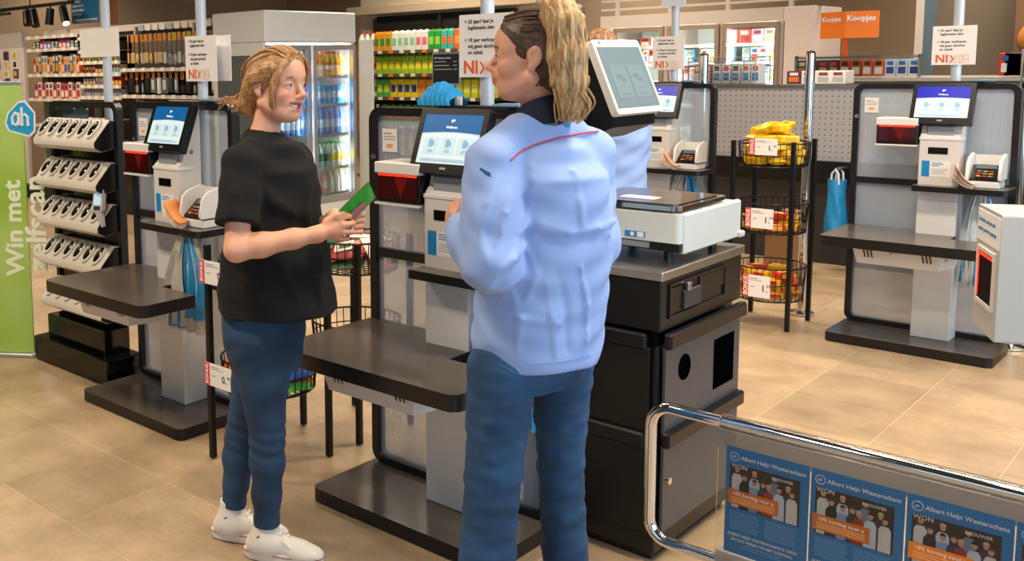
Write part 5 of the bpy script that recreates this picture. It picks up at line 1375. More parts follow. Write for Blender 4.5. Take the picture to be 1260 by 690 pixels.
MB().tube([Vector(tie-A3(B2))+Vector(H2[1])*(.022*math.cos(a))+Vector(np.cross(H2[1], (H2[2]-H2[0])/1.414))*(.022*math.sin(a)) for a in [2*math.pi*i/16 for i in range(16)]], .007, 8, True).build('hair_tie', BLACKP, ha2, smooth=True)
# ponytail built from pixel-traced locks around a curved centre line
pt_c = [(674, 25, -.045), (687, 11, -.06), (695, 28, -.075), (698, 66, -.085), (701, 100, -.085), (703, 128, -.08), (697, 148, -.085)]
fd = Field(A3(J2(694, 80, -.07))-np.array([.16, .16, .2]), A3(J2(694, 80, -.07))+np.array([.16, .16, .2]), .004)
rad_ = [.022, .036, .042, .043, .040, .028, .006]
C3 = [J2(*p) for p in pt_c]
fd.chain([(c, r) for c, r in zip(C3, rad_)], .02)
def gr3(X, Y, Z):
    u = X*CR[0]+Y*CR[1]; return .0025*np.sin(u*260+Z*18)+.0018*np.sin(u*470-Z*30)
fd.disp(gr3)
finish(fd, 'ponytail', HBL, B2, ha2, 1)
rs = random.Random(11)
side = Vector(CR); dep = Vector(CF)
for k_ in range(46):
    a0 = rs.uniform(0, 6.283); wv = rs.uniform(0, 6.28); am = rs.uniform(.003, .010); pts = []
    nseg = len(C3); r1 = rs.uniform(.85, 1.12); endx = rs.uniform(-.012, .03)
    for i in range(nseg):
        c = Vector(C3[i]-A3(B2)); rr = (rad_[i] if i < nseg-1 else .012)*r1; aa = a0+.25*i
        pts.append(c+side*(rr*math.cos(aa)+am*math.sin(wv+i*1.6)*(i/nseg)+(endx if i >= nseg-2 else 0))+dep*(rr*math.sin(aa)*.9)+Vector((0, 0, rs.uniform(-.012, .006)*(i/nseg))))
    out = []
    for i in range(len(pts)-1):
        p0 = pts[max(0, i-1)]; p1 = pts[i]; p2 = pts[i+1]; p3 = pts[min(len(pts)-1, i+2)]
        for t in (0, .25, .5, .75): out.append(.5*((2*p1)+(p2-p0)*t+(2*p0-5*p1+4*p2-p3)*t*t+(3*p1-p0-3*p2+p3)*t**3))
    out.append(pts[-1]); n = len(out)
    MB().tube(out, [.0042*(.5+.5*min(1, i/4))*(1-.7*(i/(n-1))**3) for i in range(n)], 6).build('hair_lock', HBL, ha2, smooth=True)
for k_ in range(30):
    a = rs.uniform(-1.3, 1.3); x0 = .078 if abs(a) < .8 else .04
    strand([(x0, .056*math.sin(a), .045+.062*math.cos(a)), (.01, .078*math.sin(a), .045+.084*math.cos(a)), (-.06, .062*math.sin(a), .06+.066*math.cos(a)), (-.10, .018*math.sin(a), .115+.016*math.cos(a))], .0026, 'hair_strand', P2, HD, ha2, B2)
for k_ in range(16):
    sd = rs.choice((-1, 1)); a = rs.uniform(-.05, .02)
    strand([(-.03+a, sd*.055, -.075+.4*abs(a)), (-.06+a*.6, sd*.06, -.02), (-.09, sd*.045, .05), (-.105, sd*.014, .115)], .0026, 'hair_strand', P2, HD, ha2, B2)
EARR = mat('gold_stud', '#d9b36a', .2, 1.0)
MB().ball(tuple(P2(-.008, .0815, -.034)-A3(B2)), .0028, .0028, .0028, 8, 6).build('earring', EARR, w2, smooth=True)
line_on(j1f, [(276, 392), (283, 402), (297, 400), (302, 388)], .0016, 'pocket_seam', STITCH, je, B1)
# ---------------------------------------------------------------- the colleague half hidden behind the scale
B3 = Vector((-2.43, 4.44, 0))
w3 = empty('person', B3, 0, 'person in a pale blue work jacket half hidden behind the tilted scale display', 'person')
ph3 = R_(128); f3 = np.array([math.cos(ph3), math.sin(ph3), 0]); l3 = np.array([-math.sin(ph3), math.cos(ph3), 0])
Q3 = lambda x, y, z: A3(B3)+f3*x+l3*y+np.array([0, 0, z])
H3 = frame_from(ph3, 0, 0); hc3 = A3(PD(738, 68, 4.75)); hc3 = np.array([hc3[0], hc3[1], hc3[2]])
fd = Field((-3.0, 3.9, .70), (-1.85, 5.0, 1.85), .0075)
P3 = head_sdf(fd, hc3, H3, Q3(0, 0, 1.43), 0.0, 1.0, .055)
fd.cone(Q3(0, -.17, 1.38), .05, Q3(0, .17, 1.38), .05, .04); fd.cone(Q3(0, 0, 1.36), .10, Q3(0, 0, .95), .12, .04)
for sd in (-1, 1):
    fd.chain([(Q3(0, sd*.17, 1.36), .042), (Q3(.04, sd*.19, 1.12), .036), (Q3(.15, sd*.12, 1.0), .026), (Q3(.20, sd*.10, .98), .028)], .02)
    for i in range(4): fd.chain([(Q3(.19, sd*.13, .965+.012*i), .0105), (Q3(.245, sd*.12, .962+.014*i), .0095), (Q3(.275, sd*.10, .962+.013*i), .008)], .004)
    fd.chain([(Q3(.18, sd*.12, 1.0), .013), (Q3(.22, sd*.10, 1.025), .009)], .006)
finish(fd, 'body', SKIN, B3, w3, 1, skin_colors(lambda V: (V-hc3)@H3.T, '#cf977c', '#a8655a', '#c27f6c'))
fd = Field((-3.0, 3.9, .80), (-1.85, 5.0, 1.55), .009)
z0_ = PD(770, 233, 4.85).z
fd.loft(B3, f3, l3, [(z0_, 0, 0, .215, .16), (1.05, 0, 0, .205, .15), (1.2, 0, 0, .21, .15), (1.35, 0, 0, .19, .13), (1.42, 0, 0, .12, .09)], .02)
for sd in (-1, 1): fd.chain([(Q3(0, sd*.165, 1.355), .065), (Q3(.04, sd*.175, 1.12), .058), (Q3(.14, sd*.13, 1.0), .048)], .03)
fd.cone(Q3(0, 0, 1.44), .06, Q3(0, 0, 1.54), .07, .004, 's')
fd.disp(lambda X, Y, Z: .003*np.sin(Z*45+X*30)+.002*np.sin(Z*80-Y*40))
finish(fd, 'work_jacket', JKT, B3, w3, 1)
fd = Field((-3.0, 3.9, .04), (-1.85, 5.0, 1.0), .009)
for sd in (-1, 1): fd.chain([(Q3(0, sd*.09, .90), .11), (Q3(.01, sd*.09, .48), .075), (Q3(0, sd*.09, .10), .06)], .03)
finish(fd, 'trousers', DENIM, B3, w3, 1)
for sd in (-1, 1):
    fd = Field(Q3(0, sd*.09, 0)-np.array([.3, .3, .02]), Q3(0, sd*.09, 0)+np.array([.3, .3, .16]), .009)
    fd.cone(Q3(-.02, sd*.09, .05), .045, Q3(.14, sd*.09, .04), .036, .03); fd.fn(fd.lo, fd.lo+.7, lambda X, Y, Z: .003-Z+0*X+0*Y, 0, 'i'); finish(fd, 'shoe', BLACKP, B3, w3, 1)
fd = Field(hc3-.2, hc3+.2, .006); HBR = hair_mat('short_brown_hair', '#5a3a20', '#8a5f38', '#b98a55', (6, 6, 6))
fd.ell(hc3+H3[0]*-.012+H3[2]*.04, (.104, .084, .092), H3, .01); fd.cone(hc3+H3[0]*-.07+H3[2]*-.01, .05, hc3+H3[0]*-.065+H3[2]*-.06, .04, .03)
fd.ell(hc3+H3[0]*.11+H3[2]*-.04, (.085, .085, .115), H3, .012, 's')
fd.disp(lambda X, Y, Z: .003*np.sin(X*190+Z*60)+.002*np.sin(Y*230-Z*90)); finish(fd, 'hair', HBR, B3, w3, 1)
# ---------------------------------------------------------------- wire racks with snacks
def make_rack(label, w, tiers, zt, foot_label='snack rack', tags=()):
    e = empty('wire_snack_rack', (0, 0, 0), 0, label, 'rack')
    for x in (0, w):
        for y in (0, w):
            MB().box(x-.012, x+.012, y-.012, y+.012, .004, zt, .002).build('post', WIRE, e)
    c = w/2; R0 = w*.58
    for zr, zb in tiers:
        b = MB(); n = 36
        circ = lambda r, z: [(c+r*math.cos(2*math.pi*i/n), c+r*math.sin(2*math.pi*i/n), z) for i in range(n)]
        b.tube(circ(R0, zr), .0045, 6, True); b.tube(circ(R0*.94, zb), .0045, 6, True); b.tube(circ(R0*.97, (zr+zb)/2), .003, 5, True)
        for i in range(n):
            a = 2*math.pi*i/n; b.tube([(c+R0*math.cos(a), c+R0*math.sin(a), zr), (c+R0*.94*math.cos(a), c+R0*.94*math.sin(a), zb)], .0022, 4)
        for i in range(-5, 6):
            y = i*R0*.17; hx = math.sqrt(max(0, (R0*.94)**2-y*y)); b.tube([(c-hx, c+y, zb), (c+hx, c+y, zb)], .0022, 4); b.tube([(c+y, c-hx, zb), (c+y, c+hx, zb)], .0022, 4)
        b.build('wire_basket', WIRE, e)
    return e
def price_tag(x, y, z, w, h, price, label, rz=0, small=None, par=None):
    e = empty('price_tag', (x, y, z), rz, label, 'price tag', 'red and white price tags on the racks')
    MB().box(0, w, -.003, 0, 0, h).build('card', PAPER, e)
    st = MB().box(0, w*.2, -.004, -.003, 0, h).build('red_band', REDTAG, e)
    me = text_mesh('BONUS', 1.0); wd = max(v.co.x for v in me.vertices)
    text('BONUS', h*.85/wd, PAPER, e, (w*.1, -.0045, h*.07), rot=(R_(90), R_(-90), 0), bold=.0006)
    text(price, h*.42, INK, e, (w*.66, -.0036, h*.42), bold=.0006)
    if small: text(small, h*.2, INK, e, (w*.86, -.0036, h*.55))
    g = MB().box(w*.25, w*.55, -.0036, -.003, h*.84, h*.88).box(w*.25, w*.7, -.0036, -.003, h*.76, h*.79).box(w*.28, w*.42, -.0036, -.003, h*.46, h*.5); g.build('printed_lines', GREYP, e)
    return e
def pillow(lx, ly, lz, n=8, m=6, wob=.0):
    k = MB(); rr = random.Random(int(lx*1e4+lz*1e5))
    def f(s):
        def g(u, v):
            e = (math.sin(math.pi*u)**.5)*(math.sin(math.pi*v)**.5) if 0 < u < 1 and 0 < v < 1 else 0
            return ((u-.5)*lx, (v-.5)*ly, s*(.0006+lz/2*e)+wob*math.sin(u*14+v*9))
        return g
    k.grid(f(1), n, m); f2_ = f(-1); k.grid(lambda u, v: f2_(u, 1-v), n, m); return k
def packs(kindname, me_list, spots, label, cat, group, rs):
    for i, (x, y, z, r3) in enumerate(spots):
        place(kindname, me_list[i % len(me_list)], None, (x, y, z), label=label, cat=cat, group=group, rot=r3)
def pack_mesh(nm, lx, ly, lz, cols, box=False):
    """soft pack or box with a printed band"""
    m = MB() if box else pillow(lx, ly, lz)
    if box: m.box(-lx/2, lx/2, -ly/2, ly/2, -lz/2, lz/2, min(lx, ly, lz)*.12)
    m.cur = 1; z = lz/2 if box else lz*.50
    m.box(-lx*.28, lx*.28, -ly*.26, ly*.26, z*.9, z+.0015); m.cur = 2; m.box(-lx*.16, lx*.2, -ly*.12, ly*.12, z, z+.0025)
    if box:
        m.cur = 1; m.box(-lx*.3, lx*.3, -ly/2-.001, -ly/2+.001, -lz*.3, lz*.3)
    return m.mesh(nm, [mat('print_'+c, c, .38, noise=(35, .12)) for c in cols], True, 50)
# yellow rack
fy = PZ(968, 408.5); yw = .335
yr = make_rack('black wire rack holding yellow snack packs beside the far right kiosk', yw, [(1.085, .95), (.735, .56), (.355, .16)], 1.10)
yx, yy = fy.x-yw, fy.y; yr.location = (yx, yy, 0)
YP = [pack_mesh('yellow_snack_pack', .106, .07, .041, c, b) for c, b in ((('#e7b70f', '#f2d65a', '#c8302a'), True), (('#ecc316', '#e9a80f', '#8b5a2a'), True), (('#f0c81e', '#f6e28a', '#d23b2a'), False))]
YL = [pack_mesh('yellow_red_pack', .10, .066, .038, c, True) for c in (('#e6b512', '#c92f26', '#f2e3b0'), ('#d8a010', '#2d5ba8', '#f0e2c0'), ('#cf3a28', '#f0c020', '#fff2cc'))]
rs = random.Random(21); cxr, cyr = yx+yw/2, yy+yw/2
def pile(zb, layers, R0, mesh, nm, label, group, dz, n=6):
    for L in range(layers):
        for i in range(n if L < layers-1 else max(3, n-1)):
            a = 2*math.pi*i/n+L*.5; r = R0*.62
            place(nm, mesh[(i+L) % len(mesh)], None, (cxr+r*math.cos(a), cyr+r*math.sin(a), zb+dz*(L+.55)), label=label, cat='snack pack', group=group, rot=(rs.uniform(-.06, .06), rs.uniform(-.06, .06), a+math.pi/2+rs.uniform(-.3, .3)))
pile(.956, 4, .19, YP, 'yellow_snack_pack', 'yellow snack pack heaped in the top basket of the rack by the kiosk', 'yellow packs in the top basket', .043, 6)
for i in range(7):
    a = i*.9; r_ = .03+.08*(i % 3)/2; place('yellow_snack_pack', YP[i % 3], None, (cxr+r_*math.cos(a), cyr+r_*math.sin(a), .956+.043*4+.028+.02*(i % 2)), label='yellow snack pack heaped in the top basket of the rack by the kiosk', cat='snack pack', group='yellow packs in the top basket', rot=(rs.uniform(-.35, .35), rs.uniform(-.25, .25), a*1.7))
pile(.566, 2, .19, YL, 'small_snack_pack', 'yellow and blue snack pack in the middle basket of the rack by the kiosk', 'packs in the middle basket', .041, 6)
pile(.166, 4, .19, YL[:1]+YL[2:]+YL[:1], 'red_yellow_snack_pack', 'yellow and red snack pack in the bottom basket of the rack by the kiosk', 'packs in the bottom basket', .041, 6)
for (x0, y0, x1, y1), z_, lab in (((922, 171, 957, 190), 0, 'price tag on the top basket of the yellow snack rack'), ((917, 258, 952, 279), 0, 'price tag on the middle basket of the yellow snack rack'), ((914, 341, 948, 363), 0, 'price tag on the bottom basket of the yellow snack rack')):
    Yt = yy-.035; a = PY(x0, y1, Yt); b = PY(x1, y0, Yt); price_tag(a.x, Yt, a.z, b.x-a.x, b.z-a.z, '1.', lab, small='59')
# the two racks behind the woman in black
rzt = PY(262, 308, 2.38).z; rz_rims = [(PY(262, 318, 2.38).z, PY(262, 362, 2.38).z-.02), (PY(262, 438, 2.38).z, PY(290, 484, 2.38).z)]
ra = make_rack('black wire rack with coloured sweet bags behind the legs of the person in black', .335, rz_rims, rzt+.02); ra.location = (-3.01, 2.38, 0)
zB1, zB0 = PY(430, 303, 2.87).z, PY(430, 342, 2.87).z; zB3 = PY(420, 392, 3.0).z
rb = make_rack('black wire rack with red and green sweet bags beside the middle kiosk', .335, [(zB1, zB0), (zB3, zB3-.13)], zB1+.01); rb.location = (-3.005, 2.89, 0)
def bagset(cx_, cy_, zb, n, cols, label, group, R0=.135, size=(.15, .11, .05), layers=2):
    ms = [pack_mesh('sweet_bag', *size, c) for c in cols]
    for L in range(layers):
        for i in range(n):
            a = 2*math.pi*i/n+L; place('sweet_bag', ms[(i+L*2) % len(ms)], None, (cx_+R0*math.cos(a), cy_+R0*math.sin(a), zb+.045+.05*L), label=label, cat='sweet bag', group=group, rot=(rs.uniform(.25, .9), rs.uniform(-.3, .3), a+math.pi/2))
bagset(-2.8425, 2.5475, rz_rims[1][1], 6, [('#3da33a', '#e23b3b', '#f3f0e6'), ('#e3a11c', '#d9562b', '#f6e7c0'), ('#c93a2e', '#f0b020', '#ffffff'), ('#2a57a8', '#e8a31d', '#ffffff')], 'bright sweet bag in the lower basket behind the person in black', 'sweet bags in the lower basket')
bagset(-2.8425, 2.5475, rz_rims[0][1], 6, [('#4f8f3a', '#c9b07a', '#7a2a2a'), ('#8a4a2a', '#d8b070', '#f0e4cc'), ('#5d8f2f', '#e4d5a0', '#b33a2a')], 'sweet bag in the upper basket beside the hanging carrier bags', 'sweet bags in the upper basket')
bagset(-2.8375, 3.0575, zB0, 6, [('#b9362f', '#e9d8cf', '#8f1f22'), ('#2f5a34', '#8fae86', '#d8c8b8'), ('#c24a3a', '#f0e2da', '#3a6a3c'), ('#e6d5cc', '#b8413a', '#4d7a4a')], 'red, white and green sweet bag in the basket beside the middle kiosk', 'sweet bags beside the middle kiosk')
for (x0, y0, x1, y1), lab in (((246, 315, 279, 349), 'price tag on the upper basket of the rack behind the person in black'), ((253, 441, 284, 474), 'price tag on the lower basket of the rack behind the person in black')):
    Yt = 2.34; a = PY(x0, y1-6, Yt); b = PY(x1, y1, Yt); h_ = PY(x0, y0, Yt).z-a.z; price_tag(a.x, Yt, a.z-.012, PY(x1, y0, Yt).x-a.x, h_, '0.', lab, small='99')
# ---------------------------------------------------------------- drinks fridge
FX = -5.75; fy0, fy1 = PX(326, 30, FX).y, PX(438, 30, FX).y; fz1 = PX(326, 12, FX).z
fr = empty('drinks_fridge', (FX, fy0, 0), 0, 'tall white glass-door drinks fridge full of bottles and cans', 'fridge')
fw = fy1-fy0; fdp = .66
FWH = mat('fridge_white', '#d3d6d4', .4, noise=(3, .03)); FIN = mat('fridge_liner', '#e6eceb', .5)
zH = PX(326, 52, FX).z; zB = PX(437, 240, FX).z-.02
MB().box(-fdp, 0, 0, fw, zH, fz1, .01).build('header', FWH, fr)
MB().box(-fdp, 0, 0, fw, .004, zB, .01).build('base_cabinet', FWH, fr)
MB().box(-fdp, -.03, 0, .03, zB, zH).build('side_wall', FWH, fr); MB().box(-fdp, -.03, fw-.03, fw, zB, zH).build('side_wall', FWH, fr)
MB().box(-fdp, -fdp+.03, .03, fw-.03, zB, zH).build('back_liner', FIN, fr)
MB().box(-fdp+.06, -.10, -.004, 0, zB+.1, zH-.1).build('side_window', mat('dim_side_glass', '#5d6262', .2), fr)
ysm = PX(384, 120, FX).y-fy0
for (a, b), hs in (((.02, ysm-.012), 1), ((ysm+.012, fw-.02), 0)):
    d_ = MB().ring([(a, zB), (b, zB), (b, zH-.02), (a, zH-.02)], [(a+.035, zB+.05), (b-.035, zB+.05), (b-.035, zH-.06), (a+.035, zH-.06)], -.03, .012, 'x').build('door_frame', ALU, fr)
    MB().box(-.012, -.006, a+.035, b-.035, zB+.05, zH-.06).build('door_glass', GLASS, d_)
LED = mat('led_strip', '#ffffff', .5, emit=3.0, emit_col='#f2f8ff')
MB().box(-.05, -.035, fw-.055, fw-.04, zB+.05, zH-.05).build('led_strip', LED, fr); MB().box(-.05, -.035, ysm-.008, ysm+.008, zB+.05, zH-.05).build('led_strip', LED, fr); MB().box(-.05, -.035, .04, .055, zB+.05, zH-.05).build('led_strip', LED, fr)
MB().box(-.3, -.2, .1, fw-.1, zH-.02, zH-.005).build('led_panel', LED, fr)
for yy_ in (.08, ysm-.05, ysm+.05, fw-.08):
    l_ = area('fridge_lamp', (FX-.06, fy0+yy_, (zB+zH)/2), (FX-.5, fy0+yy_+(.12 if yy_ in (.08, ysm+.05) else -.12), (zB+zH)/2), .03, zH-zB-.1, 11, (.95, .98, 1.0)); l_.parent = fr; l_.location = Vector(l_.location)-Vector(fr.location)
def bottle_mesh(nm, r, h, body, label, cap, kind='bottle'):
    m = MB()
    if kind == 'bottle':
        m.cur = 0; m.lathe([(r*.9, 0), (r, .006), (r, h*.62), (r*.75, h*.74), (r*.36, h*.86), (r*.34, h*.93)], 10); m.cur = 1; m.lathe([(r*1.02, h*.25), (r*1.02, h*.55)], 10); m.cur = 2; m.lathe([(r*.42, h*.91), (r*.42, h)], 8)
    elif kind == 'can':
        m.cur = 0; m.lathe([(r*.85, 0), (r, h*.06), (r, h*.92), (r*.85, h)], 10); m.cur = 1; m.lathe([(r*1.01, h*.35), (r*1.01, h*.7)], 10); m.cur = 2; m.lathe([(r*.8, h), (r*.8, h*1.005)], 10)
    else:
        m.cur = 0; m.box(-r, r, -r, r, 0, h*.86, r*.08); m.add([(-r, -r, h*.86), (r, -r, h*.86), (r, r, h*.86), (-r, r, h*.86), (-r*.9, 0, h*.97), (r*.9, 0, h*.97)], [(0, 1, 5, 4), (2, 3, 4, 5), (1, 2, 5), (3, 0, 4)])
        m.cur = 1; m.box(-r*.72, r*.72, -r-.001, -r+.001, h*.25, h*.62); m.box(r-.001, r+.001, -r*.72, r*.72, h*.25, h*.62); m.cur = 2; m.lathe([(r*.35, h*.9), (r*.35, h)], 8)
    return m.mesh(nm, [mat('drink_'+c, c, .25) for c in (body, label, cap)], True, 40)
fshelf = [PX(410, y, FX).z for y in (93, 128, 165, 206, 238)]
FK = [[('bottle_orange', '#d98a1e', '#e8c22a', '#e6e3da', 'bottle')]*3+[('bottle_yellow', '#e5c32a', '#d99a1e', '#d83a2a', 'bottle')]*4, [('energy_can', '#3aa3d8', '#d7dde2', '#c9ccd0', 'can')]*8, [('water_bottle', '#3f78b8', '#bcd4e8', '#2456a8', 'bottle')]*7,
      [('clear_bottle', '#a9c4b8', '#3f6f4c', '#2f9a3a', 'bottle')]*4+[('lemon_bottle', '#dfe6d2', '#e2cf2a', '#3fae3a', 'bottle')]*3, [('pink_bottle', '#d89a86', '#e8d8cc', '#e0b52a', 'bottle')]*3+[('milk_bottle', '#e8dfd2', '#f2ece2', '#e6c02a', 'bottle')]*3]
FKL = [[('cola_bottle', '#3a1a14', '#b8322a', '#c0302a', 'bottle')]*6, [('blue_can', '#1d4fa8', '#d7dde2', '#c9ccd0', 'can')]*6, [('water_bottle', '#3f78b8', '#bcd4e8', '#2456a8', 'bottle')]*7, [('ice_tea_bottle', '#3a2418', '#e0a51d', '#e6c62a', 'bottle')]*6, [('ice_tea_bottle', '#3a2418', '#e0a51d', '#e6c62a', 'bottle')]*6]
hts = [.21, .16, .235, .215, .19]
BM = {}; FRN = ('topmost', 'second', 'middle', 'fourth', 'lowest')
for ri, zs_ in enumerate(fshelf):
    MB().box(-.55, -.055, .03, fw-.03, zs_-.018, zs_-.006).build('shelf', FIN, fr); MB().box(-.056, -.050, .05, fw-.05, zs_-.024, zs_+.004).build('price_rail', WHITEP, fr)
    for (a, b), KS in (((.055, ysm-.05), FKL), ((ysm+.05, fw-.055), FK)):
        row = KS[ri]; n = len(row)
        for i, kd in enumerate(row):
            h = hts[ri]; r = min(.033, (b-a)/n*.46)
            if (kd, ri) not in BM: BM[kd, ri] = bottle_mesh(kd[0], r, h, *kd[1:])
            for dpt in (.11, .20) if ri < 4 else (.11,):
                place(kd[0], BM[kd, ri], None, (FX-dpt, fy0+a+(i+.5)*(b-a)/n, zs_-.005), label=kd[0].replace('_', ' ')+' behind the %s door of the drinks fridge, on the %s shelf' % ('first' if KS is FKL else 'second', FRN[ri]), cat='drink can' if kd[4] == 'can' else 'bottle', group='%s on the %s fridge shelf, %s door' % (kd[0].replace('_', ' ')+'s', FRN[ri], 'first' if KS is FKL else 'second'))
# white upright panel beside the fridge
Yp = 6.55; a = PY(441, 49, Yp); b = PY(458, 250, Yp)
MB().box(a.x, PY(458, 50, Yp).x, Yp, Yp+.02, .004, a.z, .003).build('partition_panel', FWH, label='white upright panel standing between the drinks fridge and the juice shelf', cat='panel')
# ---------------------------------------------------------------- juice shelving
JY = 8.0; jx0, jx1 = PY(436, 60, JY).x, PY(606, 60, JY).x
js = empty('juice_shelf', (jx0, JY, 0), 0, 'dark shelving unit filled with juice cartons behind the middle kiosk', 'shelving')
jw = jx1-jx0; SHB = mat('shelf_dark', '#1c1a18', .6); CRM = mat('cream_wall_panel', '#cdbfa8', .8)
MB().box(0, jw, .38, .42, .004, 2.12).build('back_panel', SHB, js)
MB().box(-.3, jw+.3, .44, .5, .004, 2.9).build('rear_wall_panel', CRM, js)
MB().box(-.4, jw+.3, .30, .5, 2.14, 2.24, .01).build('canopy_beam', mat('canopy_beige', '#b9a88e', .6), js)
for x in (0, jw*.5, jw): MB().box(x-.02, x+.02, .34, .40, .004, 2.1).build('upright', SHB, js)
jz = [PY(500, y, JY).z for y in (62, 91, 120)]; jz += [jz[-1]-.30, jz[-1]-.58, jz[-1]-.86]
RAIL = mat('price_rail', '#d8cfc0', .6)
for z in jz:
    MB().box(0, jw, 0, .38, z-.025, z).build('shelf', SHB, js); MB().box(0, jw, -.006, 0, z-.03, z+.004).build('price_rail', mat('dark_price_rail', '#4d4740', .6), js)
    for i in range(12): MB().box(jw*(i+.3)/12, jw*(i+.3)/12+.06, -.009, -.006, z-.028, z+.004).build('price_card', RAIL if i % 3 else mat('orange_card', '#e0702a', .6), js)
JK = [[('#e6e0d0', '#c23a2a', '#d0282a')]*3+[('#d89a2a', '#3f8f3a', '#d8342a')]*3+[('#dfe6d8', '#8fc2a0', '#e4e8e0')]*4+[('#e6ddd8', '#d86a7a', '#e9e2dc')]*2+[('#2f9a3a', '#8fd04a', '#c8302a')]*2+[('#3fb0a0', '#d86a3a', '#d8402a')]*2+[('#e0642a', '#f09a3a', '#c83a2a')]*6,
      [('#d8c08a', '#b03a2a', '#d03a2a')]*3+[('#8fb82f', '#e6d02a', '#2f7a2f')]*4+[('#9ac22f', '#e8d83a', '#e6c81f')]*9+[('#c83a2a', '#e8d83a', '#d8302a')]*4,
      [('#d8cdb0', '#6a8f4a', '#d8342a')]*3+[('#4fa84a', '#d8d83a', '#1f7a6a')]*2+[('#e0c81f', '#2a3f8f', '#2a4fa8')]*4+[('#d8a02a', '#e0702a', '#d85a2a')]*3+[('#b84a8f', '#e0c02a', '#8f3a7a')]*2+[('#b8c02f', '#d8d86a', '#c8b02a')]*5,
      [('#d8cdb0', '#c8b08a', '#e6e0d0')]*3+[('#6fae3a', '#e0762a', '#3f8f2f')]*8+[('#3f8f3a', '#d8402a', '#d8302a')]*6,
      [('#2a1f1a', '#d8a02a', '#3a5a8f')]*5+[('#d8c8a8', '#b8643a', '#d8642a')]*4+[('#8fae3a', '#e0c02a', '#3f7a2f')]*7, [('#d8cbb8', '#e6dccb', '#c8402a')]*6+[('#8a3a2a', '#d8a03a', '#2a2a2a')]*6]
JN = ('cream', 'orange', 'green', 'pink', 'yellow', 'teal', 'red', 'purple')
def cname(hexc):
    c = [int(hexc[i:i+2], 16) for i in (1, 3, 5)]; r, g, b = c
    if max(c)-min(c) < 40: return 'pale' if sum(c) > 480 else 'dark' if sum(c) < 200 else 'beige'
    if r >= g >= b: return 'orange' if g < r*.75 else 'yellow' if b < 120 else 'beige'
    if g >= r and g >= b: return 'teal' if b > r else 'green'
    return 'blue' if b >= r else 'red'
JM = {}
for ri, z in enumerate(jz):
    row = JK[ri]; n = len(row); hmax = .215 if ri < 3 else .22
    for i, kd in enumerate(row):
        kind = 'bottle' if i < 3 or ri == 4 and i < 9 else 'carton'
        r = jw/n*.44
        if (kd, ri) not in JM: JM[kd, ri] = bottle_mesh('juice_'+kind, min(r, .042), hmax, *kd, kind)
        jl = '%s %s with %s print and %s cap, %s row of the juice shelf' % (cname(kd[0]), kind, cname(kd[1]), cname(kd[2]), ('topmost', 'second', 'third', 'fourth', 'fifth', 'lowest')[ri])
        place('juice_'+kind, JM[kd, ri], None, (jx0+(i+.5)*jw/n, JY+.08, z+.001), label=jl, cat=kind, group=jl)
# price board on the middle kiosk
Yb = 2.80; a = PY(532, 104, Yb); b = PY(566, 64, Yb)
cb = empty('price_board', ((a.x+b.x)/2, Yb, 1.4365), 0, 'small black price board in a grey frame on top of the middle kiosk', 'price board')
hw = (b.x-a.x)/2; z0, z1 = a.z-1.4365, b.z-1.4365
MB().box(-hw, hw, 0, .006, z0, z1).build('grey_frame', GREYP, cb); MB().box(-hw+.005, hw-.005, -.002, 0, z0+.005, z1-.005).build('black_sheet', mat('chalk_black', '#141414', .7), cb)
text('AH Tassen en krat', (z1-z0)*.085, PAPER, cb, (-hw*.82, -.003, z1-(z1-z0)*.17))
g = MB()
for i in range(3): g.box(-hw*.82, hw*(.05+.2*i), -.003, -.0024, z1-(z1-z0)*(.30+.12*i), z1-(z1-z0)*(.27+.12*i)); g.box(hw*.55, hw*.82, -.003, -.0024, z1-(z1-z0)*(.30+.12*i), z1-(z1-z0)*(.27+.12*i))
g.build('price_lines', mat('chalk_grey', '#9a9a9a', .7), cb); MB().box(-.006, .006, .0, .006, 0, z0).build('stem', GREYP, cb)
# ---------------------------------------------------------------- household goods shelving on the far left
HY = 6.0; hx0, hx1 = PY(18, 60, HY).x, PY(287, 60, HY).x; htop = 2.03
hs = empty('household_shelf', (hx0, HY, 0), 0, 'long shelving wall hung with kitchen tools and household goods', 'shelving')
hw_ = hx1-hx0; HBK = mat('brown_grey_shelf_back', '#5b5148', .7, noise=(3, .1)); HRL = mat('cream_price_rail', '#cfc4b4', .6); HCD = mat('white_price_card', '#e6e0d6', .6)
MB().box(0, hw_, .44, .48, .004, htop).build('back_panel', HBK, hs)
MB().box(0, hw_, -.02, .48, .004, .16).build('plinth', SHB, hs)
MB().box(hw_-.01, hw_+.05, -.05, .48, .004, htop+.06).build('end_upright', mat('grey_brown_end_panel', '#6a6258', .6), hs)
MB().box(0, hw_, .40, .46, htop-.01, htop+.06).build('top_rail', HRL, hs)
def hx(px): return PY(px, 70, HY).x-hx0
S1x, S2x, S3x = hx(82), hx(133), hw_
for x in (0, S1x, S2x, (S2x+S3x)/2): MB().box(x-.015, x+.015, .36, .44, .004, htop+.03).build('upright', mat('cream_upright', '#b9ad9c', .6), hs)
def hz(px, py): return PY(px, py, HY).z
def rail(x0, x1, z, depth=.3, cards=8):
    MB().box(x0, x1, .44-depth, .44, z-.015, z).build('shelf', mat('grey_wire_shelf', '#8a8178', .5), hs)
    MB().box(x0, x1, .43-depth, .44-depth, z-.03, z+.006).build('price_rail', HRL, hs)
    for i in range(cards):
        x = x0+(i+.3)*(x1-x0)/cards; MB().box(x, x+min(.07, (x1-x0)/cards*.6), .425-depth, .43-depth, z-.03, z+.012).build('price_card', HCD, hs)
hr3 = [hz(210, 84), hz(210, 119)]; hr1 = [hz(50, 44), hz(50, 60), hz(50, 92)]; hr2 = [hz(108, y) for y in (45, 62, 76, 91, 106, 120)]
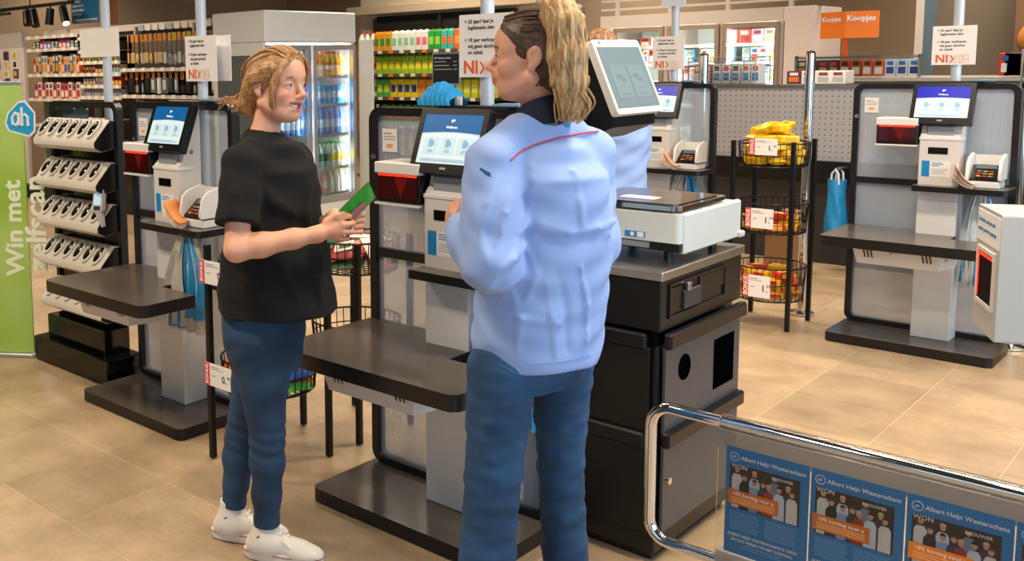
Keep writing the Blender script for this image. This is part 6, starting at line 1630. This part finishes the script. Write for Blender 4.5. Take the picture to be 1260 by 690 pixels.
for z in hr3: rail(S2x, S3x, z, .28, 12)
for z in hr1+[hr1[-1]-.3, hr1[-1]-.62]: rail(0, S1x, z, .28, 6)
for z in hr2+[hr2[-1]-.25, hr2[-1]-.5]: rail(S1x, S2x, z, .28, 6)
for i in range(16): MB().box(S2x+(i+.3)*(S3x-S2x)/16, S2x+(i+.3)*(S3x-S2x)/16+.09, .39, .40, htop-.02, htop+.045).build('header_card', HCD if i % 4 else mat('blue_header_card', '#9fb4c0', .6), hs)
def tool(nm, kind, L, c1, c2):
    m = MB(); m.cur = 0; m.tube([(0, 0, 0), (0, 0, -L*.62)], [.006, .005], 6); m.cur = 2; m.box(-.022, .022, -.003, .003, -.07, .01); m.cur = 1
    if kind == 'spoon': m.ball((0, 0, -L*.8), .03, .01, L*.18, 10, 7)
    elif kind == 'whisk':
        for k in range(5):
            a = math.pi*k/5; m.tube([(0, 0, -L*.6), (.03*math.cos(a), .03*math.sin(a), -L*.78), (.018*math.cos(a), .018*math.sin(a), -L*.95), (0, 0, -L), (-.018*math.cos(a), -.018*math.sin(a), -L*.95), (-.03*math.cos(a), -.03*math.sin(a), -L*.78), (0, 0, -L*.6)], .002, 4)
    elif kind == 'spatula': m.box(-.03, .03, -.004, .004, -L, -L*.62, .003)
    elif kind == 'knife': m.prism([(-.012, -L), (.012, -L*.9), (.014, -L*.5), (-.012, -L*.5)], -.002, .002, 'y')
    elif kind == 'card': m.box(-.045, .045, -.006, .006, -L, -.05, .002); m.cur = 0; m.box(-.025, .025, -.012, -.005, -L*.85, -L*.35, .004)
    return m.mesh(nm, [mat('tool_'+c, c, .4) for c in (c1, c2, '#d88a3a' if kind != 'whisk' else '#d8c41f')], True, 40)
TOOLS = [('wooden_spatula', 'spatula', .30, '#b08a5a', '#c9a874'), ('wooden_spoon', 'spoon', .31, '#b8905c', '#caa878'), ('white_spoon', 'spoon', .32, '#8a7a6a', '#e2ddd4'), ('steel_whisk', 'whisk', .33, '#9aa0a4', '#c0c4c6'), ('steel_ladle', 'spoon', .33, '#a4a8aa', '#c4c6c6'), ('steel_spatula', 'spatula', .31, '#8f9396', '#b4b8ba')]
TM = [tool(*t) for t in TOOLS]
n = 34; xa, xb = hx(138), hx(238)
for i in range(n):
    k = [0, 1, 0, 2, 1, 5][i % 6] if i < 16 else [3, 4, 3, 2, 5, 4][i % 6]
    x = hx0+xa+(i+.5)*(xb-xa)/n
    place(TOOLS[k][0], TM[k], None, (x, HY+.20+.04*(i % 2), hz(190, 41)), label=TOOLS[k][0].replace('_', ' ')+' hanging in the upper row of the household shelf', cat='kitchen tool', group=TOOLS[k][0].replace('_', ' ')+'s on the household shelf', rot=(0, 0, (i % 3-1)*.3))
MB().cyl((xa, .22, hz(190, 41)-.002), (xb, .22, hz(190, 41)-.002), .005, 6).build('hook_bar', STEEL, hs)
CARDS = [('black_tool_card', 'card', .21, '#2a2a2c', '#1f1f21'), ('silver_tool_card', 'card', .21, '#c8ccce', '#6a6a6c'), ('white_ice_tray', 'card', .22, '#e0e4e6', '#c4ced4'), ('dark_teal_card', 'card', .20, '#2f5a58', '#3a3a3c'), ('black_brush', 'spatula', .21, '#1a1a1a', '#2c2c2e'), ('kitchen_knife', 'knife', .22, '#151515', '#b8bcc0'), ('red_tipped_tool', 'spatula', .21, '#b8402a', '#8a8480')]
CM = [tool(*t) for t in CARDS]; n = 40; xa, xb = hx(134), hx(282); ords = [4, 5, 0, 4, 6, 0, 5, 1, 0, 4, 1, 2, 2, 2, 1, 3, 3, 0, 1, 4]
for i in range(n):
    k = ords[i % 20]; place(CARDS[k][0], CM[k], None, (hx0+xa+(i+.5)*(xb-xa)/n, HY+.2+.04*(i % 2), hz(200, 90)), label=CARDS[k][0].replace('_', ' ')+' hanging in the lower row of the household shelf', cat='kitchen tool', group=CARDS[k][0].replace('_', ' ')+'s on the household shelf', rot=(0, 0, (i % 3-1)*.2))
MB().cyl((xa, .22, hz(200, 90)-.002), (xb, .22, hz(200, 90)-.002), .005, 6).build('hook_bar', STEEL, hs)
OV = [('navy_oven_glove', '#1c2236', '#2a3048')]
for i in range(4):
    m = MB(); m.cur = 0; m.prism(rrect(-.07, .07, -.26, 0, .03, 4), -.02, .02, 'y'); m.cur = 1; m.box(-.03, .03, -.025, .0, .0, .05)
    if i == 0: om = m.mesh('oven_glove', [mat('navy_cloth', '#1c2236', .9), mat('orange_tagc', '#d8a04a', .6)])
    place('oven_glove', om, None, (hx0+hx(247+10*i), HY+.24, hz(250, 46)), label='navy oven glove hanging at the end of the household shelf', cat='oven glove', group='navy oven gloves')
def boxy(nm, w, d, h, cols):
    m = MB(); m.cur = 0; m.box(-w/2, w/2, -d/2, d/2, 0, h, .003); m.cur = 1; m.box(-w*.36, w*.36, -d/2-.0015, -d/2+.001, h*.15, h*.55); m.cur = 2; m.box(-w*.3, w*.3, -d/2-.0015, -d/2+.001, h*.65, h*.88); return m.mesh(nm, [mat('box_'+c, c, .45) for c in cols])
def fill(px0, px1, py_shelf, zs, n, h, kinds, nm, where):
    a, b = hx(px0), hx(px1); w = (b-a)/n*.9; ms = [boxy(nm, w, .09, h*(.85+.15*((j*7) % 3)/2), k) for j, k in enumerate(kinds)]
    for i in range(n):
        j = (i*3+i//4) % len(kinds)
        lab = '%s and %s %s %s' % (cname(kinds[j][0]), cname(kinds[j][1]), nm.replace('_', ' '), where); place(nm, ms[j], None, (hx0+a+(i+.5)*(b-a)/n, HY+.23, zs+.001), label=lab, cat='package', group=lab)
fill(24, 80, 0, hr1[1], 12, .112, [('#23262c', '#b8bcc0', '#d8c84a'), ('#2a6fb0', '#d8e0e6', '#c8302a'), ('#c8382e', '#e6dcd0', '#2a3f8f'), ('#1f2a2f', '#8fa0a8', '#e6e0d0')], 'cleaning_pack', 'in the highest row of the household shelf')
fill(24, 80, 0, hr1[2], 16, .25, [('#d8721f', '#e6c29a', '#3a3a3a'), ('#c9c2b6', '#d8822f', '#4a6a8f'), ('#3f4a3a', '#d8902f', '#d8d0c0'), ('#b8b0a4', '#2a4f8f', '#d8762a')], 'brush_pack', 'below the cleaning packs of the household shelf')
fill(24, 80, 0, hr1[2]-.3, 12, .22, [('#c8402e', '#e6dcd0', '#2a3f8f'), ('#d8cdb8', '#a83a2a', '#3a3a3a')], 'candle_pack', 'on the third row of the household shelf')
KS2 = [[('#3f8f3a', '#1f3f1f', '#d8d83a'), ('#2a2a2a', '#5fae3a', '#d8c84a')], [('#2a2320', '#d8762a', '#e6d8b8'), ('#1f1f22', '#3f8f3a', '#d8a03a')], [('#b8602a', '#2a2a2a', '#e6cfa0'), ('#8a4a2a', '#d8b070', '#1f1f1f'), ('#d8c8a8', '#3a8fb8', '#a8402a')], [('#2a4fa0', '#e0b02a', '#e6e0d0'), ('#e0b02a', '#2a4fa0', '#ffffff'), ('#c8382e', '#e0c04a', '#2a2a2a')], [('#b8b4ac', '#6a7a84', '#c8402e'), ('#c8ccce', '#8a8f94', '#3a5a8f')]]
WH = ('lamp_pack', 'battery_pack', 'bulb_pack', 'tape_pack', 'refill_pack')
for i, z in enumerate(hr2[1:]): fill(84, 131, 0, z, 12, min(.105, (hr2[i]-z)*.75), KS2[i], WH[i], 'in the %s row of the narrow bay' % ('topmost', 'second', 'third', 'fourth', 'fifth')[i])
# card stand at the left edge
cs = empty('card_stand', (hx0-.55, HY+.05, 0), 0, 'pale stand with framed greeting cards at the end of the household shelf', 'card stand')
MB().box(-.3, .5, .1, .14, .004, hz(10, 59)).build('stand_back', mat('pale_board', '#cfc6ba', .7), cs); MB().box(-.3, .5, -.1, .14, .004, .1).build('stand_base', mat('pale_board'), cs)
MB().box(-.3, .46, .1, .16, hz(10, 59), hz(10, 40)).build('stand_header', mat('grey_board', '#b3aca4', .7), cs)
for r in range(4):
    for c in range(3):
        z = hz(10, 68+r*11.5); x = -.2+c*.24
        k = MB().box(x-.06, x+.06, .085, .098, z-.055, z+.055).build('greeting_card', mat('card_%d' % ((r+c) % 3), ('#e6dfd2', '#4a3a6a', '#ded2b8')[(r+c) % 3], .6), cs); MB().box(x-.035, x+.035, .08, .085, z-.03, z+.035).build('card_motif', mat('card_motif_%d' % ((r*2+c) % 3), ('#d8a83a', '#2a2a2c', '#b8b03a')[(r*2+c) % 3], .6), k)
# ceiling track with spotlights
TY = 6.35; zt = PY(50, 9, TY).z
tk = empty('spotlight_track', (PY(-10, 9, TY).x, TY, zt), 0, 'black ceiling track with spotlights above the household shelf', 'spotlights')
tl_ = PY(90, 9, TY).x-PY(-10, 9, TY).x
MB().box(0, tl_, -.02, .02, 0, .04).build('track', BLACK, tk); MB().box(0, tl_*.6, -.42, -.38, .0-.1, .03-.1).build('track', BLACK, tk)
for x in (.1, tl_*.5, tl_-.1): MB().cyl((x, 0, .04), (x, 0, 3.6-zt), .008, 6).build('drop_rod', BLACK, tk)
for x in (tl_*.2, tl_*.5-.3): MB().cyl((x, -.4, -.07), (x, 0, .02), .008, 6).build('link_rod', BLACK, tk)
for px, ln, tl2 in ((34, .18, .35), (43, .2, .5), (62, .2, .0), (80, .2, .6)):
    x = PY(px, 9, TY).x-PY(-10, 9, TY).x
    MB().tube([(x, 0, 0), (x, 0, -.05)], .012, 8).build('stem', BLACK, tk)
    s_ = MB().tube([(x-ln*tl2*.5, .0, -.03), (x+ln*tl2*.5, -.03, -.03-ln)], [.05, .055], 12).build('spot_head', BLACKP, tk, smooth=True)
    if px == 80: MB().tube([(x+ln*tl2*.5, -.031, -.03-ln), (x+ln*tl2*.5+.004, -.032, -.036-ln)], .045, 12).build('spot_lens', LAMP, s_)
# hanging blue sign
SY = 6.6; a = PY(89, 30, SY); b = PY(121, -8, SY)
bs = empty('hanging_banner', ((a.x+b.x)/2, SY, a.z), 0, 'blue hanging sign with white lettering above the household shelf', 'sign'); w_ = b.x-a.x; h_ = b.z-a.z
MB().box(-w_/2, w_/2, -.005, 0, 0, h_).build('sheet', mat('petrol_blue_print', '#256f9e', .6), bs)
for i, s in enumerate(('Alle kleine', "dingen voor 't", 'grootste feest', 'van het jaar')): text(s, h_*.135, PAPER, bs, (-w_*.46, -.0056, h_*(.80-.155*i)), bold=.001)
MB().box(-w_*.35, w_*.45, -.0055, -.005, h_*.12, h_*.15).build('small_line', PAPER, bs)
for k in range(9): MB().lathe([(.013, 0), (.013, .001)], 8).build('orange_dot', ORANGE, bs); o = bs.children[-1]
for k, o in enumerate([c for c in bs.children if c.name.startswith('orange_dot')]): o.location = (-w_*.45+w_*.9*((k*37) % 100)/100, -.005, h_*(.03+.14*((k*53) % 10)/10)*.8); o.rotation_euler = (R_(90), 0, 0)
for s in (-1, 1): MB().cyl((s*w_*.4, -.002, h_), (s*w_*.4, -.002, 3.6-a.z), .003, 5).build('hanging_wire', STEEL, bs)
a = PY(131, 30, SY); b = PY(139, -8, SY)
pb_ = empty('hanging_photo_banner', ((a.x+b.x)/2, SY+.05, a.z), 0, 'narrow dark photo banner hanging beside the blue sign', 'sign'); MB().box(-(b.x-a.x)/2, (b.x-a.x)/2, -.005, 0, 0, h_).build('sheet', mat('photo_banner_print', '#7a4f2e', .6, noise=(14, .9)), pb_); MB().cyl((0, -.002, h_), (0, -.002, 3.6-a.z), .003, 5).build('hanging_wire', STEEL, pb_)
# smoke detector and pipe on the wall behind
# ---------------------------------------------------------------- freezers
ZY = 10.5; zx0, zx1 = PY(748, 60, ZY).x, PY(962, 60, ZY).x
fz = empty('upright_freezer', (zx0, ZY, 0), 0, 'row of lit upright freezers with glass doors at the back', 'freezer'); zw = zx1-zx0
FZW = mat('freezer_cream', '#cbbfb4', .5); FZI = mat('freezer_liner', '#dfe6e0', .5)
ztop, zdo = PY(860, 14, ZY).z, PY(925, 27, ZY).z
MB().box(-.1, zw, 0, .8, zdo, ztop).build('header', FZW, fz); MB().box(-.1, zw, 0, .8, .004, .35).build('base', FZW, fz); MB().box(-.1, zw, .76, .8, .35, zdo).build('back_liner', FZI, fz)
MB().box(zw, zw+.30, .0, .8, .004, ztop, .01).build('end_panel', mat('freezer_end', '#d9ccc4', .5), fz)
for p in (748, 818, 886, 960):
    x = PY(p, 60, ZY).x-zx0; MB().box(x-.035, x+.035, 0, .76, .35, zdo).build('divider', FZW, fz); MB().box(x-.012, x+.012, .03, .05, .4, zdo-.03).build('led_strip', LED, fz)
    l_ = area('freezer_lamp', (zx0+x+.045, ZY+.03, (.4+zdo)/2), (zx0+x+.28, ZY+.3, (.4+zdo)/2), .04, zdo-.5, 20, (.95, 1, .97)); l_.parent = fz; l_.location = Vector(l_.location)-Vector(fz.location)
    l_ = area('freezer_lamp', (zx0+x-.045, ZY+.03, (.4+zdo)/2), (zx0+x-.28, ZY+.3, (.4+zdo)/2), .04, zdo-.5, 20, (.95, 1, .97)); l_.parent = fz; l_.location = Vector(l_.location)-Vector(fz.location)
zsh = [PY(920, y, ZY+.05).z for y in (54, 77, 101)]
for d0, d1 in ((755, 817), (821, 885), (889, 959)):
    xa, xb = PY(d0, 60, ZY).x-zx0, PY(d1, 60, ZY).x-zx0
    dd = MB().ring([(xa, .36), (xb, .36), (xb, zdo-.005), (xa, zdo-.005)], [(xa+.045, .41), (xb-.045, .41), (xb-.045, zdo-.055), (xa+.045, zdo-.055)], -.03, .0).build('door_frame', mat('bronze_frame', '#a8988a', .35, .5), fz)
    MB().box(xa+.045, xb-.045, -.02, -.014, .41, zdo-.055).build('door_glass', GLASS, dd); MB().box(xa+.02, xa+.035, -.07, -.03, .9, 1.5, .004).build('door_handle', ALU, dd)
for z in zsh+[zsh[-1]-.25, zsh[-1]-.5]: MB().box(0, zw, .06, .76, z-.015, z).build('shelf', FZI, fz); MB().box(0, zw, .05, .06, z-.025, z+.012).build('price_rail', WHITEP, fz)
FZK = {0: [('#c8302a', '#e0a03a', '#f2e6d0'), ('#d83a2e', '#8a2a1f', '#f0d8b0'), ('#d8a8b0', '#e6dcd8', '#8f3a4a'), ('#e6e0d4', '#d8a05a', '#b8402a')], 1: [('#d8dcdc', '#8fb0c8', '#c8302a'), ('#e6e2d8', '#d88a3a', '#5a8f4a'), ('#4aa0c8', '#e6e6e0', '#e07a2a'), ('#dcd8d0', '#b84a3a', '#3a5a8f')], 2: [('#8a4a3a', '#c8a070', '#e6d8c0'), ('#5a3a4a', '#b8b0c0', '#d88a4a'), ('#b8382e', '#e6d0b0', '#2a2a2a'), ('#e6e0d6', '#6a8fb8', '#c8642a')]}
def fzfill(p0, p1, zi, n, h, kinds, nm, where, skip=()):
    a, b = PY(p0, 60, ZY+.1).x, PY(p1, 60, ZY+.1).x; w = (b-a)/n*.92; ms = [boxy(nm, w, .08, h, k) for k in kinds]
    for i in range(n):
        if i in skip: continue
        j = i % len(kinds); lab = '%s and %s %s %s' % (cname(kinds[j][0]), cname(kinds[j][1]), nm.replace('_', ' '), where)
        place(nm, ms[j], None, (a+(i+.5)*(b-a)/n, ZY+.14, zi+.001), label=lab, cat='package', group=lab)
fzfill(893, 955, zsh[0], 4, .155, FZK[0], 'dessert_box', 'behind the freezer door beside its end panel')
fzfill(893, 955, zsh[1], 6, .16, FZK[1], 'pizza_box', 'behind the freezer door beside its end panel', (1,))
fzfill(893, 955, zsh[2], 7, .16, FZK[1][::-1], 'snack_box', 'behind the freezer door beside its end panel')
fzfill(826, 881, zsh[1], 6, .15, FZK[1], 'meal_box', 'behind the middle freezer door', (0, 3))
fzfill(826, 881, zsh[2], 7, .16, FZK[2], 'meal_pack', 'behind the middle freezer door')
fzfill(760, 814, zsh[0], 4, .1, FZK[2], 'pizza_pack', 'behind the freezer door next to the tilted scale display')
fzfill(760, 814, zsh[1], 7, .16, FZK[2][::-1], 'bread_pack', 'behind the freezer door next to the tilted scale display')
rl = empty('roof_railing', (zx0, ZY+.2, ztop), 0, 'pale metal railing on top of the freezers', 'railing')
for dz in (.07, .17): MB().box(-.2, zw+.6, 0, .03, dz, dz+.025).build('rail', mat('pale_rail', '#cfc6bc', .5), rl)
for i in range(4): MB().box(zw*i/3-.02, zw*i/3+.02, -.005, .035, 0, .32).build('rail_post', mat('pale_rail'), rl)
# ---------------------------------------------------------------- gondola with perforated back and hanging packs
GNY = 8.0; gx0, gx1 = PY(852, 120, GNY).x, .2
PERF = bpy.data.materials.new('perforated_steel'); PERF.use_nodes = True; nt = PERF.node_tree; b_ = nt.nodes['Principled BSDF']; b_.inputs['Roughness'].default_value = .45; b_.inputs['Metallic'].default_value = .3
tc = nt.nodes.new('ShaderNodeTexCoord'); sx_ = nt.nodes.new('ShaderNodeSeparateXYZ'); nt.links.new(tc.outputs['Object'], sx_.inputs[0]); outs = []
for ax_ in ('X', 'Z'):
    m1 = nt.nodes.new('ShaderNodeMath'); m1.operation = 'MULTIPLY'; m1.inputs[1].default_value = 1/.042; nt.links.new(sx_.outputs[ax_], m1.inputs[0]); m2 = nt.nodes.new('ShaderNodeMath'); m2.operation = 'FRACT'; nt.links.new(m1.outputs[0], m2.inputs[0]); m3 = nt.nodes.new('ShaderNodeMath'); m3.operation = 'SUBTRACT'; m3.inputs[1].default_value = .5; nt.links.new(m2.outputs[0], m3.inputs[0]); m4 = nt.nodes.new('ShaderNodeMath'); m4.operation = 'POWER'; m4.inputs[1].default_value = 2; nt.links.new(m3.outputs[0], m4.inputs[0]); outs.append(m4)
ad = nt.nodes.new('ShaderNodeMath'); nt.links.new(outs[0].outputs[0], ad.inputs[0]); nt.links.new(outs[1].outputs[0], ad.inputs[1]); lt = nt.nodes.new('ShaderNodeMath'); lt.operation = 'LESS_THAN'; lt.inputs[1].default_value = .014; nt.links.new(ad.outputs[0], lt.inputs[0])
mx = nt.nodes.new('ShaderNodeMix'); mx.data_type = 'RGBA'; mx.inputs[6].default_value = srgb('#a9a9ad'); mx.inputs[7].default_value = srgb('#3a3a3c'); nt.links.new(lt.outputs[0], mx.inputs[0]); nt.links.new(mx.outputs[2], b_.inputs['Base Color'])
gd = empty('perforated_gondola', (gx0, GNY, 0), 0, 'low steel gondola with a perforated grey back panel behind the kiosks', 'gondola'); gw = gx1-gx0
zt_, zb2 = PY(985, 108, GNY).z, PY(985, 196, GNY).z
MB().box(0, gw, 0, .02, zb2, zt_).build('perforated_panel', PERF, gd); MB().box(0, gw, -.01, .04, zt_, zt_+.025).build('top_rail', STEEL, gd); MB().box(0, gw, .0, .5, .004, zb2-.14).build('base', mat('gondola_dark_base', '#2a2624', .6), gd); MB().box(0, gw, -.05, .3, zb2-.14, zb2).build('black_band', BLACKP, gd)
# a shopping bag and a carton behind the rack
Yk = 7.78; a = PY(1014, 283, Yk); b = PY(1044, 222, Yk)
sb_ = empty('shopping_bag', ((a.x+b.x)/2, Yk, a.z), 0, 'blue shopping bag with pale handles hanging on the perforated gondola', 'bag'); w_ = (b.x-a.x)*.9; h_ = b.z-a.z
MB().grid(lambda u, v: ((w_*(.5+.06*math.sin(v*7)))*math.cos(2*math.pi*u)*(1-.12*v), (.11*(1-.45*v))*math.sin(2*math.pi*u)+.008*math.sin(u*30+v*9), .004+h_*v), 28, 10, True).build('bag_body', BAGB, sb_, smooth=True, angle=60)
for s_ in (-1, 1): MB().tube([(-w_*.2, s_*.05, h_*.92), (-w_*.16, s_*.05, h_+.05), (0, s_*.045, h_+.08), (w_*.16, s_*.05, h_+.05), (w_*.2, s_*.05, h_*.92)], .008, 6).build('handle', BAGW, sb_, smooth=True)
MB().box(-.02, .02, .0, .22, h_+.07, h_+.085).build('hook', STEEL, sb_)
Yk = 7.2; a = PY(940, 330, Yk); b = PY(975, 262, Yk); ctn = empty('paper_carton', ((a.x+b.x)/2, Yk+.13, 0), 0, 'brown cardboard carton on the floor behind the yellow snack rack', 'box'); CB_ = mat('carton_brown', '#8f6a48', .8, noise=(12, .1)); w_ = b.x-a.x
MB().box(-w_/2, w_/2, -.13, .13, .004, .42, .003).build('carton_body', CB_, ctn)
for s_ in (-1, 1): MB().add([(-w_/2, s_*.13, .42), (w_/2, s_*.13, .42), (w_/2, s_*.2, .47), (-w_/2, s_*.2, .47)], [(0, 1, 2, 3)]).build('flap', CB_, ctn)
# wire basket on top of the gondola
wb = empty('wire_display_basket', (0, 0, 0), 0, 'wire display basket with clear panel standing on the gondola', 'wire basket')
Yw = GNY+.02; a = PY(846, 121, Yw); b = PY(930, 70, Yw); wb.location = (a.x, Yw, zt_+.025); ww, wh = b.x-a.x, b.z-zt_-.025
g = MB()
for i in range(8): g.tube([(0, 0, wh*i/7), (ww, 0, wh*i/7)], .004, 5); g.tube([(0, .3, wh*i/7), (ww, .3, wh*i/7)], .004, 5)
for i in range(7): g.tube([(ww*i/6, 0, 0), (ww*i/6, 0, wh)], .004, 5); g.tube([(ww*i/6, 0, 0), (ww*i/6, .3, 0)], .004, 5)
for x in (0, ww): g.tube([(x, 0, wh), (x, .3, wh), (x, .3, 0)], .006, 6)
g.build('wire_grid', ALU, wb); MB().box(0, ww, -.012, -.008, 0, wh).build('clear_panel', PLEXI, wb)
bk = [boxy('boxed_item', ww/7*.85, .12, .16, k) for k in (('#b8443a', '#e0c8b0', '#e6e0d6'), ('#d8d4cc', '#5a7fa8', '#3a3a3a'), ('#d8dce0', '#3f78b0', '#c8402e'))]
for i in range(7): place('boxed_item', bk[(0, 0, 1, 2, 1, 2, 2)[i]], None, (a.x+(i+.5)*ww/7, Yw+.16, zt_+.03), label=('red', 'white and blue', 'pale')[(0, 0, 1, 2, 1, 2, 2)[i]]+' boxed item in the wire display basket on the gondola', cat='package', group=('red', 'white and blue', 'pale')[(0, 0, 1, 2, 1, 2, 2)[i]]+' boxes in the wire basket')
# hanging packs shelf behind
KY = 9.0; kx0, kx1 = PY(978, 85, KY).x, PY(1130, 85, KY).x
kp = empty('clip_strip_shelf', (kx0, KY, 0), 0, 'pale shelf with hanging packs behind the gondola, below the orange sign', 'shelving'); kw = kx1-kx0
zr1, zr2 = PY(1050, 94, KY).z, PY(1050, 72, KY).z
MB().box(0, kw+1.5, 0, .3, zr1-.04, zr1-.01).build('shelf', mat('pale_shelf', '#b9b2aa', .5), kp); MB().box(0, kw+1.5, .28, .3, .004, zr1).build('shelf_back', mat('pale_shelf'), kp); MB().box(0, kw, .02, .035, zr2+.0, zr2+.02).build('hook_rail', STEEL, kp); MB().box(0, kw*.72, -.02, -.016, zr1-.01, zr2+.03).build('clear_front', PLEXI, kp)
for x in (0, kw): MB().box(x-.01, x+.01, .02, .05, zr1-.01, zr2+.03).build('rail_post', STEEL, kp)
PKK = [('#2a2220', '#d88a2a', '#e6e0d0'), ('#2a1f1c', '#d8a83a', '#c8302a'), ('#c8562a', '#e6e0d0', '#2a2a2a'), ('#d86a2e', '#f0e6d8', '#2a2a2a'), ('#c9ced6', '#3a4a8f', '#2f6fb0'), ('#d6dae0', '#2a3f7a', '#2f6fb0')]
pm_ = [boxy('hanging_pack', kw/11*.9, .04, zr2-zr1-.01, k) for k in PKK]
for i in range(11): j = min(5, i//2); place('hanging_pack', pm_[j], None, (kx0+(i+.5)*kw/11, KY+.06, zr1+.0), label='%s and %s pack hanging behind the gondola below the orange sign' % (cname(PKK[j][0]), cname(PKK[j][1])), cat='package', group='packs below the orange sign, %s and %s' % (cname(PKK[j][0]), cname(PKK[j][1])))
fl_ = [boxy('flat_box', .105, .2, .1, k) for k in (('#e6e2da', '#b8b4ac', '#8a3a5a'), ('#5a2a4a', '#d8762a', '#e6d8c8'))]
for i in range(4): place('flat_box', fl_[1 if i == 0 else 0], None, (PY(980+18*i, 100, GNY+.2).x, GNY+.24, zt_+.026-.0), label=('purple' if i == 0 else 'white')+' flat box lying on the gondola below the hanging packs', cat='package', group=('purple' if i == 0 else 'white')+' flat boxes')
# orange sale sign
OY = 9.5; a = PY(1004, 48, OY); b = PY(1040, 14, OY); c = PY(1076, 46, OY)
ko = empty('orange_sign', (b.x, OY, 0), 0, 'orange two-winged sale sign on an orange post behind the gondola', 'sign'); KOR = mat('bright_orange', '#ee7a1c', .5)
zl, zu = a.z, b.z; wl, wr_ = b.x-a.x, c.x-b.x
MB().add([(-wl, .10, zl), (0, 0, zl), (0, 0, zu), (-wl, .10, zu), (-wl, .115, zl), (0, .015, zl), (0, .015, zu), (-wl, .115, zu)], [(0, 1, 2, 3), (7, 6, 5, 4), (0, 4, 5, 1), (3, 2, 6, 7), (0, 3, 7, 4), (1, 5, 6, 2)]).build('left_wing', KOR, ko)
MB().add([(0, 0, zl), (wr_, .10, zl), (wr_, .10, zu), (0, 0, zu), (0, .015, zl), (wr_, .115, zl), (wr_, .115, zu), (0, .015, zu)], [(0, 1, 2, 3), (7, 6, 5, 4), (0, 4, 5, 1), (3, 2, 6, 7), (0, 3, 7, 4), (1, 5, 6, 2)]).build('right_wing', KOR, ko)
me = text_mesh('Koopjes', 1.0); wd_ = max(v.co.x for v in me.vertices); sg = math.atan2(.10, wl)
text('Koopjes', wl*.84/wd_, PAPER, ko, (-wl*.93, .088, zu-(zu-zl)*.28), rot=(R_(90), 0, -sg), bold=.002); text('Koopjes', wr_*.92/wd_, PAPER, ko, (wr_*.06, .002, zu-(zu-zl)*.27), rot=(R_(90), 0, sg), bold=.002)
MB().box(-.02, .02, .02, .05, .004, zu).build('post', mat('orange_red_post', '#d85a1c', .5), ko)
# wall panels at the back right
pA = PY(1136, 60, 10.2)
MB().box(pA.x, 2.5, 10.2, 10.35, .0, 3.6).build('wall_partition', mat('dark_taupe_panel', '#6e6253', .8, noise=(2, .06)), kind='structure')
MB().box(pA.x-.06, pA.x, 10.15, 10.4, 0, 3.6).build('trim_1', mat('pale_edge_trim', '#cfc6ba', .5), kind='structure'); MB().box(pA.x, pA.x+.09, 10.17, 10.2, 0, 3.6).build('trim_2', mat('blue_grey_trim', '#5d717c', .4), kind='structure')
wp = PY(1246, 30, 9.9)
bp_ = empty('bread_poster', (wp.x, 9.9, 0), 0, 'wood-look wall panel with a picture of a bread loaf at the far right', 'poster')
MB().box(0, 1.4, .1, .14, .004, 3.0).build('wood_panel', mat('brown_wood_panel', '#7a5a42', .6, noise=(5, .3)), bp_); MB().ball((.22, .09, PY(1254, 47, 9.9).z), .2, .03, .16, 16, 10).build('bread_picture', mat('golden_crust', '#c07a35', .6, noise=(20, .35)), bp_, smooth=True)
# chrome fence posts with clear panels behind the rear kiosks
PYY = 6.34; fpx = [PY(866, 100, PYY).x, PZ(985, 386).x, PZ(1241, 428).x]
for i, (x, lab) in enumerate(zip(fpx, ('chrome fence post behind the kiosk hidden by the scale', 'chrome fence post behind the yellow snack rack', 'chrome fence post behind the receipt scanner'))):
    e = empty('chrome_post', (x, PYY if i < 1 else (PZ(985, 386).y if i == 1 else PZ(1241, 428).y), 0), 0, lab, 'post', 'chrome fence posts'); MB().cyl((0, 0, .01), (0, 0, 1.60), .026, 16).build('tube', CHROME, e, smooth=True); MB().lathe([(.075, .004), (.075, .014), (.028, .024)], 20).build('foot_plate', CHROME, e, smooth=True); MB().lathe([(.026, 1.60), (.022, 1.612), (.004, 1.616)], 16).build('cap', BLACKP, e, smooth=True)
# boxes at the far right shelf edge
for i in range(5):
    m_ = boxy('shelf_pack', .12, .12, .17, (('#c8402e', '#e6e0d6', '#2a5fa0'), ('#2a5fa0', '#e6e6e0', '#d8a03a'), ('#d8d4cc', '#c8642a', '#2a2a2a'))[i % 3]); p_ = PY(1240+7*i, 88, 9.0); place('shelf_pack', m_, None, (p_.x, 9.06, zr1), label='%s pack standing at the end of the pale shelf by the wall panel' % ('red', 'blue', 'white')[i % 3], cat='package', group='%s packs at the shelf end' % ('red', 'blue', 'white')[i % 3])
